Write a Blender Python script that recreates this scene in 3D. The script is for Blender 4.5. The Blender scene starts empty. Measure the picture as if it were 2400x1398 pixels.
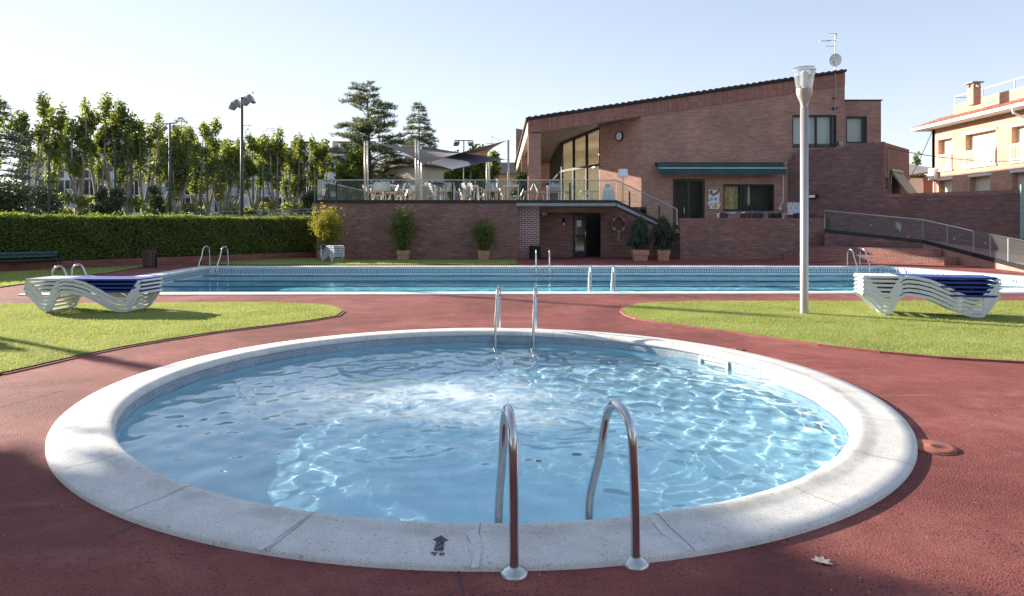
import bpy, bmesh, math, random
import numpy as np
from mathutils import Vector, Matrix
from mathutils.geometry import tessellate_polygon

# ------------------------------------------------------------------ camera, world, sun, exposure
S = bpy.context.scene
COL = S.collection
PI = math.pi
cam_d = bpy.data.cameras.new("camera"); cam_d.lens = 24.0; cam_d.sensor_width = 36.0
cam_d.shift_y = -(699 - 528) / 2400.0
cam_d.clip_start = 0.05; cam_d.clip_end = 4000
cam = bpy.data.objects.new("camera", cam_d); COL.objects.link(cam)
cam.location = (0, 0, 1.5); cam.rotation_euler = (PI / 2, 0, 0)
S.camera = cam
SUN_AZ = math.radians(-58.8); SUN_EL = math.radians(17.8)
world = bpy.data.worlds.new("World"); S.world = world; world.use_nodes = True
wn = world.node_tree
sky = wn.nodes.new('ShaderNodeTexSky'); sky.sky_type = 'NISHITA'; sky.sun_disc = False
sky.sun_elevation = SUN_EL; sky.sun_rotation = SUN_AZ
sky.altitude = 600; sky.air_density = 0.9; sky.dust_density = 0.1; sky.ozone_density = 3.0
grey = wn.nodes.new('ShaderNodeRGBToBW'); wn.links.new(sky.outputs[0], grey.inputs[0])
pale = wn.nodes.new('ShaderNodeMix'); pale.data_type = 'RGBA'; pale.inputs[0].default_value = 0.36
wn.links.new(sky.outputs[0], pale.inputs[6]); wn.links.new(grey.outputs[0], pale.inputs[7])
tint = wn.nodes.new('ShaderNodeMix'); tint.data_type = 'RGBA'; tint.blend_type = 'MULTIPLY'; tint.inputs[0].default_value = 1.0; tint.inputs[7].default_value = (1.03, 0.975, 0.965, 1)
wn.links.new(pale.outputs[2], tint.inputs[6])
# soft shoulder on the sky's own brightness, so the glow near the sun does not swamp the rest: c / (1 + k c)
k_ = wn.nodes.new('ShaderNodeVectorMath'); k_.operation = 'MULTIPLY_ADD'; k_.inputs[1].default_value = (0.32, 0.32, 0.295); k_.inputs[2].default_value = (1, 1, 1)
dv = wn.nodes.new('ShaderNodeVectorMath'); dv.operation = 'DIVIDE'
wn.links.new(tint.outputs[2], k_.inputs[0]); wn.links.new(tint.outputs[2], dv.inputs[0]); wn.links.new(k_.outputs[0], dv.inputs[1])
wn.links.new(dv.outputs[0], wn.nodes['Background'].inputs[0])
wn.nodes['Background'].inputs[1].default_value = 0.15
sun_d = bpy.data.lights.new("sun", 'SUN'); sun_d.energy = 3.25; sun_d.angle = math.radians(0.55)
sun_d.color = (1.0, 0.90, 0.76)
sun_d.cycles.is_caustics_light = True
sun = bpy.data.objects.new("sun", sun_d); COL.objects.link(sun)
SV = Vector((math.sin(SUN_AZ) * math.cos(SUN_EL), math.cos(SUN_AZ) * math.cos(SUN_EL), math.sin(SUN_EL)))
sun.rotation_euler = SV.to_track_quat('Z', 'Y').to_euler()
S.view_settings.view_transform = 'Standard'; S.view_settings.look = 'None'
S.view_settings.exposure = 2.0; S.view_settings.gamma = 1.0
S.cycles.max_bounces = 10; S.cycles.diffuse_bounces = 4; S.cycles.glossy_bounces = 4
S.cycles.transmission_bounces = 8; S.cycles.transparent_max_bounces = 24
S.cycles.sample_clamp_indirect = 6.0; S.cycles.sample_clamp_direct = 12.0
S.cycles.use_denoising = True

# ------------------------------------------------------------------ helpers
FPX = 1600.0; HZ = 528.0
def P(px, py, Y):
    """a point at distance Y seen where the photograph shows pixel (px, py)"""
    return Vector(((px - 1200) / FPX * Y, Y, 1.5 - (py - HZ) / FPX * Y))
def G(px, py, z=0.0):
    Y = (1.5 - z) * FPX / (py - HZ)
    return Vector(((px - 1200) / FPX * Y, Y, z))
def zat(py, Y): return 1.5 - (py - HZ) / FPX * Y
def xat(px, Y): return (px - 1200) / FPX * Y

class MB:
    def __init__(s): s.v = []; s.f = []
    def add(s, vs, fs):
        b = len(s.v); s.v.extend([tuple(v) for v in vs]); s.f.extend([tuple(i + b for i in f) for f in fs]); return s
    def quad(s, a, b, c, d): return s.add([a, b, c, d], [(0, 1, 2, 3)])
    def box(s, x0, y0, z0, x1, y1, z1, bev=0.0):
        if bev > 0: return s.bbox(x0, y0, z0, x1, y1, z1, bev)
        return s.add([(x0, y0, z0), (x1, y0, z0), (x1, y1, z0), (x0, y1, z0), (x0, y0, z1), (x1, y0, z1), (x1, y1, z1), (x0, y1, z1)],
                     [(0, 3, 2, 1), (4, 5, 6, 7), (0, 1, 5, 4), (1, 2, 6, 5), (2, 3, 7, 6), (3, 0, 4, 7)])
    def bbox(s, x0, y0, z0, x1, y1, z1, b):
        bm = bmesh.new(); bmesh.ops.create_cube(bm, size=1)
        for v in bm.verts:
            v.co = Vector(((x0 + x1) / 2 + v.co.x * (x1 - x0), (y0 + y1) / 2 + v.co.y * (y1 - y0), (z0 + z1) / 2 + v.co.z * (z1 - z0)))
        bmesh.ops.bevel(bm, geom=bm.edges[:], offset=b, segments=2, affect='EDGES', profile=0.5)
        bm.verts.ensure_lookup_table(); bm.verts.index_update()
        s.add([v.co for v in bm.verts], [[v.index for v in f.verts] for f in bm.faces]); bm.free(); return s
    def bar(s, a, b, w, h=None, up=(0, 0, 1)):
        """rectangular bar from a to b, w across, h along up"""
        h = w if h is None else h
        a = Vector(a); b = Vector(b); d = (b - a).normalized(); u = Vector(up)
        if abs(d.dot(u)) > 0.99: u = Vector((0, 1, 0))
        sd = d.cross(u).normalized(); uu = sd.cross(d).normalized()
        q = []
        for p in (a, b):
            for i, j in ((-1, -1), (1, -1), (1, 1), (-1, 1)): q.append(p + sd * (i * w / 2) + uu * (j * h / 2))
        return s.add(q, [(0, 1, 2, 3), (7, 6, 5, 4), (0, 4, 5, 1), (1, 5, 6, 2), (2, 6, 7, 3), (3, 7, 4, 0)])
    def tube(s, pts, r, n=8, caps=True):
        pts = [Vector(p) for p in pts]; m = len(pts)
        rs = r if isinstance(r, (list, tuple)) else [r] * m
        t0 = (pts[1] - pts[0]).normalized()
        u = t0.orthogonal().normalized(); vs = []
        for i, p in enumerate(pts):
            t = (pts[min(i + 1, m - 1)] - pts[max(i - 1, 0)]).normalized()
            u = (u - t * u.dot(t)); u = u.normalized() if u.length > 1e-6 else t.orthogonal().normalized()
            w = t.cross(u)
            for k in range(n):
                a = 2 * PI * k / n; vs.append(p + (u * math.cos(a) + w * math.sin(a)) * rs[i])
        fs = [(i * n + k, i * n + (k + 1) % n, (i + 1) * n + (k + 1) % n, (i + 1) * n + k) for i in range(m - 1) for k in range(n)]
        if caps: fs += [tuple(range(n - 1, -1, -1)), tuple(range((m - 1) * n, m * n))]
        return s.add(vs, fs)
    def lathe(s, prof, n=24, c=(0, 0, 0)):
        m = len(prof)
        vs = [(c[0] + r * math.cos(2 * PI * k / n), c[1] + r * math.sin(2 * PI * k / n), c[2] + z) for r, z in prof for k in range(n)]
        fs = [(i * n + k, i * n + (k + 1) % n, (i + 1) * n + (k + 1) % n, (i + 1) * n + k) for i in range(m - 1) for k in range(n)]
        return s.add(vs, fs)
    def prism(s, poly, z0, z1):
        n = len(poly)
        fs = [tuple(range(n - 1, -1, -1)), tuple(range(n, 2 * n))] + [(i, (i + 1) % n, n + (i + 1) % n, n + i) for i in range(n)]
        return s.add([(p[0], p[1], z0) for p in poly] + [(p[0], p[1], z1) for p in poly], fs)
    def slab(s, poly, d):
        """3-D polygon pushed along vector d"""
        n = len(poly); d = Vector(d)
        fs = [tuple(range(n)), tuple(range(2 * n - 1, n - 1, -1))] + [((i + 1) % n, i, n + i, n + (i + 1) % n) for i in range(n)]
        return s.add([Vector(p) for p in poly] + [Vector(p) + d for p in poly], fs)
    def wall(s, outer, holes, org, udir, th, back=True):
        """wall with openings: outer/holes in (u, z); the face lies on org + u*udir, thickness th goes to the left of udir"""
        org = Vector(org); u = Vector(udir).normalized(); nb = Vector((-u.y, u.x, 0))
        loops = [outer] + holes; flat = [p for l in loops for p in l]
        tri = tessellate_polygon([[Vector((p[0], p[1], 0)) for p in l] for l in loops])
        def w3(p, d): return org + u * p[0] + Vector((0, 0, p[1])) + nb * d
        b = len(flat)
        vs = [w3(p, 0) for p in flat] + [w3(p, th) for p in flat]
        fs = []
        for t in tri:
            a, bb, c = [flat[i] for i in t]
            ccw = (bb[0] - a[0]) * (c[1] - a[1]) - (bb[1] - a[1]) * (c[0] - a[0]) > 0
            t = tuple(t) if ccw else tuple(reversed(t))
            fs.append(t); fs.append(tuple(i + b for i in reversed(t)))
        k = 0
        for l in loops:
            m = len(l)
            for i in range(m): fs.append((k + i, k + (i + 1) % m, b + k + (i + 1) % m, b + k + i))
            k += m
        return s.add(vs, fs)
    def build(s, name, m, parent=None, smooth=False, world=False, uv=True, loc=None):
        me = bpy.data.meshes.new(name)
        V = np.array(s.v, dtype=float).reshape(-1, 3)
        if parent is not None and world: V = V - np.array(parent.location)
        me.from_pydata(V.tolist(), [], s.f)
        me.update()
        if smooth: me.polygons.foreach_set('use_smooth', [True] * len(me.polygons))
        if uv: auto_uv(me)
        if m is not None: me.materials.append(m)
        o = bpy.data.objects.new(name, me); COL.objects.link(o)
        if parent is not None: o.parent = parent
        if loc is not None: o.location = loc
        return o

def auto_uv(me):
    nl = len(me.loops)
    if nl == 0: return
    lay = me.uv_layers.new(name="uv")
    vi = np.empty(nl, int); me.loops.foreach_get('vertex_index', vi)
    co = np.empty(len(me.vertices) * 3); me.vertices.foreach_get('co', co); co = co.reshape(-1, 3)
    npol = len(me.polygons)
    nr = np.empty(npol * 3); me.polygons.foreach_get('normal', nr); nr = nr.reshape(-1, 3)
    tot = np.empty(npol, int); me.polygons.foreach_get('loop_total', tot)
    N = np.repeat(nr, tot, axis=0)
    C = co[vi]
    T = np.stack([-N[:, 1], N[:, 0], 0 * N[:, 0]], 1); L = np.linalg.norm(T, axis=1); L[L < 1e-6] = 1; T /= L[:, None]
    flat = np.abs(N[:, 2]) > 0.75
    U = np.where(flat, C[:, 0], (C * T).sum(1)); W = np.where(flat, C[:, 1], C[:, 2])
    lay.data.foreach_set('uv', np.stack([U, W], 1).ravel())

def smooth_by_angle(o, ang=40):
    me = o.data
    me.polygons.foreach_set('use_smooth', [True] * len(me.polygons))
    bm = bmesh.new(); bm.from_mesh(me)
    for e in bm.edges:
        if len(e.link_faces) == 2 and e.calc_face_angle(0) > math.radians(ang): e.smooth = False
    bm.to_mesh(me); bm.free()
    return o

def np_quads(name, V, m, parent=None, k=4, world=False, smooth=False):
    """V: (N*k, 3) points, every k of them one face"""
    V = np.asarray(V, dtype=np.float32)
    if parent is not None and world: V = V - np.array(parent.location, dtype=np.float32)
    n = len(V) // k
    me = bpy.data.meshes.new(name)
    me.vertices.add(len(V)); me.vertices.foreach_set('co', V.ravel())
    me.loops.add(len(V)); me.loops.foreach_set('vertex_index', np.arange(len(V), dtype=np.int32))
    me.polygons.add(n); me.polygons.foreach_set('loop_start', np.arange(0, len(V), k, dtype=np.int32))
    me.polygons.foreach_set('loop_total', np.full(n, k, dtype=np.int32))
    me.update(calc_edges=True); me.validate()
    if m is not None: me.materials.append(m)
    o = bpy.data.objects.new(name, me); COL.objects.link(o)
    if parent is not None: o.parent = parent
    return o

def tag(o, label=None, cat=None, group=None, kind=None):
    if label: o['label'] = label
    if cat: o['category'] = cat
    if group: o['group'] = group
    if kind: o['kind'] = kind
    return o
def thing(name, label, cat, loc=(0, 0, 0), rotz=0.0, group=None, kind=None):
    o = bpy.data.objects.new(name, None); COL.objects.link(o)
    o.location = loc; o.rotation_euler = (0, 0, rotz); o.empty_display_size = 0.2
    return tag(o, label, cat, group, kind)
def dup(root, loc, rotz=0.0, label=None, group=None, scale=None):
    def cp(o, par):
        c = o.copy(); COL.objects.link(c); c.parent = par
        for ch in [x for x in o.children]: cp(ch, c)
        return c
    r = cp(root, None); r.location = loc; r.rotation_euler = (0, 0, rotz)
    if label: r['label'] = label
    if group: r['group'] = group
    if scale: r.scale = scale
    return r

# ------------------------------------------------------------------ materials
def newmat(name):
    m = bpy.data.materials.new(name); m.use_nodes = True
    nt = m.node_tree; b = nt.nodes['Principled BSDF']
    return m, nt, b
def node(nt, t, **kw):
    n = nt.nodes.new(t)
    for k, v in kw.items():
        if k in ('inp',):
            for kk, vv in v.items(): n.inputs[kk].default_value = vv
        else: setattr(n, k, v)
    return n
def ramp(nt, fac, stops):
    r = nt.nodes.new('ShaderNodeValToRGB'); e = r.color_ramp.elements
    while len(e) > 1: e.remove(e[-1])
    e[0].position = stops[0][0]; c = stops[0][1]; e[0].color = (*c, 1) if len(c) == 3 else c
    for p, c in stops[1:]:
        x = e.new(p); x.color = (*c, 1) if len(c) == 3 else c
    nt.links.new(fac, r.inputs[0]); return r
def coords(nt, which='Object', scale=None, rot=None):
    t = nt.nodes.new('ShaderNodeTexCoord'); o = t.outputs[which]
    if scale is not None or rot is not None:
        mp = nt.nodes.new('ShaderNodeMapping')
        if scale is not None: mp.inputs['Scale'].default_value = scale if hasattr(scale, '__len__') else (scale,) * 3
        if rot is not None: mp.inputs['Rotation'].default_value = rot
        nt.links.new(o, mp.inputs[0]); o = mp.outputs[0]
    return o
def noise(nt, vec, scale, detail=4, rough=0.55, dist=0.0):
    n = nt.nodes.new('ShaderNodeTexNoise'); n.inputs['Scale'].default_value = scale
    n.inputs['Detail'].default_value = detail; n.inputs['Roughness'].default_value = rough; n.inputs['Distortion'].default_value = dist
    nt.links.new(vec, n.inputs['Vector']); return n.outputs['Fac']
def mixc(nt, fac, a, b, mode='MIX'):
    m = nt.nodes.new('ShaderNodeMix'); m.data_type = 'RGBA'; m.blend_type = mode
    if isinstance(fac, (int, float)): m.inputs[0].default_value = fac
    else: nt.links.new(fac, m.inputs[0])
    for i, x in ((6, a), (7, b)):
        if isinstance(x, tuple): m.inputs[i].default_value = (*x, 1) if len(x) == 3 else x
        else: nt.links.new(x, m.inputs[i])
    return m.outputs[2]
def bump(nt, b, h, strength=0.3, dist=0.02, prev=None):
    n = nt.nodes.new('ShaderNodeBump'); n.inputs['Strength'].default_value = strength; n.inputs['Distance'].default_value = dist
    nt.links.new(h, n.inputs['Height'])
    if prev is not None: nt.links.new(prev, n.inputs['Normal'])
    nt.links.new(n.outputs[0], b.inputs['Normal']); return n.outputs[0]

def plain(name, c, rough=0.6, metal=0.0, var=0.12, vs=6.0, bs=0.0, bscale=60, spec=0.5):
    """one base colour with a soft irregular variation"""
    m, nt, b = newmat(name)
    co = coords(nt, 'Object')
    n = noise(nt, co, vs, 5)
    lo = tuple(max(0, x * (1 - var)) for x in c); hi = tuple(min(1, x * (1 + var)) for x in c)
    r = ramp(nt, n, [(0.3, lo), (0.7, hi)])
    nt.links.new(r.outputs[0], b.inputs['Base Color'])
    b.inputs['Roughness'].default_value = rough; b.inputs['Metallic'].default_value = metal
    b.inputs['Specular IOR Level'].default_value = spec
    if bs > 0: bump(nt, b, noise(nt, co, bscale, 3), bs, 0.01)
    return m

def brick_mat(name, c1, c2, mortar, stain=(0.42, 0.33, 0.32), stain_amt=0.5, bw=0.26, rh=0.068, ms=0.009, soldier=False, course=None):
    m, nt, b = newmat(name)
    uv = coords(nt, 'UV')
    br = nt.nodes.new('ShaderNodeTexBrick')
    nt.links.new(uv, br.inputs['Vector'])
    br.inputs['Scale'].default_value = 1.0
    br.inputs['Brick Width'].default_value = bw if not soldier else 0.085
    br.inputs['Row Height'].default_value = rh if not soldier else (course or 0.24)
    if soldier: br.offset = 0.0
    br.inputs['Mortar Size'].default_value = ms; br.inputs['Mortar Smooth'].default_value = 0.3; br.inputs['Bias'].default_value = 0.0
    br.inputs['Color1'].default_value = (*c1, 1); br.inputs['Color2'].default_value = (*c2, 1); br.inputs['Mortar'].default_value = (*mortar, 1)
    # streaky variation along the courses, then larger weathering
    mp = nt.nodes.new('ShaderNodeMapping'); mp.inputs['Scale'].default_value = (1.6, 9.0, 1.0); nt.links.new(uv, mp.inputs[0])
    n1 = noise(nt, mp.outputs[0], 1.0, 6, 0.7)
    r1 = ramp(nt, n1, [(0.30, (0.78, 0.78, 0.78)), (0.70, (1.17, 1.16, 1.14))])
    c = mixc(nt, 1.0, br.outputs['Color'], r1.outputs[0], 'MULTIPLY')
    n2 = noise(nt, uv, 0.55, 6, 0.65, 0.6)
    r2 = ramp(nt, n2, [(0.3, (0.80, 0.80, 0.82)), (0.7, (1.15, 1.12, 1.10))])
    c = mixc(nt, 1.0, c, r2.outputs[0], 'MULTIPLY')
    mp3 = nt.nodes.new('ShaderNodeMapping'); mp3.inputs['Scale'].default_value = (0.8, 3.2, 1.0); mp3.inputs['Location'].default_value = (7.3, 2.1, 0); nt.links.new(uv, mp3.inputs[0])
    n3 = noise(nt, mp3.outputs[0], 1.3, 9, 0.78)
    r3 = ramp(nt, n3, [(0.55, (0, 0, 0)), (0.72, (stain_amt,) * 3)])
    c = mixc(nt, r3.outputs[0], c, stain)
    nt.links.new(c, b.inputs['Base Color'])
    b.inputs['Roughness'].default_value = 0.9; b.inputs['Specular IOR Level'].default_value = 0.25
    inv = nt.nodes.new('ShaderNodeMath'); inv.operation = 'SUBTRACT'; inv.inputs[0].default_value = 1.0; nt.links.new(br.outputs['Fac'], inv.inputs[1])
    bump(nt, b, inv.outputs[0], 0.5, 0.01)
    return m

def foliage_mat(name, cols, trans=0.35, rough=0.55):
    m, nt, b = newmat(name)
    g = nt.nodes.new('ShaderNodeNewGeometry')
    n = len(cols)
    r = ramp(nt, g.outputs['Random Per Island'], [(i / max(1, n - 1), c) for i, c in enumerate(cols)])
    nt.links.new(r.outputs[0], b.inputs['Base Color']); b.inputs['Roughness'].default_value = rough; b.inputs['Specular IOR Level'].default_value = 0.3
    tr = nt.nodes.new('ShaderNodeBsdfTranslucent')
    hc = mixc(nt, 1.0, r.outputs[0], (1.5, 1.45, 0.6), 'MULTIPLY')
    nt.links.new(hc, tr.inputs[0])
    mx = nt.nodes.new('ShaderNodeMixShader'); mx.inputs[0].default_value = trans
    nt.links.new(b.outputs[0], mx.inputs[1]); nt.links.new(tr.outputs[0], mx.inputs[2])
    nt.links.new(mx.outputs[0], nt.nodes['Material Output'].inputs['Surface'])
    return m

def glass_mat(name, tint=(0.9, 0.95, 0.95), ior=1.45, refl=1.0, rough=0.0, dirt=0.0):
    """thin pane: light passes straight through, the surface mirrors by its Fresnel"""
    m, nt, b = newmat(name); nt.nodes.remove(b)
    t = nt.nodes.new('ShaderNodeBsdfTransparent'); t.inputs[0].default_value = (*tint, 1)
    g = nt.nodes.new('ShaderNodeBsdfGlossy'); g.inputs['Roughness'].default_value = rough
    f = nt.nodes.new('ShaderNodeFresnel'); f.inputs['IOR'].default_value = ior
    mul = nt.nodes.new('ShaderNodeMath'); mul.operation = 'MULTIPLY_ADD'; mul.inputs[1].default_value = refl; mul.inputs[2].default_value = 0.0; mul.use_clamp = True
    nt.links.new(f.outputs[0], mul.inputs[0])
    gm = nt.nodes.new('ShaderNodeNewGeometry'); fr_ = nt.nodes.new('ShaderNodeMath'); fr_.operation = 'SUBTRACT'; fr_.inputs[0].default_value = 1.0; nt.links.new(gm.outputs['Backfacing'], fr_.inputs[1])
    m3 = nt.nodes.new('ShaderNodeMath'); m3.operation = 'MULTIPLY'; nt.links.new(mul.outputs[0], m3.inputs[0]); nt.links.new(fr_.outputs[0], m3.inputs[1])
    mx = nt.nodes.new('ShaderNodeMixShader'); nt.links.new(m3.outputs[0], mx.inputs[0])
    nt.links.new(t.outputs[0], mx.inputs[1]); nt.links.new(g.outputs[0], mx.inputs[2])
    out = mx.outputs[0]
    if dirt > 0:
        d = nt.nodes.new('ShaderNodeBsdfDiffuse'); d.inputs[0].default_value = (0.7, 0.72, 0.72, 1)
        m2 = nt.nodes.new('ShaderNodeMixShader'); m2.inputs[0].default_value = dirt
        nt.links.new(out, m2.inputs[1]); nt.links.new(d.outputs[0], m2.inputs[2]); out = m2.outputs[0]
    nt.links.new(out, nt.nodes['Material Output'].inputs['Surface'])
    return m

M = {}
M['brick'] = brick_mat('dark_red_brick', (0.36, 0.195, 0.165), (0.245, 0.135, 0.115), (0.20, 0.135, 0.12), stain_amt=0.8, stain=(0.46, 0.38, 0.39))
M['brick_light'] = brick_mat('red_brick', (0.50, 0.29, 0.23), (0.38, 0.22, 0.175), (0.30, 0.20, 0.165), stain_amt=0.25)
M['brick_dark'] = brick_mat('dark_purple_brick', (0.29, 0.155, 0.14), (0.19, 0.105, 0.095), (0.16, 0.11, 0.105), stain_amt=0.6, stain=(0.42, 0.35, 0.36))
M['brick_pale_joint'] = brick_mat('brick_with_pale_joints', (0.24, 0.12, 0.11), (0.16, 0.085, 0.08), (0.58, 0.45, 0.45), stain_amt=0.3, ms=0.018, rh=.085)
M['soldier'] = brick_mat('soldier_course', (0.33, 0.15, 0.125), (0.23, 0.11, 0.095), (0.40, 0.28, 0.26), stain_amt=0.1, soldier=True, ms=0.010)
M['brick_orange'] = brick_mat('orange_brick', (0.62, 0.36, 0.26), (0.54, 0.30, 0.21), (0.60, 0.44, 0.35), stain_amt=0.12, stain=(0.7, 0.55, 0.45))
M['brick_brown'] = brick_mat('brown_brick', (0.36, 0.22, 0.17), (0.28, 0.16, 0.12), (0.22, 0.15, 0.12), stain_amt=0.2)
M['step_brick'] = brick_mat('step_brick', (0.40, 0.15, 0.10), (0.28, 0.10, 0.075), (0.42, 0.30, 0.26), stain_amt=0.15, ms=0.010)
M['pink_wall'] = plain('pink_render', (0.46, 0.22, 0.18), 0.85, var=0.15, vs=2.0, bs=0.2)
M['black'] = plain('black_metal', (0.012, 0.013, 0.016), 0.45)
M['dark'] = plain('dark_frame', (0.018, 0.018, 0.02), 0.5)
M['concrete'] = plain('grey_concrete', (0.34, 0.35, 0.37), 0.85, var=0.2, vs=3)
M['terrace_floor'] = plain('terrace_floor', (0.35, 0.25, 0.2), 0.8)
M['soffit'] = plain('brown_soffit', (0.12, 0.09, 0.075), 0.8)
M['cream'] = plain('cream_plaster', (0.75, 0.68, 0.55), 0.8)
M['white_paint'] = plain('white_paint', (0.80, 0.80, 0.79), 0.5, var=0.04)
M['white_plastic'] = plain('white_plastic', (0.78, 0.80, 0.83), 0.38, var=0.05, vs=3)
M['shell'] = plain('white_shell', (0.74, 0.76, 0.76), 0.4, var=0.04)
M['wood'] = plain('beech_wood', (0.52, 0.32, 0.18), 0.55, var=0.2)
M['steel'] = plain('brushed_steel', (0.62, 0.62, 0.62), 0.16, 1.0, var=0.1, vs=30)
M['steel_flange'] = plain('steel_flange', (0.60, 0.62, 0.58), 0.32, 1.0, var=0.15, vs=40)
M['alu'] = plain('satin_aluminium', (0.50, 0.48, 0.455), 0.40, 0.55, var=0.05)
M['green_metal'] = plain('green_painted_metal', (0.035, 0.065, 0.06), 0.5)
M['grey_metal'] = plain('grey_metal', (0.30, 0.31, 0.33), 0.5, 0.3)
M['teal'] = plain('teal_awning_fabric', (0.030, 0.080, 0.085), 0.85, var=0.2, vs=1.5)
M['teal_trim'] = plain('pale_awning_bar', (0.45, 0.55, 0.60), 0.5)
M['terracotta'] = plain('terracotta', (0.46, 0.25, 0.16), 0.85, var=0.2, vs=8, bs=0.2)
M['roof_dark'] = plain('dark_roof_tile', (0.045, 0.040, 0.042), 0.85, var=0.3)
M['roof_red'] = plain('red_roof_tile', (0.40, 0.15, 0.09), 0.8, var=0.3, vs=4)
M['roof_grey'] = plain('grey_roof_tile', (0.24, 0.22, 0.21), 0.85, var=0.25, vs=3)
M['white_wall'] = plain('white_render_wall', (0.70, 0.72, 0.74), 0.85, var=0.08, vs=0.4)
M['beige_wall'] = plain('beige_render_wall', (0.66, 0.58, 0.45), 0.85, var=0.08, vs=0.6)
M['shutter'] = plain('pale_shutter', (0.78, 0.78, 0.60), 0.7, var=0.04)
M['blue_shutter'] = plain('grey_blue_shutter', (0.42, 0.48, 0.56), 0.7, var=0.08)
M['dark_glass'] = plain('dark_window_glass', (0.02, 0.025, 0.03), 0.06, var=0.3, vs=0.5, spec=0.8)
M['glass'] = glass_mat('clear_pane', (0.90, 0.94, 0.93), refl=1.0, dirt=0.035)
M['window_glass'] = glass_mat('window_pane', (0.90, 0.92, 0.88), refl=1.3)
M['blind'] = plain('white_blind', (0.62, 0.68, 0.74), 0.8, var=0.03)
M['fabric_blue'] = plain('royal_blue_textile', (0.022, 0.055, 0.30), 0.6, var=0.15, vs=20, spec=0.4)
M['sail_tan'] = plain('tan_shade_cloth', (0.25, 0.20, 0.165), 0.9, var=0.1, vs=1)
M['sail_blue'] = plain('slate_blue_shade_cloth', (0.14, 0.175, 0.25), 0.9, var=0.08, vs=1)
M['bark'] = plain('pale_bark', (0.31, 0.285, 0.23), 0.9, var=0.35, vs=3.0, bs=0.3, bscale=10)
M['bark_dark'] = plain('brown_bark', (0.10, 0.075, 0.055), 0.9, var=0.3, vs=3)
M['lid'] = plain('orange_lid', (0.32, 0.105, 0.07), 0.75, var=0.15, vs=12)
M['paper'] = plain('white_paper', (0.75, 0.75, 0.75), 0.8)
M['sign_green'] = plain('exit_green', (0.05, 0.35, 0.16), 0.6)
M['rope'] = plain('white_rope', (0.6, 0.6, 0.58), 0.8)
M['lifebuoy_red'] = plain('faded_orange_ring', (0.28, 0.10, 0.08), 0.6)
M['bin_wood'] = plain('brown_slats', (0.13, 0.075, 0.06), 0.7, var=0.25)
M['bench_green'] = plain('green_bench_paint', (0.02, 0.075, 0.065), 0.5)
M['solar'] = plain('solar_panel', (0.02, 0.03, 0.06), 0.15)
M['lamp_shade'] = plain('white_lampshade', (0.78, 0.78, 0.78), 0.8)
M['black_rubber'] = plain('black_resin', (0.022, 0.018, 0.018), 0.5)
M['iron'] = plain('dark_paint_mark', (0.035, 0.04, 0.05), 0.8, var=0.4, vs=60)
nt = M['iron'].node_tree; nt.links.new(mixc(nt, ramp(nt, noise(nt, coords(nt, 'Object'), 95, 4, 0.7), [(0.52, (0, 0, 0)), (0.66, (0.9,) * 3)]).outputs[0], (0.04, 0.045, 0.06), (0.5, 0.5, 0.5)), nt.nodes['Principled BSDF'].inputs['Base Color'])
M['leaf_plane'] = foliage_mat('plane_leaf', [(0.08, 0.115, 0.04), (0.19, 0.235, 0.08), (0.30, 0.34, 0.13), (0.14, 0.18, 0.055)], 0.58)
M['leaf_plane2'] = foliage_mat('plane_leaf_dark', [(0.07, 0.10, 0.035), (0.15, 0.19, 0.065), (0.24, 0.28, 0.10)], 0.52)
M['leaf_bright'] = foliage_mat('bright_leaf', [(0.06, 0.10, 0.02), (0.14, 0.19, 0.035), (0.19, 0.23, 0.05)], 0.45)
M['leaf_dark'] = foliage_mat('dark_leaf', [(0.03, 0.05, 0.024), (0.06, 0.09, 0.04), (0.09, 0.125, 0.055)], 0.3)
M['cedar'] = foliage_mat('cedar_needles', [(0.06, 0.085, 0.065), (0.11, 0.14, 0.105), (0.17, 0.20, 0.14)], 0.35)
M['spruce'] = foliage_mat('spruce_needles', [(0.05, 0.07, 0.075), (0.09, 0.12, 0.125), (0.13, 0.16, 0.16)], 0.2)
M['hedge'] = foliage_mat('hedge_leaf', [(0.075, 0.12, 0.03), (0.17, 0.225, 0.06), (0.28, 0.33, 0.095)], 0.45)
M['bamboo'] = foliage_mat('bamboo_leaf', [(0.07, 0.10, 0.03), (0.15, 0.19, 0.05), (0.23, 0.25, 0.08)], 0.4)
M['bamboo_gold'] = foliage_mat('golden_bamboo_leaf', [(0.16, 0.17, 0.03), (0.28, 0.27, 0.05), (0.40, 0.36, 0.08)], 0.45)
M['potbush'] = foliage_mat('shrub_leaf', [(0.045, 0.07, 0.05), (0.085, 0.12, 0.085), (0.13, 0.17, 0.12)], 0.3)
M['grass_blade'] = foliage_mat('grass_blades', [(0.19, 0.24, 0.075), (0.35, 0.395, 0.13), (0.50, 0.51, 0.21), (0.27, 0.31, 0.09)], 0.4)

# deck: red aggregate resin with smoother worn patches
m, nt, b = newmat('red_resin_deck')
co = coords(nt, 'Object')
n1 = noise(nt, co, 0.9, 7, 0.65, 0.8); n2 = noise(nt, co, 90, 4, 0.75); n3 = noise(nt, co, 5.5, 5, 0.6)
r1 = ramp(nt, n1, [(0.32, (0.225, 0.064, 0.056)), (0.52, (0.285, 0.084, 0.072)), (0.72, (0.37, 0.138, 0.115))])
r2 = ramp(nt, n2, [(0.35, (0.55, 0.52, 0.5)), (0.6, (1.2, 1.2, 1.2))])
c = mixc(nt, 0.75, r1.outputs[0], r2.outputs[0], 'MULTIPLY')
r3 = ramp(nt, n3, [(0.3, (0.8, 0.8, 0.8)), (0.7, (1.15, 1.15, 1.15))])
c = mixc(nt, 0.8, c, r3.outputs[0], 'MULTIPLY')
pv = nt.nodes.new('ShaderNodeTexVoronoi'); pv.inputs['Scale'].default_value = 1.0; pv.inputs['Randomness'].default_value = 1.0
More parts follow.
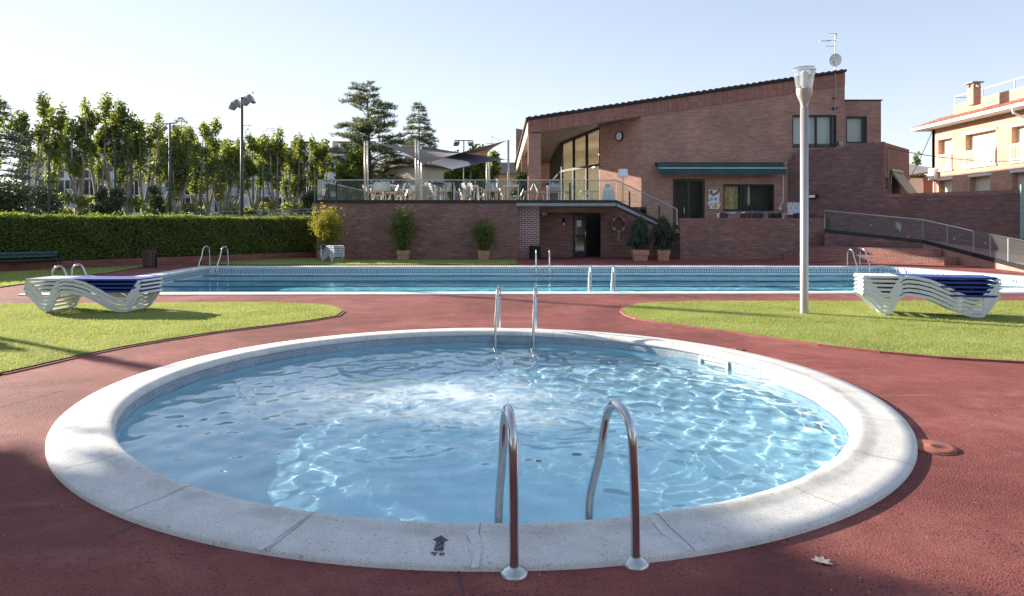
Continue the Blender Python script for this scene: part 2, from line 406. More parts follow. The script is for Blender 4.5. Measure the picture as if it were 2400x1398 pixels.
vs_ = nt.nodes.new('ShaderNodeVectorMath'); vs_.operation = 'MULTIPLY_ADD'; vs_.inputs[1].default_value = (34, 34, 34); nt.links.new(co, vs_.inputs[0])
nz_ = nt.nodes.new('ShaderNodeTexNoise'); nz_.inputs['Scale'].default_value = 60; nz_.inputs['Detail'].default_value = 3; nt.links.new(co, nz_.inputs['Vector']); nt.links.new(nz_.outputs['Color'], vs_.inputs[2]); nt.links.new(vs_.outputs[0], pv.inputs['Vector'])
pit = ramp(nt, pv.outputs['Distance'], [(0.0, (1, 1, 1)), (0.20, (1, 1, 1)), (0.32, (0, 0, 0))])
pm_ = ramp(nt, noise(nt, co, 1.7, 5, 0.6), [(0.38, (0.12,) * 3), (0.60, (0.95,) * 3)])
c = mixc(nt, mixc(nt, 1.0, pit.outputs[0], pm_.outputs[0], 'MULTIPLY'), c, (0.10, 0.03, 0.035))
mpw = nt.nodes.new('ShaderNodeMapping'); mpw.inputs['Scale'].default_value = (0.7, 2.4, 1); mpw.inputs['Rotation'].default_value = (0, 0, 0.5); nt.links.new(co, mpw.inputs[0])
wr = ramp(nt, noise(nt, mpw.outputs[0], 1.1, 8, 0.72, 0.4), [(0.56, (0, 0, 0)), (0.74, (0.6,) * 3)])
c = mixc(nt, wr.outputs[0], c, (0.43, 0.21, 0.19))
st_ = ramp(nt, noise(nt, co, 0.42, 4, 0.5, 0.7), [(0.44, (0.80, 0.78, 0.79)), (0.50, (1, 1, 1)), (0.60, (1, 1, 1)), (0.66, (1.12, 1.10, 1.08))])
c = mixc(nt, 1.0, c, st_.outputs[0], 'MULTIPLY')
nt.links.new(c, b.inputs['Base Color']); b.inputs['Roughness'].default_value = 0.82; b.inputs['Specular IOR Level'].default_value = 0.3
nb = bump(nt, b, n2, 0.55, 0.012)
mr = nt.nodes.new('ShaderNodeMapRange'); nt.links.new(n1, mr.inputs[0]); mr.inputs[1].default_value = 0.42; mr.inputs[2].default_value = 0.62; mr.inputs[3].default_value = 1.0; mr.inputs[4].default_value = 0.3
v = nt.nodes.new('ShaderNodeTexVoronoi'); v.inputs['Scale'].default_value = 105; nt.links.new(co, v.inputs['Vector'])
mm = nt.nodes.new('ShaderNodeMath'); mm.operation = 'MULTIPLY'; nt.links.new(v.outputs['Distance'], mm.inputs[0]); nt.links.new(mr.outputs[0], mm.inputs[1])
bump(nt, b, mm.outputs[0], 0.55, 0.008, nb)
M['deck'] = m

# coping: white cast stone with dark pits, joints and grime
m, nt, b = newmat('white_cast_stone')
co = coords(nt, 'Object')
n1 = noise(nt, co, 3.0, 8, 0.7); n2 = noise(nt, co, 130, 2, 0.5); n3 = noise(nt, co, 28, 4, 0.6)
r1 = ramp(nt, n1, [(0.3, (0.60, 0.58, 0.54)), (0.65, (0.80, 0.78, 0.73))])
r3 = ramp(nt, n3, [(0.28, (0.50, 0.48, 0.46)), (0.36, (1, 1, 1))])
c = mixc(nt, 1.0, r1.outputs[0], r3.outputs[0], 'MULTIPLY')
r2 = ramp(nt, n2, [(0.34, (0.55, 0.55, 0.55)), (0.45, (1, 1, 1))])
c = mixc(nt, 0.7, c, r2.outputs[0], 'MULTIPLY')
# grime in a ring on the inner roll (uv.y runs across the stone)
uv = coords(nt, 'UV'); sp = nt.nodes.new('ShaderNodeSeparateXYZ'); nt.links.new(uv, sp.inputs[0])
gr = ramp(nt, sp.outputs['Y'], [(0.50, (0, 0, 0)), (0.60, (1, 1, 1)), (0.68, (1, 1, 1)), (0.78, (0, 0, 0))])
gn = ramp(nt, noise(nt, co, 2.2, 8, 0.75), [(0.42, (0, 0, 0)), (0.66, (0.55, 0.55, 0.55))])
gf = mixc(nt, 1.0, gr.outputs[0], gn.outputs[0], 'MULTIPLY')
c = mixc(nt, gf, c, (0.30, 0.27, 0.22))
nt.links.new(c, b.inputs['Base Color']); b.inputs['Roughness'].default_value = 0.75
bump(nt, b, n2, 0.25, 0.006)
M['coping'] = m

# mosaics
def mosaic(name, c1, c2, grout, size=0.025, gs=0.0022, rough=0.25):
    m, nt, b = newmat(name); uv = coords(nt, 'UV')
    br = nt.nodes.new('ShaderNodeTexBrick'); br.offset = 0.0; nt.links.new(uv, br.inputs['Vector']); br.inputs['Scale'].default_value = 1
    br.inputs['Brick Width'].default_value = size; br.inputs['Row Height'].default_value = size; br.inputs['Mortar Size'].default_value = gs
    br.inputs['Color1'].default_value = (*c1, 1); br.inputs['Color2'].default_value = (*c2, 1); br.inputs['Mortar'].default_value = (*grout, 1)
    n = ramp(nt, noise(nt, uv, 2.5, 4), [(0.3, (0.86, 0.86, 0.86)), (0.7, (1.1, 1.1, 1.1))])
    c = mixc(nt, 1.0, br.outputs['Color'], n.outputs[0], 'MULTIPLY')
    nt.links.new(c, b.inputs['Base Color']); b.inputs['Roughness'].default_value = rough
    return m
M['mosaic_floor'] = mosaic('pale_blue_mosaic', (0.46, 0.80, 0.92), (0.55, 0.87, 0.96), (0.50, 0.76, 0.86))
M['mosaic_band'] = mosaic('speckled_band_mosaic', (0.20, 0.26, 0.34), (0.33, 0.38, 0.44), (0.46, 0.52, 0.57), 0.03, 0.003)
M['pool_floor'] = mosaic('lap_pool_mosaic', (0.22, 0.64, 0.78), (0.27, 0.71, 0.84), (0.34, 0.70, 0.78), 0.05)
M['pool_white'] = plain('white_pool_tile', (0.66, 0.76, 0.80), 0.3, var=0.05)
M['navy'] = plain('navy_tile', (0.025, 0.05, 0.13), 0.3)

def water_mat(name, tint, ior=1.333, bscale=0.0, bstr=0.0):
    m, nt, b = newmat(name); nt.nodes.remove(b)
    g = nt.nodes.new('ShaderNodeBsdfGlass'); g.inputs['IOR'].default_value = ior; g.inputs['Roughness'].default_value = 0.0
    g.inputs['Color'].default_value = (*tint, 1)
    if bstr > 0:
        co = coords(nt, 'Object', scale=(1, 1.6, 1))
        n = nt.nodes.new('ShaderNodeBump'); n.inputs['Strength'].default_value = bstr; n.inputs['Distance'].default_value = 0.02
        nt.links.new(noise(nt, co, bscale, 3, 0.5), n.inputs['Height']); nt.links.new(n.outputs[0], g.inputs['Normal'])
    nt.links.new(g.outputs[0], nt.nodes['Material Output'].inputs['Surface'])
    return m
M['water_round'] = water_mat('clear_water', (0.95, 0.985, 1.0))
# a pale cloud of fine air bubbles churned up by the inlets
nt = M['water_round'].node_tree; out = nt.nodes['Material Output']; gl = out.inputs['Surface'].links[0].from_socket
co = coords(nt, 'Object'); acc = None
for cx, cy, sx, sy, w in ((-0.65, -0.15, 1.8, 1.1, 0.46), (-0.3, 0.15, 1.0, 0.7, 0.28), (0.25, -0.75, 0.7, 0.45, 0.30)):
    mp = nt.nodes.new('ShaderNodeMapping'); mp.inputs['Location'].default_value = (-cx / sx, -cy / sy, 0); mp.inputs['Scale'].default_value = (1 / sx, 1 / sy, 0); nt.links.new(co, mp.inputs[0])
    gd = nt.nodes.new('ShaderNodeTexGradient'); gd.gradient_type = 'SPHERICAL'; nt.links.new(mp.outputs[0], gd.inputs[0])
    ml = nt.nodes.new('ShaderNodeMath'); ml.operation = 'MULTIPLY_ADD'; ml.inputs[1].default_value = w * 1.6; nt.links.new(gd.outputs['Fac'], ml.inputs[0])
    if acc is not None: nt.links.new(acc, ml.inputs[2])
    else: ml.inputs[2].default_value = 0
    acc = ml.outputs[0]
nz = ramp(nt, noise(nt, co, 2.6, 7, 0.7, 1.2), [(0.34, (0, 0, 0)), (0.68, (1, 1, 1))])
mm2 = nt.nodes.new('ShaderNodeMath'); mm2.operation = 'MULTIPLY'; mm2.use_clamp = True; nt.links.new(acc, mm2.inputs[0]); nt.links.new(nz.outputs[0], mm2.inputs[1])
df = nt.nodes.new('ShaderNodeBsdfDiffuse'); df.inputs[0].default_value = (0.80, 0.90, 0.93, 1)
ms_ = nt.nodes.new('ShaderNodeMixShader'); nt.links.new(mm2.outputs[0], ms_.inputs[0]); nt.links.new(gl, ms_.inputs[1]); nt.links.new(df.outputs[0], ms_.inputs[2]); nt.links.new(ms_.outputs[0], out.inputs['Surface'])
M['water_lap'] = water_mat('blue_water', (0.88, 0.98, 1.0), 1.15, 4.0, 0.2)

# ------------------------------------------------------------------ ground, deck, lawns, pools
random.seed(7); RNG = np.random.default_rng(7)
PC = Vector((-0.2, 6.42, 0))
FC = [3.4176, -0.0667, -0.0612, 0.0115, -0.0556, -0.0146, -0.0017]
def pool_r(t):
    return FC[0] + sum(FC[2 * k - 1] * math.cos(k * t) + FC[2 * k] * math.sin(k * t) for k in (1, 2, 3))
NP = 480
OUT = [Vector((PC.x + pool_r(2 * PI * i / NP) * math.cos(2 * PI * i / NP), PC.y + pool_r(2 * PI * i / NP) * math.sin(2 * PI * i / NP), 0)) for i in range(NP)]
NRM = []
for i in range(NP):
    t = (OUT[(i + 1) % NP] - OUT[i - 1]).normalized(); NRM.append(Vector((-t.y, t.x, 0)))      # inward
ARC = [0.0]
for i in range(NP): ARC.append(ARC[-1] + (OUT[(i + 1) % NP] - OUT[i]).length)
def ring(d, z): return [(OUT[i].x + NRM[i].x * d, OUT[i].y + NRM[i].y * d, z) for i in range(NP)]
def sweep(name, sec, m, parent=None, smooth=True, world=False):
    """sweep a section [(inset, z)] round the oval, with uv = (arc length, place across)"""
    mb = MB(); k = len(sec)
    L = [0.0]
    for a, b_ in zip(sec, sec[1:]): L.append(L[-1] + math.hypot(b_[0] - a[0], b_[1] - a[1]))
    for d, z in sec: mb.v.extend(ring(d, z))
    mb.f = [(j * NP + i, j * NP + (i + 1) % NP, (j + 1) * NP + (i + 1) % NP, (j + 1) * NP + i) for j in range(k - 1) for i in range(NP)]
    o = mb.build(name, m, parent, smooth=smooth, uv=False, world=world)
    lay = o.data.uv_layers.new(name='uv'); q = 0
    for j in range(k - 1):
        for i in range(NP):
            for (ii, jj) in ((i, j), (i + 1, j), (i + 1, j + 1), (i, j + 1)):
                lay.data[q].uv = (ARC[ii], L[jj] / (L[-1] if m is M['coping'] else 1)); q += 1
    return o

LAP = [Vector((-10.5, 14.5, 0)), Vector((16.2, 14.9, 0)), Vector((13.5, 24.9, 0)), Vector((-11.2, 24.6, 0))]
def inset(poly, d):
    n = len(poly); out = []
    for i in range(n):
        a, b_, c = poly[i - 1], poly[i], poly[(i + 1) % n]
        e1 = (b_ - a).normalized(); e2 = (c - b_).normalized()
        n1 = Vector((-e1.y, e1.x, 0)); n2 = Vector((-e2.y, e2.x, 0))
        bis = (n1 + n2); out.append(b_ + bis * (d / (1 + n1.dot(n2))))
    return out

def flat(name, outer, holes, z, m, **k):
    loops = [outer] + holes; fl = [p for l in loops for p in l]
    tri = tessellate_polygon([[Vector((p[0], p[1], 0)) for p in l] for l in loops])
    mb = MB(); mb.v = [(p[0], p[1], z) for p in fl]
    for t in tri:
        a, b_, c = [fl[i] for i in t]
        t = tuple(t) if (b_[0] - a[0]) * (c[1] - a[1]) - (b_[1] - a[1]) * (c[0] - a[0]) > 0 else tuple(reversed(t))
        mb.f.append(t)
    o = mb.build(name, m)
    for kk, vv in k.items(): o[kk] = vv
    return o
DR = [(-34, -9), (24, -9), (24, 37), (-34, 37)]
flat('ground', [(-1500, -1500), (1500, -1500), (1500, 1500), (-1500, 1500)], [DR], 0.0, plain('dry_ground', (0.16, 0.145, 0.10), 0.95, var=0.25, vs=0.3), kind='structure')
flat('pool_deck', DR, [[(p[0], p[1]) for p in ring(0.05, 0)], [(p.x, p.y) for p in inset(LAP, 0.05)]], 0.0, M['deck'], kind='structure')

# thin score lines in the deck
mb = MB()
for a, b_ in (((1305, 697), (1338, 729)), ((1480, 783), (1560, 765)), ((1925, 863), (2030, 860)), ((1845, 843), (1925, 838)), ((1085, 1398), (1075, 1340)), ((1068, 730), (1180, 730)),
              ((250, 1262), (330, 1225)), ((0, 955), (150, 915)), ((2370, 800), (2400, 803))):
    p, q = G(*a), G(*b_); d = (q - p).normalized(); s_ = Vector((-d.y, d.x, 0)) * 0.004
    mb.add([p - s_ + Vector((0, 0, .003)), q - s_ + Vector((0, 0, .003)), q + s_ + Vector((0, 0, .003)), p + s_ + Vector((0, 0, .003))], [(0, 1, 2, 3)])
tag(mb.build('deck_joint_lines', M['dark']), kind='structure')

# lawns
def in_poly(x, y, poly):
    c = np.zeros(len(x), bool); n = len(poly); j = n - 1
    for i in range(n):
        xi, yi = poly[i]; xj, yj = poly[j]
        cond = ((yi > y) != (yj > y)) & (x < (xj - xi) * (y - yi) / ((yj - yi) if yj != yi else 1e-9) + xi)
        c ^= cond; j = i
    return c
def blades(poly, dens, h, w, xlim=None):
    xs = [p[0] for p in poly]; ys = [p[1] for p in poly]
    x0, x1, y0, y1 = min(xs), max(xs), min(ys), max(ys)
    n = int((x1 - x0) * (y1 - y0) * dens)
    x = RNG.uniform(x0, x1, n); y = RNG.uniform(y0, y1, n)
    k = in_poly(x, y, poly) & (np.abs(x) < 0.80 * y + 0.3); x = x[k]; y = y[k]; n = len(x)
    a = RNG.uniform(0, 2 * PI, n); hh = h * RNG.uniform(0.5, 1.25, n); ww = w * RNG.uniform(0.7, 1.3, n)
    l = RNG.normal(0, 0.55, (n, 2)) * hh[:, None]
    V = np.zeros((n, 3, 3))
    V[:, 0] = np.stack([x - np.cos(a) * ww, y - np.sin(a) * ww, np.full(n, .012)], 1)
    V[:, 1] = np.stack([x + np.cos(a) * ww, y + np.sin(a) * ww, np.full(n, .012)], 1)
    V[:, 2] = np.stack([x + l[:, 0], y + l[:, 1], .015 + hh], 1)
    return V.reshape(-1, 3)
m, nt, b = newmat('lawn_turf')
co = coords(nt, 'Object')
n1 = noise(nt, co, 1.1, 6, 0.65, 0.5); n2 = noise(nt, co, 45, 4, 0.7)
r1 = ramp(nt, n1, [(0.3, (0.15, 0.195, 0.06)), (0.5, (0.27, 0.32, 0.10)), (0.72, (0.40, 0.42, 0.17))])
r2 = ramp(nt, n2, [(0.3, (0.5, 0.55, 0.4)), (0.65, (1.25, 1.2, 1.2))])
dry = ramp(nt, noise(nt, co, 0.8, 7, 0.75, 1.0), [(0.56, (0, 0, 0)), (0.72, (0.7,) * 3)])
nt.links.new(mixc(nt, dry.outputs[0], mixc(nt, 0.85, r1.outputs[0], r2.outputs[0], 'MULTIPLY'), (0.26, 0.22, 0.09)), b.inputs['Base Color']); b.inputs['Roughness'].default_value = 0.95
b.inputs['Specular IOR Level'].default_value = 0.1
bump(nt, b, n2, 0.9, 0.03); M['turf'] = m
LAWNS = {
 'left': [G(*p) for p in ((-900, 722), (0, 715), (358, 713), (560, 711), (681, 712.5), (735, 714.5), (770, 718), (795, 725), (803, 732), (788, 743), (717, 755), (609, 768), (502, 781.5), (394, 798), (287, 816), (179, 838), (72, 863), (0, 879), (-250, 960), (-900, 1150))],
 'right': [G(*p) for p in ((2950, 708), (2400, 708), (1900, 708.5), (1640, 708.5), (1540, 711), (1497, 714.5), (1465, 723), (1459, 731.7), (1469, 740), (1497, 750), (1540, 757), (1585, 763), (1735, 783), (1924, 811), (2065, 827), (2206, 840), (2400, 851), (2950, 876))],
 'back_left': [G(*p) for p in ((-700, 725), (0, 675), (71, 665), (208, 647), (260, 640), (338, 626.5), (338, 624), (0, 639), (-700, 668))],
 'back': [G(*p) for p in ((470, 619), (560, 622.5), (1190, 621.7), (1217, 619.2), (1206, 610.5), (830, 610.5), (740, 606), (640, 609.5), (520, 615))]}
gv = []
for k, poly in LAWNS.items():
    mb = MB(); pz = [(p.x, p.y) for p in poly]
    top = flat('lawn', pz if True else None, [], 0.022, M['turf'], kind='structure')
    mb = MB(); n = len(pz)
    for i in range(n):
        a, c = pz[i], pz[(i + 1) % n]
        mb.quad((a[0], a[1], 0), (c[0], c[1], 0), (c[0], c[1], .022), (a[0], a[1], .022))
    tag(mb.build('lawn_edge', plain('lawn_edge_shade', (0.06, 0.03, 0.022), 0.95)), kind='structure')  # turf side coloured dark brown for the shaded line along the edge
    if k in ('left', 'right'): gv.append(blades(pz, 2600, 0.028, 0.0035))
    else: gv.append(blades(pz, 350, 0.04, 0.010))
tag(np_quads('grass', np.concatenate(gv), M['grass_blade'], k=3), 'short sunlit grass of the lawns beside the round pool', 'grass', kind='stuff')
# painted concrete edging round the two near lawns
for k in ('left', 'right'):
    poly = LAWNS[k]; mb = MB(); n = len(poly)
    cen = sum(poly, Vector()) / n
    idx = range(3, 17) if k == 'left' else range(2, 16)
    for i in idx:
        a, c = poly[i], poly[i + 1]; d = (c - a).normalized(); s_ = Vector((d.y, -d.x, 0)) * 0.05
        if s_.dot((a + c) / 2 - cen) < 0: s_ = -s_
        g = s_ * 0.12
        mb.slab([a + g, c + g, c + s_, a + s_], (0, 0, .012 if k == 'left' else .024))
    tag(mb.build('lawn_kerb', plain('painted_kerb', (0.30, 0.10, 0.085), 0.85, var=0.2)), kind='structure')

# round pool
rp = thing('round_pool', 'round wading pool with a white stone coping on the red deck', 'pool', PC)
sweep('coping', [(0, -.03), (0, .02), (.012, .03), (.10, .035), (.21, .036), (.26, .041), (.31, .049), (.35, .050), (.385, .042), (.408, .024), (.415, .0), (.408, -.018), (.38, -.022)], M['coping'], rp, world=True)
o = sweep('tile_band', [(.40, -.015), (.40, -.10), (.40, -.17)], M['mosaic_band'], rp, world=True)
o.cycles.is_caustics_receiver = True
DEP = -0.68
mb = MB(); mb.v = ring(.40, -.17) + ring(.40, DEP + .06) + ring(.42, DEP + .02) + ring(.47, DEP); nq = 3
mb.f = [(j * NP + i, j * NP + (i + 1) % NP, (j + 1) * NP + (i + 1) % NP, (j + 1) * NP + i) for j in range(nq) for i in range(NP)]
mb.f.append(tuple(3 * NP + i for i in range(NP)))
basin = mb.build('basin', M['mosaic_floor'], rp, world=True); basin.cycles.is_caustics_receiver = True
smooth_by_angle(basin, 50)
JM = plain('joint_grey', (0.22, 0.21, 0.19), 0.9, var=0.4, vs=30)
for k in range(22):
    mb = MB()
    t = math.radians(-89.2 + 16.4 * k); i = int(round((t % (2 * PI)) / (2 * PI) * NP)) % NP
    o_, n_ = OUT[i], NRM[i]; tg = Vector((n_.y, -n_.x, 0)); w = 0.0019
    sk = random.uniform(-.01, .01)
    sec = [(0, .0205), (.012, .0315), (.10, .0365), (.21, .0375), (.26, .0425), (.31, .0505), (.35, .0515), (.385, .0435), (.4095, .025), (.4165, .0)]
    for (d0, z0), (d1, z1) in zip(sec, sec[1:]):
        a = o_ + n_ * d0 + Vector((0, 0, z0)); c = o_ + n_ * d1 + Vector((0, 0, z1))
        mb.quad(a - tg * w + tg * sk, a + tg * w + tg * sk, c + tg * w + tg * sk, c - tg * w + tg * sk)
    mb.build('coping_joint', JM, rp, world=True)
# mortar patches either side of three joints
def on_coping(px, py, lift):
    p = G(px, py, .04); dd = min(((p.xy - OUT[i].xy).length for i in range(0, NP)))
    z = np.interp(dd, [0, .012, .10, .21, .26, .31, .35, .385, .408], [.0212, .0312, .0362, .0372, .0422, .0502, .0512, .0432, .028]) + lift
    return G(px, py, z)
MM = plain('pale_mortar', (0.68, 0.68, 0.66), 0.85, var=0.1, vs=40)
for pts in ([(1092, 1250), (1118, 1240), (1126, 1262), (1130, 1290), (1122, 1330), (1104, 1331), (1109, 1300), (1096, 1285), (1104, 1268)],
            [(706, 1213), (714, 1212), (650, 1262), (640, 1275), (612, 1290), (604, 1288), (640, 1260)],
            [(1520, 1211), (1532, 1210), (1560, 1242), (1622, 1288), (1612, 1290), (1550, 1250)]):
    vs = [on_coping(px, py, .0016) for px, py in pts]
    c = sum(vs, Vector()) / len(vs); c.z += 0.001; mb = MB()
    mb.add(vs + [c], [(i, (i + 1) % len(vs), len(vs)) for i in range(len(vs))]); mb.build('mortar_patch', MM, rp, world=True)
# stencilled arrow and the number 70
mb = MB()
def st(pts):
    vs = [on_coping(px, py, .0022) for px, py in pts]; mb.add(vs, [tuple(range(len(vs)))])
st([(1033, 1255), (1052, 1267), (1042, 1267.5), (1023, 1266.5), (1013, 1266)]); st([(1023, 1266.7), (1042, 1267.7), (1039, 1291), (1017, 1290)])
st([(1010, 1294), (1027, 1294.5), (1022, 1299), (1019.5, 1302), (1013.5, 1302), (1018, 1297.5), (1010, 1297)])
st([(1029, 1297), (1034, 1294.5), (1035, 1302), (1030, 1300.5)]); st([(1036.5, 1294.5), (1042, 1297), (1041, 1300.5), (1036.5, 1302)])
mb.build('depth_mark', M['iron'], rp, world=True)
# skimmer mouth in the pool wall
def wall_frame(t, d=.395):
    i = int(round((t % (2 * PI)) / (2 * PI) * NP)) % NP
    return OUT[i] + NRM[i] * d, NRM[i], Vector((NRM[i].y, -NRM[i].x, 0))
def skimmer(t, w, z0, z1, name='skimmer'):
    c, n_, tg = wall_frame(t)
    mb = MB(); f = .03
    for (u0, u1, a, b_) in ((-w, w, z1 - f, z1), (-w, w, z0, z0 + f), (-w, -w + f, z0 + f, z1 - f), (w - f, w, z0 + f, z1 - f)):
        mb.slab([c + tg * u0 + Vector((0, 0, a)), c + tg * u1 + Vector((0, 0, a)), c + tg * u1 + Vector((0, 0, b_)), c + tg * u0 + Vector((0, 0, b_))], n_ * .035)
    fr = mb.build(name, M['white_plastic'], rp, world=True)
    mb = MB(); mb.quad(*[c + n_ * .012 + tg * u + Vector((0, 0, z)) for u, z in ((-w + f, z0 + f), (w - f, z0 + f), (w - f, z1 - f), (-w + f, z1 - f))])
    x = mb.build('flap', plain('skimmer_flap', (0.42, 0.50, 0.48), 0.5), fr)
    x.location = -fr.matrix_basis.translation - Vector(rp.location)
skimmer(math.radians(29), .22, -.145, -.03)

# water of the round pool: a real rippled surface
def waves(X, Y, comps, seed):
    r = np.random.default_rng(seed); H = np.zeros_like(X); HX = 0
    for lam, slope, n in comps:
        for _ in range(n):
            th = r.uniform(0, 2 * PI); l = lam * r.uniform(0.75, 1.3); k = 2 * PI / l; a = slope / k / math.sqrt(n)
            H += a * np.sin(k * (X * math.cos(th) + Y * math.sin(th)) + r.uniform(0, 6.28) + 0.6 * np.sin(1.7 * X + 2.1 * Y + r.uniform(0, 6)))
    return H
NR, NT = 300, 960
tt = np.arange(NT) * 2 * PI / NT
rr = np.array([pool_r(t) for t in tt]) - 0.398
ss = np.linspace(0.002, 1, NR) ** 0.85
Rg = ss[:, None] * rr[None, :]
X = PC.x + Rg * np.cos(tt)[None, :]; Y = PC.y + Rg * np.sin(tt)[None, :]
def gauss(cx, cy, s): return np.exp(-((X - cx) ** 2 + (Y - cy) ** 2) / (2 * s * s))
calm = 1 / (1 + np.exp(-(Y - 4.5 + 1.3 / (1 + np.exp(-(X - .3) * 3))) * 2.4))
rough = 0.55 * gauss(-1.3, 7.0, 1.3) + 0.5 * gauss(-0.6, 5.6, 0.9)
H = waves(X, Y, [(0.9, .022, 5), (0.42, .046, 8), (0.25, .052, 9)], 3) * (0.35 + 0.65 * calm)
H += waves(X, Y, [(0.13, .024, 8), (0.08, .018, 7)], 5) * (0.22 + 1.5 * rough) * (0.35 + 0.65 * calm)
for cx, cy, lam, a0 in ((-1.35, 7.6, 0.16, .0030), (-1.55, 6.35, 0.14, .0026), (-0.75, 5.1, 0.18, .0026), (0.35, 5.6, 0.12, .0018)):
    rad = np.hypot(X - cx, (Y - cy)) + 0.05 * np.sin(3 * X + 4 * Y)
    H += a0 * np.sin(2 * PI * rad / lam) * np.exp(-rad / 0.55) * (1 - np.exp(-rad / .1))
WZ = -0.105
V = np.stack([X, Y, WZ + H], 2).reshape(-1, 3) - np.array(PC)
Fq = []
idx = np.arange(NR * NT).reshape(NR, NT)
A = idx[:-1, :]; B = np.roll(idx, -1, 1)[:-1, :]; C = np.roll(idx, -1, 1)[1:, :]; D = idx[1:, :]
F = np.stack([A, D, C, B], 2).reshape(-1, 4)
def grid_mesh(name, V, F, m, parent=None, capf=None):
    me = bpy.data.meshes.new(name); me.vertices.add(len(V)); me.vertices.foreach_set('co', V.astype(np.float32).ravel())
    me.loops.add(F.size); me.loops.foreach_set('vertex_index', F.astype(np.int32).ravel())
    me.polygons.add(len(F)); me.polygons.foreach_set('loop_start', np.arange(0, F.size, 4, dtype=np.int32)); me.polygons.foreach_set('loop_total', np.full(len(F), 4, dtype=np.int32))
    me.update(calc_edges=True); me.polygons.foreach_set('use_smooth', [True] * len(F)); me.materials.append(m)
    o = bpy.data.objects.new(name, me); COL.objects.link(o)
    if parent is not None: o.parent = parent
    return o
water = grid_mesh('water', V, F, M['water_round'], rp)
water.cycles.is_caustics_caster = True

# lap pool
def lap_ring(name, sec, m, parent, origin):
    mb = MB(); k = len(sec)
    for d, z in sec: mb.v.extend([(p.x - origin.x, p.y - origin.y, z) for p in inset(LAP, d)])
    mb.f = [(j * 4 + i, j * 4 + (i + 1) % 4, (j + 1) * 4 + (i + 1) % 4, (j + 1) * 4 + i) for j in range(k - 1) for i in range(4)]
    return mb.build(name, m, parent)
LC = Vector((2.0, 19.7, 0))
lp = thing('lap_pool', 'long rectangular swimming pool with lanes in front of the brick terrace', 'pool', LC)
smooth_by_angle(lap_ring('coping', [(0, -.03), (0, .02), (.015, .03), (.40, .035), (.46, .03), (.495, .012), (.50, -.01), (.49, -.03), (.46, -.035)], M['coping'], lp, LC), 50)
lap_ring('pool_wall', [(.47, -.03), (.47, -1.6)], M['pool_white'], lp, LC)
mb = MB(); q = inset(LAP, .47); mb.add([p - LC + Vector((0, 0, -1.6)) for p in q], [(0, 1, 2, 3)]); mb.build('pool_floor', M['pool_floor'], lp)
# greek key border on the walls
mb = MB(); q = inset(LAP, .474); U = .160; z0, z1 = -.205, -.070; hh = z1 - z0
for i in range(4):
    a, b_ = q[i], q[(i + 1) % 4]; L = (b_ - a).length; d = (b_ - a) / L; n = int(L / U)
    if i == 0: continue
    def R(u0, u1, v0, v1):
        p0, p1 = a + d * u0, a + d * u1
        mb.quad(p0 + Vector((0, 0, z0 + v0 * hh)), p1 + Vector((0, 0, z0 + v0 * hh)), p1 + Vector((0, 0, z0 + v1 * hh)), p0 + Vector((0, 0, z0 + v1 * hh)))
    for k in range(n):
        u = k * U
        R(u, u + U, 0, .14); R(u + .01, u + .035, .14, 1); R(u + .035, u + .125, .86, 1); R(u + .105, u + .13, .40, .86); R(u + .065, u + .105, .40, .54)
mb.build('greek_key_border', M['navy'], lp, world=True)
mb = MB()
lp0 = inset(LAP, 1.0)
for k in range(6):
    t = (k + 0.5) / 6
    a = lp0[0].lerp(lp0[3], t) + Vector((1.5, 0, 0)); c = lp0[1].lerp(lp0[2], t) - Vector((1.5, 0, 0))
    mb.quad(a + Vector((0, -.11, -1.596)), c + Vector((0, -.11, -1.596)), c + Vector((0, .11, -1.596)), a + Vector((0, .11, -1.596)))
mb.build('lane_marking', M['navy'], lp, world=True)
for k, (yy, lab) in enumerate(((23.3, 'dark floating lane rope farthest from the viewer in the long pool'), (21.15, 'dark floating lane rope in the middle of the long pool'), (19.2, 'dark floating lane rope nearest the viewer in the long pool'))):
    xl_, xr__ = -10.55, 13.05 + (24.4 - yy) * .28
    mbr = MB(); mbr.tube([(xl_ + (xr__ - xl_) * i / 60, .035 * math.sin(i * .35 + k) + .02 * math.sin(i * 1.1), .004 * math.sin(i * .9)) for i in range(61)], .015, 6)
    tag(mbr.build('lane_rope', plain('dark_lane_rope', (.02, .05, .10), .5), None, loc=(0, yy, -.235)), lab, 'lane rope', 'lane ropes of the long pool')
nx, ny = 620, 230
qq = inset(LAP, .468); uu = np.linspace(0, 1, nx); vv = np.linspace(0, 1, ny)
UU, VV = np.meshgrid(uu, vv)
def bl(k): return (1 - VV) * ((1 - UU) * qq[0][k] + UU * qq[1][k]) + VV * ((1 - UU) * qq[3][k] + UU * qq[2][k])
X, Y = bl(0), bl(1)
H = waves(X, Y, [(1.6, .006, 6), (0.7, .010, 8), (0.35, .009, 8)], 11) * (0.5 + 0.8 * (np.sin(0.5 * X + 1) * np.sin(0.8 * Y) > -.2))
V = np.stack([X - LC.x, Y - LC.y, -0.245 + H], 2).reshape(-1, 3)
idx = np.arange(nx * ny).reshape(ny, nx)
F = np.stack([idx[:-1, :-1], idx[:-1, 1:], idx[1:, 1:], idx[1:, :-1]], 2).reshape(-1, 4)
w2 = grid_mesh('water', V, F, M['water_lap'], lp); w2.cycles.is_caustics_caster = True
for c_ in lp.children:
    if c_.name.split('.')[0] in ('pool_floor', 'pool_wall', 'lane_marking'): c_.cycles.is_caustics_receiver = True
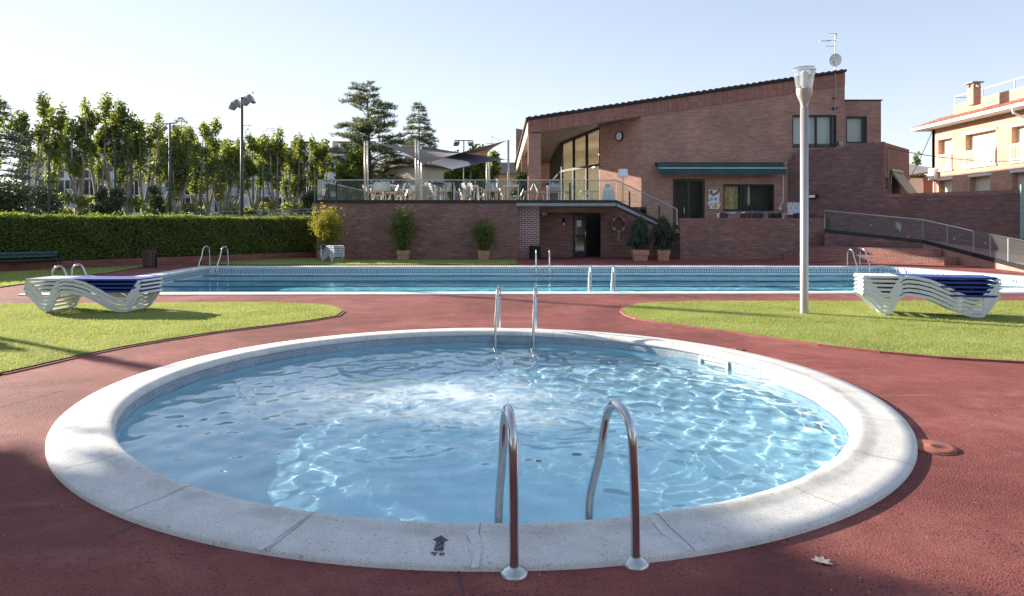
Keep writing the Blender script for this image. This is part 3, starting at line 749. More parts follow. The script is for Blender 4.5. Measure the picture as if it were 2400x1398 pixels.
# overflow slots on the sunlit end wall
qa, qb = inset(LAP, .462)[1], inset(LAP, .462)[2]
for px in (2088, 2226, 2380):
    k = (px - 1200) / 1600; t = (k * qa.y - qa.x) / ((qb.x - qa.x) - k * (qb.y - qa.y)); c = qa.lerp(qb, t); d = (qb - qa).normalized(); n_ = Vector((-d.y, d.x, 0))
    mb = MB()
    for (u0, u1, a, b_) in ((-.3, .3, -.07, -.045), (-.3, .3, -.205, -.185), (-.3, -.275, -.185, -.07), (.275, .3, -.185, -.07), (-.1, -.08, -.185, -.07), (.08, .1, -.185, -.07)):
        mb.slab([c + d * u0 + Vector((0, 0, a)), c + d * u1 + Vector((0, 0, a)), c + d * u1 + Vector((0, 0, b_)), c + d * u0 + Vector((0, 0, b_))], n_ * .02)
    sl = mb.build('overflow_slot', M['white_plastic'], lp, world=True)
    mb = MB(); mb.quad(*[c + n_ * .006 + d * u + Vector((0, 0, z)) for u, z in ((-.275, -.185), (.275, -.185), (.275, -.07), (-.275, -.07))])
    x = mb.build('opening', M['dark'], sl); x.location = -Vector(lp.location)

# ------------------------------------------------------------------ ladders
def ladder(label, p1, p2, side=1, hgt=0.66, group='steel pool ladders', twist=0.0):
    """p1, p2: the feet of the two handrails on the deck; the rails bend towards the pool on the left of p1->p2 (side=1)"""
    p1 = Vector((p1[0], p1[1], 0)); p2 = Vector((p2[0], p2[1], 0)); c = (p1 + p2) / 2; d = p2 - p1; w = d.length / 2
    t = thing('pool_ladder', label, 'pool ladder', c, math.atan2(d.y, d.x), group)
    sp = [(0, 0.0), (.004, .15), (.012, .38), (.025, .50)]
    for k in range(1, 11):
        a = PI - PI * 0.90 * k / 10; sp.append((.165 + .14 * math.cos(a) * 1.0, hgt - .155 + .155 * math.sin(a)))
    sp += [(.36, .36), (.42, .24), (.455, .165), (.475, .11), (.485, .04), (.487, -.1), (.487, -.35), (.487, -.62)]
    for s_ in (-1, 1):
        mb = MB(); tw = twist if s_ > 0 else 0.0; pts = [Vector((s_ * w - side * a * math.sin(tw), side * a * math.cos(tw), z)) for a, z in sp]
        # smooth the path
        q = [pts[0]]
        for i in range(len(pts) - 1):
            q += [pts[i].lerp(pts[i + 1], .3), pts[i].lerp(pts[i + 1], .7)]
        q.append(pts[-1]); mb.tube(q, .0212, 14)
        r_ = mb.build('handrail', M['steel'], t, smooth=True)
        mb = MB(); mb.lathe([(.0215, .034), (.027, .032), (.030, .026), (.044, .022), (.048, .016), (.056, .013), (.060, .006), (.061, 0)], 28, (s_ * w, 0, 0))
        mb.build('flange', M['steel_flange'], t, smooth=True)
    for z in (-.22, -.46):
        mb = MB(); mb.box(-w, side * .487 - .04, z, w, side * .487 + .04, z + .025); mb.build('step', M['steel_flange'], t)
    return t
ladder('nearest steel ladder with two large curved handrails in front of the round pool', G(1205, 1345), G(1490, 1322), 1, twist=.17)
ladder('steel ladder on the far edge of the round pool, facing the nearest ladder', G(1172, 773), G(1257, 774.5), -1, .62)
ladder('steel ladder on the near edge of the long pool, beyond the round pool', G(1385, 688.5), G(1440, 688.5), 1, .60)
ladder('steel ladder on the far edge of the long pool, before the dark bin', G(1256, 626.3), G(1287, 626.3), -1, .62)
def ladder_at(label, a, dx, dy, w, hgt):
    """a: foot of first rail; the ladder bends along (dx, dy)"""
    d = Vector((dx, dy, 0)).normalized(); lat = Vector((d.y, -d.x, 0)); a = Vector((a[0], a[1], 0))
    return ladder(label, a, a + lat * w, 1 if w > 0 else -1, hgt)
ladder_at('steel ladder at the right end of the long pool, below the steps', (12.0, 24.45, 0), .22, -.97, -.52, .64)
ladder_at('tall wide steel ladder in the far left corner of the long pool', G(492, 626.2), -.42, -.90, -.90, .74)
ladder_at('steel ladder at the left end of the long pool, behind the lounger stack', (-10.12, 15.0, 0), .99, -.05, -.62, .60)

# ------------------------------------------------------------------ loungers
def lounger_proto():
    t = thing('sun_lounger', 'x', 'sun lounger')
    K = .925
    prof = [(0, .335), (.17, .20), (.33, .035), (.37, .02), (.49, .02), (.525, .045), (.60, .20), (.69, .325), (.78, .345), (.95, .33), (1.15, .285), (1.40, .18), (1.62, .07), (1.80, .015), (1.86, .012), (1.97, .012), (2.02, .03), (2.14, .18), (2.24, .315), (2.26, .345)]
    P2 = [Vector((a * K, 0, z + .0)) for a, z in prof]
    W = .68
    for v in (0, W - .035):
        mb = MB(); n = len(P2)
        # band of constant thickness with a small outward flange
        nrm = []
        for i in range(n):
            tg = (P2[min(i + 1, n - 1)] - P2[max(0, i - 1)]).normalized(); nn = Vector((-tg.z, 0, tg.x)); nrm.append(nn if nn.z > 0 else -nn)
        th = .052
        for y in (v, v + .035):
            for i in range(n): mb.v.append((P2[i].x, y, max(P2[i].z, 0.0)))
            for i in range(n):
                q = P2[i] + nrm[i] * th; mb.v.append((q.x, y, q.z))
        for i in range(n - 1):
            mb.f += [(i, i + 1, n + i + 1, n + i), (2 * n + i + 1, 2 * n + i, 3 * n + i, 3 * n + i + 1), (n + i, n + i + 1, 3 * n + i + 1, 3 * n + i), (i + 1, i, 2 * n + i, 2 * n + i + 1)]
        mb.f += [(0, n, 3 * n, 2 * n), (n - 1, 3 * n - 1, 4 * n - 1, 2 * n - 1)]
        mb.build('side_frame', M['white_plastic'], t)
    # cross pieces at the feet and the two ends
    for a, z in ((.02, .34), (.40, .0), (1.87, .0), (2.22, .33)):
        mb = MB(); mb.bbox(a * K, .03, z + .004, a * K + .07, W - .03, z + .036, .006); mb.build('cross_rail', M['white_plastic'], t)
    zt = .378
    mb = MB()
    for k in range(8):
        mb.box((.03 + k * .082) * K, .01, zt - .028, (.03 + k * .082 + .066) * K, W - .01, zt + .006)
    mb.box(.03 * K, .0, zt - .03, .69 * K, .03, zt + .01); mb.box(.03 * K, W - .03, zt - .03, .69 * K, W, zt + .01)
    mb.build('slatted_panel', M['white_plastic'], t)
    mb = MB(); nseg = 14
    for j in range(2):
        zz = zt + (.010 if j == 0 else -.028)
        for i in range(nseg + 1):
            a = (.70 + (2.24 - .70) * i / nseg) * K
            for y in (.014, .10, W - .10, W - .014): mb.v.append((a, y, zz - (.006 * math.sin(PI * i / nseg) if j == 0 else 0)))
    q = 4 * (nseg + 1)
    for i in range(nseg):
        for k in range(3):
            mb.f.append((i * 4 + k, i * 4 + 4 + k, i * 4 + 5 + k, i * 4 + k + 1)); mb.f.append((q + i * 4 + k + 1, q + i * 4 + 5 + k, q + i * 4 + 4 + k, q + i * 4 + k))
        mb.f.append((i * 4, q + i * 4, q + i * 4 + 4, i * 4 + 4)); mb.f.append((i * 4 + 3, i * 4 + 7, q + i * 4 + 7, q + i * 4 + 3))
    mb.f.append((0, 1, q + 1, q)); mb.f.append((nseg * 4, q + nseg * 4, q + nseg * 4 + 3, nseg * 4 + 3))
    mb.build('sling', M['fabric_blue'], t)
    return t
lg0 = lounger_proto(); used_lg = [False]
ordn = ['bottom', 'second from the bottom', 'third from the bottom', 'fourth from the bottom', 'fifth from the bottom', 'sixth from the bottom', 'top']
def stack(n, org, ang, off, z0, where, group, sc=1.0):
    for k in range(n):
        pos = ordn[k] if k < n - 1 else 'topmost'
        lab = 'white lounger with blue sling, %s of the stack %s' % (pos, where)
        jit = (random.uniform(-.012, .012), random.uniform(-.010, .010))
        loc = (org[0] + jit[0], org[1] + jit[1], z0 + k * off)
        if not used_lg[0]:
            lg0.location = loc; lg0.rotation_euler = (0, 0, ang); lg0['label'] = lab; lg0['group'] = group; used_lg[0] = True
            if sc != 1: lg0.scale = (sc,) * 3
        else: dup(lg0, loc, ang + random.uniform(-.009, .009), lab, group, (sc, sc, sc))
def stack_px(n, fl, fr, off, where, group):
    a, c = G(*fl), G(*fr); d = (c - a); ang = math.atan2(d.y, d.x); sc = d.length / ((1.99 - .35) * .925) * .935
    o_ = (a + c) / 2 - d.normalized() * (1.17 * .925 * sc)
    stack(n, o_, ang, off, .02, where, group, sc)
stack_px(4, (91, 735.6), (303, 736.7), .066, 'on the left lawn', 'loungers stacked on the left lawn')
stack_px(5, (2060, 742), (2312, 750), .070, 'beside the lamp post', 'loungers stacked on the right lawn')

# drain lids, leaf and small litter
def lid(px, py, r, label, z=.012):
    c = G(px, py); t = thing('drain_lid', label, 'drain lid', c)
    mb = MB(); mb.lathe([(0, z + .004), (r * .12, z + .004), (r * .14, z), (r * .75, z + .003), (r * .97, z), (r, z - .004), (r, 0)], 40); mb.build('cover', M['lid'], t, smooth=True)
    mb = MB(); mb.lathe([(r + .002, .006), (r + .014, .006), (r + .016, 0)], 40); mb.build('rim', M['deck'], t)
    mb = MB(); mb.box(-.014, -.004, z + .002, .014, .004, z + .007); mb.build('lifting_slot', M['dark'], t)
lid(2185, 1050, .145, 'round red drain lid beside the right end of the round pool coping', .013)
lid(1726, 821, .085, 'small round red drain lid beyond the round pool skimmer')
c = G(1925, 1320)
prof = [(0, -.055), (.012, -.03), (.035, -.035), (.022, -.012), (.048, -.002), (.026, .012), (.034, .036), (.012, .03), (0, .055), (-.012, .03), (-.034, .034), (-.026, .010), (-.048, .0), (-.022, -.014), (-.034, -.036), (-.012, -.03)]
mb = MB(); mb.v = [(a * .8, b_ * .9, .006 + abs(a) * .22) for a, b_ in prof] + [(0, 0, .005)]; mb.f = [(i, (i + 1) % 16, 16) for i in range(16)]
o = mb.build('fallen_leaf', plain('dry_white_leaf', (0.52, 0.47, 0.36), 0.8, var=.3, vs=40), None, loc=c); o.rotation_euler = (0, 0, 1.0)
tag(o, 'pale lobed leaf lying on the shaded red deck right of the nearest ladder', 'leaf')
lv = []
for _ in range(70):
    px, py = random.uniform(0, 2400), random.uniform(700, 1398)
    p = G(px, py)
    r_ = (p.xy - PC.xy).length
    if r_ < 3.5 or 14.3 < p.y < 25: continue
    a = random.uniform(0, 6.28); s_ = random.uniform(.004, .011)
    for k in range(4): lv.append((p.x + s_ * math.cos(a + k * PI / 2) * (1 if k % 2 else .5), p.y + s_ * math.sin(a + k * PI / 2) * (1 if k % 2 else .5), .028 if False else .006 + .004 * (k % 2)))
tag(np_quads('litter', np.array(lv), plain('leaf_bits', (0.40, 0.30, 0.2), 0.8)), 'tiny dry leaf bits scattered over the red deck', 'leaf litter', kind='stuff')
# leaves floating on the round pool
for k, (px, py, s_) in enumerate(((1352, 1066, .055), (1262, 1081, .03), (415, 1075, .035))):
    c = G(px, py, WZ + .004); mb = MB(); mb.v = [(math.cos(a) * s_ * (1 if j % 2 else .55), math.sin(a) * s_ * .6, 0.002 * (j % 2)) for j, a in enumerate([i * PI / 4 for i in range(8)])]; mb.f = [tuple(range(8))]
    o = mb.build('floating_leaf', plain('dark_wet_leaf', (0.10, 0.11, 0.09), 0.6), None, loc=c)
    tag(o, ['dark leaf floating left of the right handrail of the nearest ladder', 'small dark leaf floating in line between the two nearest handrails', 'brown leaf floating near the left rim of the round pool'][k], 'leaf', 'leaves floating on the round pool')

# ------------------------------------------------------------------ clubhouse and terrace
def rect(x0, z0, x1, z1): return [(x0, z0), (x1, z0), (x1, z1), (x0, z1)]
TZ = 2.58                                   # terrace floor
tb = thing('brick_terrace', 'raised brick terrace with a black edge carrying the dining tables', 'terrace', (-8.6, 30, 0))
xr = xat(1213, 30)
mb = MB(); mb.wall(rect(-8.6, 0, xr, 2.47), [], (0, 30, 0), (1, 0, 0), .3); mb.wall(rect(0, 0, 9.6, 2.47), [], (-8.6, 39.9, 0), (0, -1, 0), .3)
mb.build('wall', M['brick'], tb, world=True)
mb = MB(); mb.box(-8.66, 29.94, 2.475, xat(1445, 30), 30.12, 2.60); mb.box(-8.70, 30.12, 2.475, -8.58, 39.9, 2.60); mb.build('edge_beam', M['black'], tb, world=True)
mb = MB(); mb.box(-8.56, 30.125, 2.50, xat(1445, 30), 33.2, TZ); mb.box(-8.56, 33.203, 2.50, 2.7, 40, TZ); mb.build('floor', M['terrace_floor'], tb, world=True)
# projecting brick pier with pale joints, and the recess behind it
mb = MB(); mb.box(xr, 30.35, 0, 1.22, 31.9, 2.33); mb.build('pier', M['brick_pale_joint'], tb, world=True)
mb = MB(); mb.box(xat(1211, 30), 29.97, 2.335, xat(1443, 30), 32.6, 2.472); mb.build('balcony_slab', M['concrete'], tb, world=True)
mb = MB(); mb.box(1.22, 31.2, 2.08, 4.75, 31.45, 2.33); mb.build('beam', M['brick_light'], tb, world=True)
dx0, dx1 = xat(1343, 32), xat(1408, 32)
mb = MB(); mb.wall([(1.22, 0), (dx0, 0), (dx0, 2.06), (dx1, 2.06), (dx1, 0), (7.38, 0), (7.38, 1.2), (6.7, 1.45), (4.9, 2.33), (1.22, 2.33)], [], (0, 32, 0), (1, 0, 0), .25)
mb.build('recess_wall', M['brick'], tb, world=True)
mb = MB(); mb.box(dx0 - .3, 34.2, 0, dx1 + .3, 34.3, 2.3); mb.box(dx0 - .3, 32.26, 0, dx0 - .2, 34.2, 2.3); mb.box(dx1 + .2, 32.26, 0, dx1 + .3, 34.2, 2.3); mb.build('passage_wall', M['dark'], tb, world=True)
# glazed door leaf standing in the opening
dm = (dx0 + dx1) / 2 - .02
mb = MB()
for a in (rect(dx0 + .02, .02, dx0 + .12, 2.03), rect(dm - .10, .02, dm, 2.03), rect(dx0 + .12, .02, dm - .1, .14), rect(dx0 + .12, .95, dm - .1, 1.05), rect(dx0 + .12, 1.93, dm - .1, 2.03)):
    mb.box(a[0][0], 32.05, a[0][1], a[2][0], 32.11, a[2][1])
dr = mb.build('door', M['dark'], tb, world=True)
mb = MB(); mb.box(dx0 + .12, 32.07, .14, dm - .1, 32.085, 1.93); x = mb.build('pane', M['dark_glass'], dr, world=False); x.location = -Vector(tb.location)
mb = MB(); mb.box(dx0 + .18, 32.055, 1.42, dx0 + .40, 32.066, 1.72); x = mb.build('notice', M['paper'], dr); x.location = -Vector(tb.location)
mb = MB(); mb.tube([(dm - .05, 32.02, .9), (dm - .05, 32.0, 1.0), (dm - .05, 32.02, 1.2)], .012, 6); x = mb.build('handle', M['steel'], dr); x.location = -Vector(tb.location)

# glass balustrade of the terrace, stairs and their balustrade
RZ = 3.48
bal = thing('terrace_balustrade', 'glass balustrade with a thin steel rail along the front of the terrace', 'balustrade', (-8.6, 30.0, TZ))
xe = xat(1445, 30)
mb = MB(); mb.tube([(-8.58, 39.5, RZ), (-8.58, 30.03, RZ), (xe, 30.03, RZ)], .022, 8); mb.build('handrail', M['steel_flange'], bal, world=True)
cuts = [-8.58, xat(788, 30), xat(920, 30), xat(1060, 30), xat(1195, 30), xat(1336, 30), xe]
for a, c in zip(cuts, cuts[1:]):
    mb = MB(); mb.box(a + .02, 30.02, 2.61, c - .02, 30.034, RZ - .03); mb.build('glass_panel', M['glass'], bal, world=True)
for k in range(4):
    mb = MB(); mb.box(-8.587, 30.1 + k * 2.35, 2.61, -8.573, 30.1 + k * 2.35 + 2.3, RZ - .03); mb.build('glass_panel', M['glass'], bal, world=True)
for px in (788, 1060, 1336):
    mb = MB(); mb.box(xat(px, 30) - .035, 30.045, TZ, xat(px, 30) + .035, 30.10, 3.36); mb.build('post', M['black'], bal, world=True)
for yy in (31.8, 33.2, 35.5, 37.8):
    mb = MB(); mb.box(-8.56, yy - .035, TZ, -8.50, yy + .035, RZ - .05); mb.build('post', M['black'], bal, world=True)

sb = thing('outdoor_stairs', 'stairs with a sloping glass balustrade descending from the terrace to the lower terrace', 'stairs', (xe, 30, 1.3))
x2, z2 = xat(1550, 30), zat(530, 30)
mb = MB(); mb.slab([(xe, 29.97, 2.335), (xe, 29.97, 2.472), (x2, 29.97, z2 + .10), (x2, 29.97, z2 - .03)][::-1], (0, 1.3, 0)); mb.build('stringer', M['concrete'], sb, world=True)
mb = MB(); mb.slab([(xe, 29.94, 2.477), (xe, 29.94, 2.60), (x2 + .35, 29.94, z2 + .04), (x2 + .35, 29.94, z2 - .09)][::-1], (0, .16, 0)); mb.build('edge_beam', M['black'], sb, world=True)
n = 8; mb = MB()
for k in range(n):
    xa = xe + (x2 + .3 - xe) * k / n; mb.box(xa, 30.12, 2.3 - (k) * .13, xa + (x2 + .3 - xe) / n + .05, 31.25, 2.56 - (k + 1) * .125)
mb.build('treads', M['terrace_floor'], sb, world=True)
x3 = xat(1587, 30); zr3 = zat(490, 30)
mb = MB(); mb.tube([(xe, 30.03, RZ), (x3 - .02, 30.03, zr3), (x3, 30.03, zr3 - .04), (x3, 30.03, 1.5)], .022, 8); mb.build('handrail', M['steel_flange'], sb, world=True)
mb = MB(); mb.slab([(xe + .03, 30.02, 2.60), (x3 - .03, 30.02, 1.58), (x3 - .03, 30.02, zr3 - .03), (xe + .03, 30.02, RZ - .03)], (0, .014, 0)); mb.build('glass_panel', M['glass'], sb, world=True)
for px, zt_ in ((1476, 2.98), (1546, 2.35)):
    x = xat(px, 30); mb = MB(); mb.box(x - .035, 30.045, zt_ - .78, x + .035, 30.10, zt_); mb.build('post', M['black'], sb, world=True)

# lower terrace wall
lw = thing('lower_terrace', 'lower terrace behind a long brick wall capped with upright bricks', 'terrace', (xat(1594, 30), 30, 0))
xa, xb = xat(1594, 30), xat(1936, 30)
mb = MB(); mb.box(xa, 30.0, 0, xb, 30.28, 1.69); mb.build('wall', M['brick'], lw, world=True)
mb = MB(); mb.box(xa - .01, 29.985, 1.692, xb + .01, 30.295, 1.80); mb.build('coping_bricks', M['soldier'], lw, world=True)
mb = MB(); mb.box(xa + .2, 30.29, .0, 14.4, 34.1, 1.28); mb.box(x2 + .25, 30.13, 1.14, xa + .2, 32.0, 1.28); mb.build('floor', M['terrace_floor'], lw, world=True)
mb = MB(); mb.box(xb + .02, 29.9, 1.16, xb + .14, 30.02, 1.82); mb.build('post', M['black'], lw, world=True)
mb = MB(); mb.box(xa, 30.285, 0, xa + .198, 32.0, 1.13); mb.build('return_wall', M['brick'], lw, world=True)

# main building ------------------------------------------------------------
YF = 33.0
ch = thing('clubhouse', 'brown brick clubhouse with a long sloping tiled roof and an angled glass front', 'building', (xat(1505, YF), YF, 0))
def zb(px, py): return zat(py, YF)
xl, xR = xat(1238, YF), xat(1980, YF)
ztl, ztR = zat(283, YF), zat(171, YF)
def ztop(x): return ztl + (ztR - ztl) * (x - xl) / (xR - xl)
xA = xat(1503, YF)
def zsoff(x): return 6.08 + .146 * (x - 1.40)
band = 0.62
# facade with openings
dX0, dX1, dZ0, dZ1 = xat(1577, YF), xat(1652, YF), 1.28, zat(420, YF)
wX0, wX1, wZ0, wZ1 = xat(1695, YF), xat(1815, YF), zat(496, YF), zat(432, YF)
uX0, uX1, uZ0, uZ1 = xat(1857, YF), xat(1961, YF), zat(347, YF), zat(270, YF)
mb = MB()
mb.wall([(xA, 1.2), (dX0, 1.2), (dX0, dZ1), (dX1, dZ1), (dX1, 1.2), (xR, 1.2), (xR, ztop(xR) - band), (xA, ztop(xA) - band)],
        [rect(wX0, wZ0, wX1, wZ1), rect(uX0, uZ0, uX1, uZ1)], (0, YF, 0), (1, 0, 0), .3)
mb.build('front_wall', M['brick_light'], ch, world=True)
# sloping band of upright bricks under the verge
mb = MB(); mb.slab([(xl, YF - .03, ztl - .62), (xR, YF - .03, ztop(xR) - band), (xR, YF - .03, ztop(xR)), (xl, YF - .03, ztl)], (0, .36, 0)); mb.build('verge_band', M['soldier'] if False else brick_mat('verge_soldier', (0.40, 0.19, 0.15), (0.28, 0.135, 0.11), (0.30, 0.19, 0.16), stain_amt=.15, soldier=True, course=.62, ms=.008), ch, world=True)
px1 = xat(1268, YF)
mb = MB(); mb.box(xl, YF - .025, TZ, px1, YF + .8, ztl - .625); mb.build('pillar', M['brick_light'], ch, world=True)
# eave beam running back on the left, lit by the sun
be = Vector((.30, 52, 6.05)); b0 = Vector((xl - .02, YF - .02, ztl - .03))
mb = MB(); mb.slab([(xl - .02, YF + .34, ztl - .62), (xl - .02, YF + .34, ztl), (be.x, be.y, be.z), (be.x, be.y, be.z - .62)], (.25, 0, 0)); mb.build('eave_beam', M['beige_wall'], ch, world=True)
for yy in (42.0, 51.0):
    t_ = (yy - YF) / (52 - YF); xx = xl + (be.x - xl) * t_; zz = ztl + (be.z - ztl) * t_
    mb = MB(); mb.box(xx + .02, yy, TZ, xx + .8, yy + .8, zz - .60); mb.build('pillar', M['brick_light'], ch, world=True)
# roof: slab following the slope, wavy tiled verge, dark soffit
mb = MB()
def rz(x, y): return ztop(x) + .02 + (be.z - ztl) * (y - YF) / (52 - YF) * max(0, 1 - (x - xl) / 6)
xs = np.linspace(xl - .12, xR + .03, 60); ys = [YF - .14, YF + .2, 38, 44, 52]
nxs = len(xs)
for z_ in (0.10, 0.0):
    for y in ys:
        for x in xs: mb.v.append((x - (max(0, (y - YF)) * (xl - be.x) / 19 * max(0, 1 - (x - xl) / 6)), y, rz(x, y) + z_ + (.035 * abs(math.sin(x * PI / .30)) if z_ > 0 else 0)))
k = nxs * len(ys)
for j in range(len(ys) - 1):
    for i in range(nxs - 1):
        a = j * nxs + i; mb.f.append((a, a + 1, a + nxs + 1, a + nxs)); mb.f.append((k + a + nxs, k + a + nxs + 1, k + a + 1, k + a))
for i in range(nxs - 1): mb.f.append((k + i, k + i + 1, i + 1, i))
for j in range(len(ys) - 1):
    a = j * nxs; mb.f.append((a, a + nxs, k + a + nxs, k + a)); a += nxs - 1; mb.f.append((a + nxs, a, k + a, k + a + nxs))
mb.build('roof', M['roof_dark'], ch, world=True)
mb = MB()
L = xR - xl; nt_ = int(L / .30)
for i in range(nt_):
    x = xl - .08 + L * (i + .5) / nt_; z = ztop(x) + .075
    pts = [(x + .13 * math.cos(a), YF - .17, z + .10 * math.sin(a)) for a in np.linspace(0, PI, 8)]
    pts2 = [(p[0], YF + .35, p[2]) for p in pts]
    b_ = len(mb.v); mb.v += pts + pts2
    for q in range(7): mb.f.append((b_ + q + 1, b_ + q, b_ + 8 + q, b_ + 9 + q))
    mb.f.append(tuple(range(b_, b_ + 8)))
mb.build('verge_tiles', M['roof_dark'], ch, world=True)
# soffit
mb = MB(); mb.slab([(xl + .26, YF + .34, zsoff(xl + .3)), (xA + 8, YF + .34, zsoff(xA + 8)), (xA + 8, 52, zsoff(xA + 8)), (be.x + .3, 52, zsoff(be.x + .3) - .15)], (0, 0, .06)); mb.build('soffit', M['soffit'], ch, world=True)
# angled brick wall with the clock, then the glazed front turning back
A_ = Vector((xA, YF, 0)); B_ = Vector((4.53, 35.15, 0)); C_ = Vector((2.83, 39.6, 0)); D_ = Vector((2.75, 51.5, 0))
def angwall(p, q, zlo, m, name, th=.25, y0=None):
    L = (q - p).length
    mb = MB(); mb.wall([(0, zlo), (L, zlo), (L, zsoff(q.x) + .02), (0, zsoff(p.x) + .02)], [], p, (q - p), th); return mb.build(name, m, ch, world=True)
angwall(B_, A_, TZ - .2, M['brick_light'], 'angled_wall')
mb = MB(); mb.wall(rect(0, 1.2, (A_ - Vector((xA, 34.2, 0))).length, TZ - .2), [], Vector((xA, 34.2, 0)), (0, -1, 0), .25); mb.build('side_wall', M['brick_light'], ch, world=True)
def glazing(p, q, nd, transom, name):
    L = (q - p).length; d = (q - p) / L; nb = Vector((-d.y, d.x, 0)); up = Vector((0, 0, 1)); w = .11
    mb = MB(); zp = lambda u: zsoff((p + d * u).x) - .01
    us = [w / 2] + [L * i / nd for i in range(1, nd)] + [L - w / 2]
    for u in us:
        c = p + d * u; mb.slab([c - d * w / 2 + up * TZ, c + d * w / 2 + up * TZ, c + d * w / 2 + up * zp(u), c - d * w / 2 + up * zp(u)], nb * .12)
    for i in range(len(us) - 1):
        a, c = us[i] + w / 2, us[i + 1] - w / 2
        for z0, z1, z2, z3 in ((TZ, TZ, TZ + .08, TZ + .08), (transom - .06, transom - .06, transom + .06, transom + .06), (zp(a) - .10, zp(c) - .10, zp(a), zp(c))):
            mb.slab([p + d * a + up * z0, p + d * c + up * z1, p + d * c + up * z3, p + d * a + up * z2], nb * .11)
    f = mb.build(name, M['dark'], ch, world=True)
    for i in range(len(us) - 1):
        a, c = us[i] + w / 2, us[i + 1] - w / 2
        for zz0, zz1 in (((TZ + .08, TZ + .08), (transom - .06, transom - .06)), ((transom + .06, transom + .06), (zp(a) - .1, zp(c) - .1))):
            mb = MB(); o_ = nb * .05
            mb.slab([p + d * a + up * zz0[0] + o_, p + d * c + up * zz0[1] + o_, p + d * c + up * zz1[1] + o_, p + d * a + up * zz1[0] + o_], nb * .012)
            x = mb.build('pane', M['window_glass'], f); x.location = -Vector(ch.location)
glazing(C_, B_, 3, 4.62, 'window_front')
glazing(D_, C_, 8, 4.62, 'window_side')
# room behind the glazing
mb = MB()
mb.box(11.5, YF + .32, TZ - .1, 11.6, 51, 8.3); mb.box(2.9, 51.2, TZ - .1, 11.5, 51.3, 7.6)
mb.build('room_wall', M['cream'], ch, world=True)
mb = MB(); mb.box(2.9, 40, TZ - .02, 11.5, 51, TZ + .01); mb.add([(4.7, 35.3, TZ + .01), (11.5, 35.3, TZ + .01), (11.5, 40, TZ + .01), (2.95, 40, TZ + .01)], [(0, 1, 2, 3)]); mb.build('room_floor', M['terrace_floor'], ch, world=True)
mb = MB()
cy = [36.2, 50.8]
mb.slab([(4.7, 35.4, zsoff(4.7) - .12), (11.4, 35.4, zsoff(11.4) - .12), (11.4, 51.1, zsoff(11.4) - .12), (3.0, 51.1, zsoff(3.0) - .12), (3.0, 39.9, zsoff(3.0) - .12)], (0, 0, .05)); mb.build('room_ceiling', plain('warm_ceiling', (0.82, 0.74, 0.58), .8), ch, world=True)
# hanging lamps added to brighten the dining room, taken as lit
for x, y, z in ((5.2, 39.5, 5.6), (7.5, 43.0, 5.9), (5.5, 47.0, 5.5)):
    mb = MB(); mb.lathe([(.03, .5), (.03, .12), (.16, .10), (.22, -.02), (.20, -.02), (.14, .08)], 16, (x, y, z)); mb.build('added_pendant', M['white_paint'], ch, world=True)
    ld = bpy.data.lights.new('room_fill_light', 'POINT'); ld.energy = 60; ld.color = (1.0, .93, .80); ld.shadow_soft_size = .08
    lo = bpy.data.objects.new('room_fill_light', ld); COL.objects.link(lo); lo.parent = ch; lo.location = Vector((x, y, z - .06)) - Vector(ch.location)
# other outer walls
mb = MB(); mb.wall(rect(0, 0, 18, ztop(xR) - .1), [], (xR, YF + .3, 0), (0, 1, 0), .3); mb.wall([(0, 0), (xR - .3, 0), (xR - .3, ztop(xR) - .1), (0, 6.1)], [], (xR, 51.6, 0), (-1, 0, 0), .3)
mb.build('back_wall', M['brick_light'], ch, world=True)
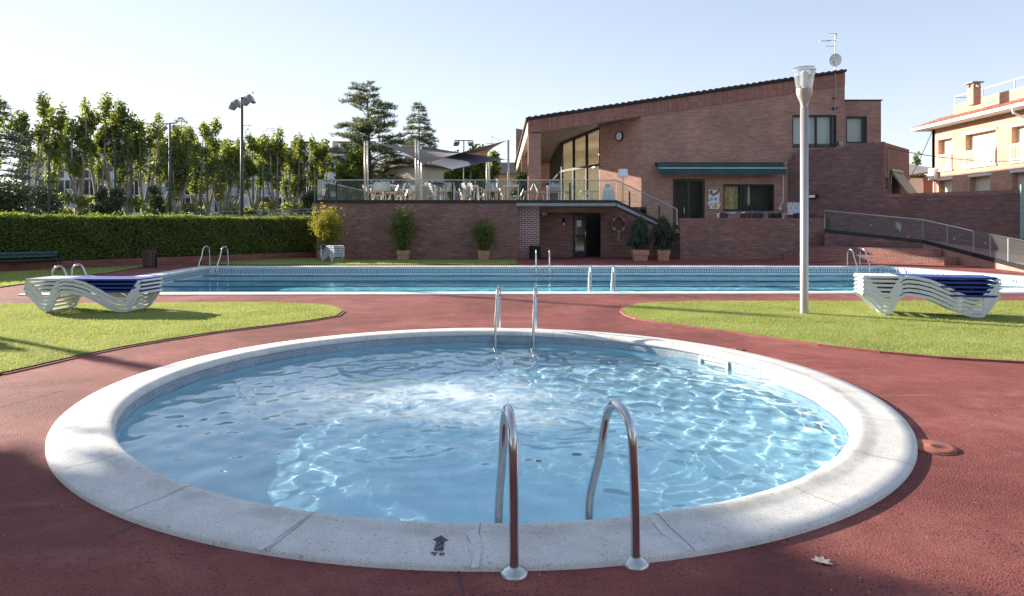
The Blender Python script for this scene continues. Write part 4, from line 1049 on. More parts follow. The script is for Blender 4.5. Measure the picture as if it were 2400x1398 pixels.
# right wing, a little set back
xw = xat(2065, 33.5); zw = zat(237, 33.5)
vX0, vX1, vZ0, vZ1 = xat(1981, 33.5), xat(2032, 33.5), zat(336, 33.5), zat(273, 33.5)
mb = MB(); mb.wall([(xR, 1), (xw, 1), (xw, zw), (xR, zw)], [rect(vX0 + .04, vZ0, vX1, vZ1)], (0, 33.5, 0), (1, 0, 0), .3); mb.wall(rect(0, 1, 12, zw), [], (xw, 33.8, 0), (0, 1, 0), .3)
mb.build('wing_wall', M['brick_light'], ch, world=True)
mb = MB(); mb.box(xR + .01, 33.44, zw, xw + .04, 46, zw + .06); mb.build('wing_roof', M['black'], ch, world=True)
def win(name, x0, z0, x1, z1, Y, bars, fw=.07, back=None, glassm='window_glass', par=ch, depth=.16):
    """frame in an opening of a wall facing the camera; bars = x positions of mullions (0..1)"""
    mb = MB(); y0, y1 = Y + depth - .1, Y + depth
    mb.box(x0, y0, z0, x0 + fw, y1, z1); mb.box(x1 - fw, y0, z0, x1, y1, z1); mb.box(x0 + fw, y0, z1 - fw, x1 - fw, y1, z1); mb.box(x0 + fw, y0, z0, x1 - fw, y1, z0 + fw)
    xs = [x0 + fw] + [x0 + (x1 - x0) * b_ for b_ in bars] + [x1 - fw]
    for x in xs[1:-1]: mb.box(x - fw * .6, y0, z0 + fw, x + fw * .6, y1, z1 - fw)
    f = mb.build(name, M['dark'], par, world=True)
    for i in range(len(xs) - 1):
        a = xs[i] + (fw * .6 if i else 0); c = xs[i + 1] - (fw * .6 if i < len(xs) - 2 else 0)
        mb = MB(); mb.box(a, y1 - .055, z0 + fw, c, y1 - .045, z1 - fw); x = mb.build('pane', M[glassm], f); x.location = -Vector(par.location)
    if back:
        mb = MB(); mb.box(x0 + fw, y1 + .08, z0 + (z1 - z0) * back[1], x1 - fw, y1 + .10, z1 - fw); x = mb.build('blind', M[back[0]], f); x.location = -Vector(par.location)
    mb = MB(); mb.box(x0, y1 + .6, z0, x1, y1 + .62, z1); mb.box(x0 - .04, y1, z0 - .04, x0, y1 + .6, z1 + .04); mb.box(x1, y1, z0 - .04, x1 + .04, y1 + .6, z1 + .04); mb.box(x0, y1, z1, x1, y1 + .6, z1 + .04); mb.box(x0, y1, z0 - .04, x1, y1 + .6, z0)  # black box stands for the unlit room behind the panes
    x = mb.build('room_shadow_box', M['dark'], f); x.location = -Vector(par.location); x.name = 'dark_room_box'
    return f
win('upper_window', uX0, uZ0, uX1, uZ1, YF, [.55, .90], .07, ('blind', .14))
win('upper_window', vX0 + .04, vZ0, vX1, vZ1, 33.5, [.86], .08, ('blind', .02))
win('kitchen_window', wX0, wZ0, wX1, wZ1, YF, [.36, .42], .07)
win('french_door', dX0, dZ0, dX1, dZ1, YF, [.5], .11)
mb = MB(); mb.tube([(xat(1604, YF), YF + .04, 2.0), (xat(1604, YF), YF + .02, 2.1), (xat(1604, YF), YF + .04, 2.35)], .015, 6); mb.build('door_handle', M['steel'], ch, world=True)
# curtain and warm panel seen in the left sash of the kitchen window
mb = MB()
for k in range(10):
    x = wX0 + .1 + k * .07; mb.add([(x, YF + .30 + .03 * (k % 2), wZ0 + .1), (x + .07, YF + .30 + .03 * ((k + 1) % 2), wZ0 + .1), (x + .07, YF + .30 + .03 * ((k + 1) % 2), wZ1 - .08), (x, YF + .30 + .03 * (k % 2), wZ1 - .08)], [(0, 1, 2, 3)])
mb.build('curtain', plain('yellow_curtain', (0.62, 0.48, 0.25), .8, var=.35, vs=4), ch, world=True)
# roof vent
vn = thing('roof_vent', 'small louvred vent standing on the clubhouse roof behind the lamp head', 'roof vent', (xat(1905, 34), 34, ztop(xat(1905, 34))))
mb = MB()
for k in range(5): mb.lathe([(.07, .10 + k * .09), (.13, .12 + k * .09), (.13, .15 + k * .09), (.07, .17 + k * .09)], 12)
mb.lathe([(.08, -.2), (.08, .55)], 12); mb.build('louvres', M['bin_wood'], vn)
mb = MB(); mb.lathe([(0, .60), (.16, .58), (.16, .55), (0, .55)], 12); mb.build('cap', M['black'], vn)

# diagonal parapet wall: tall block then low boundary wall, one continuous face
dw = thing('boundary_wall', 'long dark brick wall running diagonally from the clubhouse to the right edge', 'wall', (13.3, 33.0, 0))
p0 = Vector((13.30, 33.02, 0)); p1 = Vector((16.32, 30.0, 0)); p2 = Vector((19.0, 26.0, 0)); p3 = Vector((21.0, 23.0, 0))
zt0 = 5.17
d1 = (p1 - p0); L1 = d1.length
def stepz(px, py, p, q):
    """point of wall p->q seen at px, py"""
    k = (px - 1200) / 1600; t = (k * p.y - p.x) / ((q.x - p.x) - k * (q.y - p.y)); c = p.lerp(q, t); return ((c - p).length, zat(py, c.y))
prof = [(0, 1.0), (L1, 1.0), (L1, zt0)]
for px, py in ((1990, 338), (1990, 346), (1874, 352), (1874, 358), (1862, 358), (1862, 374), (1846, 375), (1846, 395)): prof.append(stepz(px, py, p0, p1))
prof.append((0, prof[-1][1])) if prof[-1][0] > .02 else None
mb = MB(); mb.wall(prof, [], p0, d1, .3)
L2 = (p2 - p1).length; mb.wall(rect(0, 0, L2, 2.70), [], p1, p2 - p1, .3); L3 = (p3 - p2).length; mb.wall(rect(0, 0, L3, 2.70), [], p2, p3 - p2, .3)
mb.wall(rect(0, 0, L1, 1.0), [], p0, d1, .3)
mb.build('wall', M['brick_dark'], dw, world=True)
mb = MB()
for p, q in ((p1, p2), (p2, p3)):
    d = (q - p).normalized(); n_ = Vector((-d.y, d.x, 0)); mb.slab([p - n_ * .015 + Vector((0, 0, 2.702)), q - n_ * .015 + Vector((0, 0, 2.702)), q - n_ * .015 + Vector((0, 0, 2.85)), p - n_ * .015 + Vector((0, 0, 2.85))], n_ * .33)
mb.build('coping_bricks', M['soldier'], dw, world=True)
# end block behind it
eb = thing('brick_block', 'tall brown brick block with a small window behind the boundary wall', 'building', (16.4, 30.2, 0))
q0 = p1 + Vector((.02, .02, 0)); q1 = Vector((19.2, 33.0, 0)); Lq = (q1 - q0).length
mb = MB(); mb.wall([(0, 0), (Lq, 0), (Lq, zt0 - .02), (0, zt0 - .02)], [rect(.32, 3.1, .72, 3.62)], q0, q1 - q0, .3); mb.wall(rect(0, 0, 7, zt0 - .02), [], q1, (.2, 1, 0), .3)
mb.build('wall', M['brick_brown'], eb, world=True)
mb = MB(); mb.slab([(p0.x + .3, 33.4, zt0 - .1), (q0.x, q0.y + .35, zt0 - .1), (q1.x - .1, q1.y + .1, zt0 - .1), (q1.x, 40, zt0 - .1), (p0.x + .3, 40, zt0 - .1)], (0, 0, .05)); mb.build('roof', M['roof_grey'], eb, world=True)
dq = (q1 - q0).normalized(); nq = Vector((-dq.y, dq.x, 0)); c = q0 + dq * .52
mb = MB(); mb.slab([c - dq * .2 + nq * .12 + Vector((0, 0, 3.1)), c + dq * .2 + nq * .12 + Vector((0, 0, 3.1)), c + dq * .2 + nq * .12 + Vector((0, 0, 3.62)), c - dq * .2 + nq * .12 + Vector((0, 0, 3.62))], nq * .03); wd = mb.build('window', M['dark_glass'], eb, world=True)
# folded green awning on the block
aw = thing('green_awning', 'steep dark green awning on the brown block above the boundary wall', 'awning', q0 + dq * 1.3 + Vector((0, 0, 4.0)))
f = -nq; mb = MB()
a = q0 + dq * 1.0 + f * .05 + Vector((0, 0, 3.95)); c2 = q0 + dq * 2.75 + f * .05 + Vector((0, 0, 3.95)); dn = f * .75 + Vector((0, 0, -1.15))
mb.slab([a, c2, c2 + dn, a + dn], nq * .02); mb.build('fabric', M['green_metal'], aw, world=True)
mb = MB(); mb.bar(a + Vector((0, 0, -.1)), a + dn * .9, .04); mb.bar(a + Vector((0, 0, .03)), c2 + Vector((0, 0, .03)), .10); mb.bar(q0 + dq * 1.0 + Vector((0, 0, 2.9)), a + Vector((0, 0, -.2)), .035); mb.build('frame', M['grey_metal'], aw, world=True)

# teal awning over the lower terrace
ta = thing('teal_awning', 'long teal awning with a scalloped valance above the french door and window', 'awning', (xat(1540, 32.8), 33, zat(390, 33)))
Ya = 32.35; ax0, ax1 = xat(1541, 32.7), xat(1838, 32.6)
zt1, zt2 = zat(382, 32.95), zat(394, Ya)
mb = MB(); mb.slab([(ax0, Ya, zt2), (ax1, Ya, zt2), (ax1 - .02, 32.95, zt1), (ax0, 32.95, zt1)], (0, 0, -.03)); mb.build('canopy', M['teal'], ta, world=True)
mb = MB(); nn = 60
for i in range(nn + 1):
    x = ax0 + (ax1 - ax0) * i / nn; mb.v.append((x, Ya - .02 + .01 * math.sin(i * 1.3), zt2 - .02)); mb.v.append((x, Ya - .02 + .02 * math.sin(i * 1.3), zt2 - .30 - .025 * abs(math.sin(i * .35))))
for i in range(nn): mb.f.append((2 * i, 2 * i + 1, 2 * i + 3, 2 * i + 2))
mb.build('valance', M['teal'], ta, world=True)
mb = MB(); mb.box(ax0 - .03, Ya - .05, zt2 - .035, ax1 + .02, Ya - .005, zt2 + .015); mb.build('front_bar', M['teal_trim'], ta, world=True)
mb = MB(); mb.box(ax0 - .06, 32.93, zt1 - .14, ax1 + .1, 32.985, zt1 + .02); mb.bar((ax0 + .1, 32.9, zt1 - .1), (ax0 + .1, Ya, zt2 - .05), .05); mb.bar((ax1 - .1, 32.9, zt1 - .1), (ax1 - .1, Ya, zt2 - .05), .05); mb.build('bracket', M['black'], ta, world=True)
xx = xat(1838, 32.6); mb = MB(); mb.tube([(xx, 32.7, zt2 - .1), (xx, 32.72, zat(470, 32.7)), (xx - .02, 32.7, zat(474, 32.7)), (xx - .14, 32.7, zat(481, 32.7)), (xx - .15, 32.7, zat(487, 32.7))], .018, 6); mb.build('crank_rod', M['white_plastic'], ta, world=True)

# clock, lamps, signs
cd = (B_ - A_).normalized(); cn = Vector((cd.y, -cd.x, 0));
if cn.y > 0: cn = -cn
k = (1453 - 1200) / 1600; t_ = (k * A_.y - A_.x) / ((B_.x - A_.x) - k * (B_.y - A_.y)); cp = A_.lerp(B_, t_)
cl = thing('wall_clock', 'round white wall clock with a black rim on the angled brick wall', 'clock', Vector((cp.x, cp.y, zat(320, cp.y))) + cn * .01, math.atan2(cn.x, -cn.y))
def disc(mb, r, y, n=40, r0=None, y2=None):
    pass
R_ = .25
mb = MB(); n = 40
for (r, y) in ((R_ - .045, -.05), (R_ - .045, -.085), (R_, -.085), (R_, 0)): mb.v += [(r * math.cos(2 * PI * i / n), y, r * math.sin(2 * PI * i / n)) for i in range(n)]
mb.f = [(j * n + i, j * n + (i + 1) % n, (j + 1) * n + (i + 1) % n, (j + 1) * n + i) for j in range(3) for i in range(n)]; mb.build('rim', M['black'], cl)
mb = MB(); mb.v = [((R_ - .04) * math.cos(2 * PI * i / n), -.055, (R_ - .04) * math.sin(2 * PI * i / n)) for i in range(n)]; mb.f = [tuple(range(n))]; mb.build('face', M['paper'], cl)
mb = MB()
for i in range(12):
    a = i * PI / 6; mb.bar((.165 * math.sin(a), -.058, .165 * math.cos(a)), (.195 * math.sin(a), -.058, .195 * math.cos(a)), .012, .004, (0, 1, 0))
mb.build('hour_marks', M['black'], cl)
for L_, a, w_ in ((.11, math.radians(232), .016), (.165, math.radians(246 - 180 + 0), .011)):
    mb = MB(); mb.bar((-.02 * math.sin(a), -.062, -.02 * math.cos(a)), (L_ * math.sin(a), -.062, L_ * math.cos(a)), w_, .004, (0, 1, 0)); mb.build('hand', M['black'], cl)

wl = thing('bulkhead_lamp', 'rectangular bulkhead wall lamp on the dark diagonal wall', 'wall lamp', (xat(1907, 31.2), 31.2, zat(461, 31.2)), -.78)
mb = MB(); mb.bbox(-.2, -.09, -.1, .2, .1, .1, .025); mb.build('housing', M['black'], wl)
mb = MB(); mb.bbox(-.14, -.115, -.065, .14, -.085, .06, .01); mb.build('lens', M['white_plastic'], wl)
kk = (1907 - 1200) / 1600; t_ = (kk * p0.y - p0.x) / ((p1.x - p0.x) - kk * (p1.y - p0.y)); c = p0.lerp(p1, t_); wn_ = Vector((d1.y, -d1.x, 0)).normalized(); wn_ = wn_ if wn_.y < 0 else -wn_
wl.location = Vector((c.x, c.y, zat(461, c.y))) + wn_ * .11; wl.rotation_euler = (0, 0, math.atan2(wn_.x, -wn_.y))
fl_ = thing('floodlight_box', 'small black floodlight on the parapet below the upper windows', 'floodlight', (xat(1962, 31.9), 31.9, zat(337, 31.9)))
mb = MB(); mb.bbox(-.17, -.1, -.08, .02, .06, .06, .015); mb.build('housing', M['black'], fl_)
mb = MB(); mb.bbox(.05, -.08, -.1, .28, .08, .08, .01); mb.build('junction_box', M['grey_metal'], fl_)
wl2 = thing('oval_wall_lamp', 'small oval wall lamp beside the dark doorway under the terrace', 'wall lamp', (xat(1321, 31.95), 31.98, zat(521, 32)))
mb = MB(); mb.lathe([(0, .16), (.05, .14), (.075, .06), (.08, 0), (.075, -.06), (.05, -.13), (0, -.15)], 16); mb.build('housing', M['black'], wl2, smooth=True)
mb = MB(); mb.lathe([(0, -.05), (.055, -.04), (.06, -.10), (.03, -.17), (0, -.18)], 16, (0, -.03, 0)); mb.build('glass_bowl', M['paper'], wl2, smooth=True)
es = thing('exit_sign', 'small green and white exit sign under the balcony slab', 'sign', (xat(1276, 31.15), 31.15, zat(502, 31.2)))
mb = MB(); mb.box(-.13, 0, -.055, .13, .02, .055); mb.build('plate', M['sign_green'], es)
mb = MB()
mb.box(-.11, -.004, -.03, -.03, -.001, .03); mb.bar((-.01, -.003, 0), (.08, -.003, 0), .012, .004, (0, 1, 0)); mb.add([(.06, -.004, .03), (.06, -.004, -.03), (.105, -.004, 0)], [(0, 1, 2)]); mb.build('pictogram', M['paper'], es)
mb = MB(); mb.tube([(-.1, .01, .055), (-.1, .01, .22)], .006, 5); mb.tube([(.1, .01, .055), (.1, .01, .22)], .006, 5); mb.build('hanger', M['black'], es)

# lifebuoy with its rope
lb = thing('lifebuoy', 'round lifebuoy with white bands and a hanging rope on the recess wall', 'lifebuoy', (xat(1450, 31.9), 31.92, zat(526, 31.9)))
mb = MB(); n, m_ = 40, 10
for i in range(n):
    a = 2 * PI * i / n
    for j in range(m_):
        b_ = 2 * PI * j / m_; r = .30 + .05 * math.cos(b_); mb.v.append((r * math.cos(a), .05 * math.sin(b_) - .0, r * math.sin(a)))
mb.f = [(i * m_ + j, ((i + 1) % n) * m_ + j, ((i + 1) % n) * m_ + (j + 1) % m_, i * m_ + (j + 1) % m_) for i in range(n) for j in range(m_)]
mb.build('ring', M['lifebuoy_red'], lb, smooth=True)
for q in range(4):
    a0 = PI / 4 + q * PI / 2; mb = MB(); mb.tube([(.30 * math.cos(a), 0, .30 * math.sin(a)) for a in np.linspace(a0 - .13, a0 + .13, 5)], .054, 12); mb.build('band', M['paper'], lb, smooth=True)
mb = MB(); mb.tube([((.33 + .02 * math.sin(4 * a)) * math.cos(a), -.06, (.34) * math.sin(a)) for a in np.linspace(PI * .6, PI * 2.4, 30)], .011, 5)
mb.tube([(-.05, -.06, -.30), (.04, -.06, -.36), (-.04, -.06, -.42), (.04, -.06, -.48), (0, -.06, -.56), (-.07, -.06, -.66), (-.05, -.06, -.76), (.02, -.06, -.78), (.06, -.06, -.70), (0, -.06, -.56)], .014, 5)
mb.tube([(.05, -.05, -.30), (-.04, -.06, -.36), (.04, -.06, -.42), (-.04, -.06, -.48), (0, -.06, -.56)], .014, 5)
mb.tube([(-.2, -.03, .24), (0, -.03, .48), (.2, -.03, .24)], .008, 5); mb.build('rope', M['rope'], lb)

# illustrated cut-out menu board between door and window
mn = thing('menu_board', 'colourful cut-out picture board hanging between the french door and the window', 'menu board', (xat(1675, 32.9), 32.96, zat(470, 33)))
def slabxz(mb, pts, y0, y1): mb.slab([(a, y0, b_) for a, b_ in pts], (0, y1 - y0, 0))
S_ = 1 / 1600 * 33
def pp(px, py): return ((px - 1675) * S_, (470 - py) * S_)
mb = MB(); slabxz(mb, [pp(*p) for p in ((1664, 490), (1684, 491), (1690, 478), (1686, 472), (1687, 458), (1686, 445), (1676, 446), (1662, 445), (1662, 458), (1660, 466), (1664, 471), (1659, 476))], -.02, 0); mb.build('board', M['paper'], mn)
mcol = {'brown': (0.20, .12, .10), 'blue': (.25, .40, .62), 'yellow': (.55, .42, .12), 'skin': (.62, .42, .36), 'dark': (.05, .05, .07)}
for nm, c_, quads in (('brown_patch', 'brown', ((1663, 446, 1671, 456), (1677, 448, 1685, 455), (1667, 453, 1680, 459))), ('blue_patch', 'blue', ((1665, 462, 1671, 472), (1674, 463, 1682, 471), (1662, 478, 1666, 487))),
                      ('yellow_patch', 'yellow', ((1673, 475, 1682, 489), (1667, 476, 1671, 481))), ('pink_patch', 'skin', ((1660, 463, 1663, 470), (1669, 459, 1675, 462), (1684, 474, 1688, 479))), ('dark_patch', 'dark', ((1683, 443, 1687, 450), (1669, 466, 1670.5, 470), (1677, 465, 1678.5, 469), (1670, 482, 1672, 487)))):
    for a in quads:
        mb = MB(); x0, z0 = pp(a[0], a[3]); x1, z1 = pp(a[2], a[1]); w_, h_ = x1 - x0, z1 - z0
        slabxz(mb, [(x0, z0 + .2 * h_), (x0 + .25 * w_, z0), (x1 - .2 * w_, z0 + .08 * h_), (x1, z0 + .4 * h_), (x1 - .1 * w_, z1 - .1 * h_), (x0 + .5 * w_, z1), (x0 + .05 * w_, z1 - .3 * h_)], -.028, -.021)
        mb.build(nm, plain(nm, mcol[c_], .7, var=.3, vs=12), mn)

# antenna mast with satellite dish
am = thing('antenna_mast', 'tall television aerial mast with a white satellite dish on the gable', 'antenna', (xat(1957, 32.9), 32.88, zat(255, 32.9)))
zo = am.location.z; xo = xat(1957, 32.88)
mb = MB(); mb.tube([(.05, 0, -.22), (0, 0, -.12), (0, 0, zat(80, 32.9) - zo)], .022, 6); mb.build('pole', M['grey_metal'], am)
mb = MB(); mb.box(-.12, -.01, -.02, .12, .09, .05); mb.box(-.08, -.01, .48, .08, .09, .53); mb.build('bracket', M['black'], am)
dz = zat(143, 32.9) - zo
mb = MB(); n = 28
for r, y in ((0, .06), (.10, .052), (.20, .025), (.27, 0), (.28, -.004), (.27, .015), (.2, .045), (0, .08)):
    mb.v += [(r * math.cos(2 * PI * i / n), y, r * 1.12 * math.sin(2 * PI * i / n)) for i in range(n)]
mb.f = [(j * n + i, j * n + (i + 1) % n, (j + 1) * n + (i + 1) % n, (j + 1) * n + i) for j in range(7) for i in range(n)]
ds = mb.build('dish', M['white_paint'], am, smooth=True); ds.location = (-.06, -.14, dz); ds.rotation_euler = (math.radians(12), 0, math.radians(-35))
mb = MB(); mb.tube([(0, .0, -.30), (-.04, -.28, -.12)], .012, 5); mb.bbox(-.08, -.34, -.14, -.0, -.26, -.06, .01); x = mb.build('feed_arm', M['grey_metal'], ds)
mb = MB()
for py, xl_, xr_ in ((79, -.42, .08), (95, -.44, .04), (109, -.48, .0)):
    z_ = zat(py, 32.9) - zo; mb.bar((xl_, 0, z_), (xr_, 0, z_), .02)
for k in range(9):
    x = -.42 + k * .055
    for z_ in (zat(79, 32.9) - zo, zat(95, 32.9) - zo): mb.bar((x, -.12, z_ - .0), (x, .12, z_), .009)
mb.bar((-.40, 0, zat(79, 32.9) - zo), (-.40, 0, zat(95, 32.9) - zo), .008); mb.bar((.06, 0, zat(79, 32.9) - zo), (.06, 0, zat(95, 32.9) - zo), .02)
mb.build('aerial', M['grey_metal'], am)
mb = MB(); z_ = zat(97, 32.9) - zo
for k in range(14): mb.bar((-.72 + k * .035, -.06, z_ - .02), (-.72 + k * .035, .06, z_ + .02), .012)
mb.bar((-.75, 0, z_), (-.2, 0, z_ + .01), .035); mb.build('comb_aerial', M['white_paint'], am)

# ramp, steps and walls at the right -----------------------------------------
R0 = Vector((13.42, 29.3, 1.24)); R1 = Vector((16.25, 27.0, .83)); R2 = Vector((16.9, 25.0, .40)); R3 = Vector((16.2, 21.4, .10)); R4 = Vector((15.6, 19.8, 0.04))
RP = [R0, R1, R2, R3, R4]
rm = thing('access_ramp', 'access ramp with a long glass railing descending along the boundary wall', 'ramp', (R0.x, R0.y, 0))
mb = MB()
back = [Vector((14.9, 31.0, R0.z)), Vector((17.9, 28.4, R1.z)), Vector((19.4, 26.0, R2.z)), Vector((18.9, 21.6, R3.z)), Vector((18.4, 19.6, R4.z))]
for i in range(4):
    a, c, d_, e_ = RP[i], RP[i + 1], back[i + 1], back[i]
    mb.add([a, c, d_, e_, (a.x, a.y, 0), (c.x, c.y, 0), (d_.x, d_.y, 0), (e_.x, e_.y, 0)], [(0, 1, 2, 3), (4, 5, 1, 0)])
mb.build('slope', M['pink_wall'], rm, world=True)
mb = MB(); mb.add([(xb, 29.95, 0), (R0.x, R0.y, 0), (R0.x, R0.y, R0.z - .01), (xb, 29.95, R0.z - .01)], [(0, 1, 2, 3)]); mb.add([(xb, 29.95, R0.z - .01), (R0.x, R0.y, R0.z - .01), (14.9, 31.0, R0.z - .01), (14.4, 32.5, R0.z - .01), (xb, 32.5, R0.z - .01)], [(0, 1, 2, 3, 4)])
mb.add([(R0.x - .01, R0.y, 0), (R1.x, R1.y - .012, 0), (R1.x, R1.y - .012, R1.z - .01), (R0.x - .01, R0.y - .012, R0.z - .01)], [(0, 1, 2, 3)])
mb.build('landing', M['brick_dark'], rm, world=True)
up = Vector((0, 0, 1))
mb = MB()
for i in range(4):
    a, c = RP[i], RP[i + 1]; n_ = Vector(((c - a).y, -(c - a).x, 0)).normalized()
    mb.slab([a + n_ * .03 - up * .05, c + n_ * .03 - up * .05, c + n_ * .03 + up * .09, a + n_ * .03 + up * .09], -n_ * .08)
mb.build('edge_beam', M['black'], rm, world=True)
mb = MB(); mb.tube([R0 + up * .12] + [p + up * .88 for p in RP], .020, 8); mb.build('handrail', M['steel_flange'], rm, world=True)
for i in range(4):
    a, c = RP[i], RP[i + 1]; ns = (1, 2, 3, 2)[i]
    for k in range(ns):
        p, q = a.lerp(c, k / ns + .01), a.lerp(c, (k + 1) / ns - .01); n_ = Vector(((c - a).y, -(c - a).x, 0)).normalized()
        mb = MB(); mb.slab([p + up * .10, q + up * .10, q + up * .85, p + up * .85], n_ * .012); mb.build('glass_panel', M['glass'], rm, world=True)
        if i > 0 or k > 0:
            mb = MB(); mb.bar(a.lerp(c, k / ns) + up * .05, a.lerp(c, k / ns) + up * .86, .035); mb.build('post', M['grey_metal'], rm, world=True)
stp = thing('brick_steps', 'two broad brick steps below the ramp, half in sunlight', 'steps', (12.6, 28.9, 0))
def step(pts, z0, z1):
    pts = [Vector(p) for p in pts]; mb = MB(); mb.slab([(p.x, p.y, z0) for p in pts], (0, 0, z1 - z0 - .14)); a = mb.build('riser', M['step_brick'], stp, world=True)
    cen = sum(pts, Vector()) / len(pts)
    mb = MB(); mb.slab([(p.x, p.y, z1 - .138) for p in pts], (0, 0, .138)); mb.build('tread', M['soldier'], stp, world=True)
step([(11.9, 29.9, 0), (12.6, 28.9, 0), (16.02, 25.3, 0), (16.6, 25.4, 0), (16.3, 26.7, 0), (13.1, 29.3, 0)], 0, .30)
step([(12.6, 29.94, 0), (13.0, 29.25, 0), (16.05, 26.0, 0), (16.45, 26.1, 0), (16.22, 26.9, 0), (13.4, 29.2, 0)], .303, .58)
dp = thing('green_door_panel', 'narrow pale green metal panel at the right end of the boundary wall', 'door', (18.75, 25.2, 0))
mb = MB(); mb.box(-.0, -.06, 1.0, .9, 0, 3.0); mb.build('leaf', plain('pale_green_paint', (.25, .36, .33), .6), dp)
for px, z_, wh in ((2130, 1.0, 'third from the left'), (1975, 1.55, 'the leftmost'), (2042, 1.5, 'second from the left'), (2237, .95, 'fourth from the left'), (2310, .8, 'the rightmost')):
    p, q = (p1, p2) if px > 2070 else (p0, p1); k = (px - 1200) / 1600; t_ = (k * p.y - p.x) / ((q.x - p.x) - k * (q.y - p.y)); c = p.lerp(q, t_); dn_ = (q - p).normalized(); n_ = Vector((dn_.y, -dn_.x, 0))
    t = thing('step_light', 'tiny round light in the wall behind the ramp railing, ' + wh, 'light fitting', c + n_ * .012 + up * z_, math.atan2(n_.x, -n_.y), 'step lights along the ramp wall')
    mb = MB(); n = 12; mb.v = [(.04 * math.cos(2 * PI * i / n), -.01, .04 * math.sin(2 * PI * i / n)) for i in range(n)]; mb.f = [tuple(range(n))]; mb.build('lens', M['steel_flange'], t)

# lamp post -------------------------------------------------------------------
def lamp_post(loc, label):
    t = thing('lamp_post', label, 'lamp post', loc, 0, 'garden lamp posts')
    mb = MB(); mb.lathe([(.066, 0), (.066, .02), (.063, 3.47), (.0, 3.47)], 28); mb.build('pole', M['alu'], t, smooth=True)
    mb = MB(); mb.lathe([(.10, 0), (.10, .015), (.066, .02)], 24); mb.build('base', M['alu'], t)
    mb = MB(); mb.lathe([(.0, 3.46), (.055, 3.46), (.056, 3.50), (.075, 3.57), (.105, 3.64), (.125, 3.70), (.130, 3.78), (.122, 3.782), (.0, 3.782)], 32); smooth_by_angle(mb.build('lamp_base', M['alu'], t), 50)
    mb = MB(); n = 36
    for r, z, sl in ((.128, 3.785, 0), (.150, 3.93, 0), (.172, 4.11, .02), (.175, 4.13, .025), (.171, 4.13, .025), (.146, 3.93, 0), (.124, 3.785, 0)):
        mb.v += [(r * math.cos(2 * PI * i / n), r * math.sin(2 * PI * i / n), z + sl * math.cos(2 * PI * i / n)) for i in range(n)]
    mb.f = [(j * n + i, j * n + (i + 1) % n, (j + 1) * n + (i + 1) % n, (j + 1) * n + i) for j in range(6) for i in range(n)]
    mb.build('glass_cup', glass_mat('lamp_glass', (.97, .98, .99), 1.3, 1.0, dirt=.14), t, smooth=True)
    mb = MB(); mb.lathe([(0, 4.15), (.09, 4.15), (.172, 4.132), (.172, 4.126), (0, 4.14)], 30); mb.build('lid', glass_mat('lamp_lid', (.9, .93, .96), 1.5, 1.5, dirt=.25), t, smooth=True)
    mb = MB()
    for k in range(7): z = 3.83 + k * .034; mb.lathe([(.035, z), (.070, z + .008), (.070, z + .016), (.035, z + .024)], 22)
    mb.lathe([(.035, 3.785), (.035, 4.08), (0, 4.08)], 16); mb.build('louvre', M['white_plastic'], t, smooth=False)
    return t
lamp_post(G(1885, 738), 'tall steel lamp post with a clear cup head standing on the right lawn')
lamp_post((-14.6, 13.7, 0), 'lamp post beyond the left edge whose thin shadow crosses the left lawn')

# ------------------------------------------------------------------ terrace furniture
def shell_chair():
    t = thing('shell_chair', 'x', 'chair')
    # profile of the shell, x = forward, z up
    pr = [(.24, .43, .19), (.20, .445, .215), (.08, .43, .23), (-.06, .425, .23), (-.13, .44, .225), (-.175, .50, .22), (-.20, .60, .215), (-.23, .70, .20), (-.26, .79, .17), (-.275, .83, .12)]
    mb = MB(); nu = 8
    for s_ in (0, .014):
        for i, (x, z, w) in enumerate(pr):
            for k in range(nu + 1):
                u = -1 + 2 * k / nu; c = (abs(u) ** 3) * (.05 if 1 <= i <= 6 else .02)
                if i <= 4: mb.v.append((x, u * w, z + c - s_))
                else: mb.v.append((x + c - s_, u * w, z))
    n = len(pr); q = n * (nu + 1)
    for i in range(n - 1):
        for k in range(nu):
            a = i * (nu + 1) + k; mb.f += [(a, a + 1, a + nu + 2, a + nu + 1), (q + a + nu + 1, q + a + nu + 2, q + a + 1, q + a)]
    mb.build('seat_shell', M['shell'], t, smooth=True)
    for sx, sy in ((1, 1), (1, -1), (-1, 1), (-1, -1)):
        mb = MB(); mb.tube([(sx * .10, sy * .09, .42), (sx * .20, sy * .20, 0)], [.018, .012], 6); mb.build('leg', M['wood'], t)
    mb = MB(); mb.box(-.12, -.12, .375, .12, .12, .40); mb.build('underframe', M['wood'], t)
    return t
def table_proto():
    t = thing('dining_table', 'x', 'table')
    mb = MB(); mb.bbox(-.36, -.36, .735, .36, .36, .765, .008); mb.build('table_top', M['white_plastic'], t)
    for sx, sy in ((1, 1), (1, -1), (-1, 1), (-1, -1)):
        mb = MB(); mb.box(sx * .33 - .018, sy * .33 - .018, 0, sx * .33 + .018, sy * .33 + .018, .735); mb.build('leg', M['white_plastic'], t)
    return t
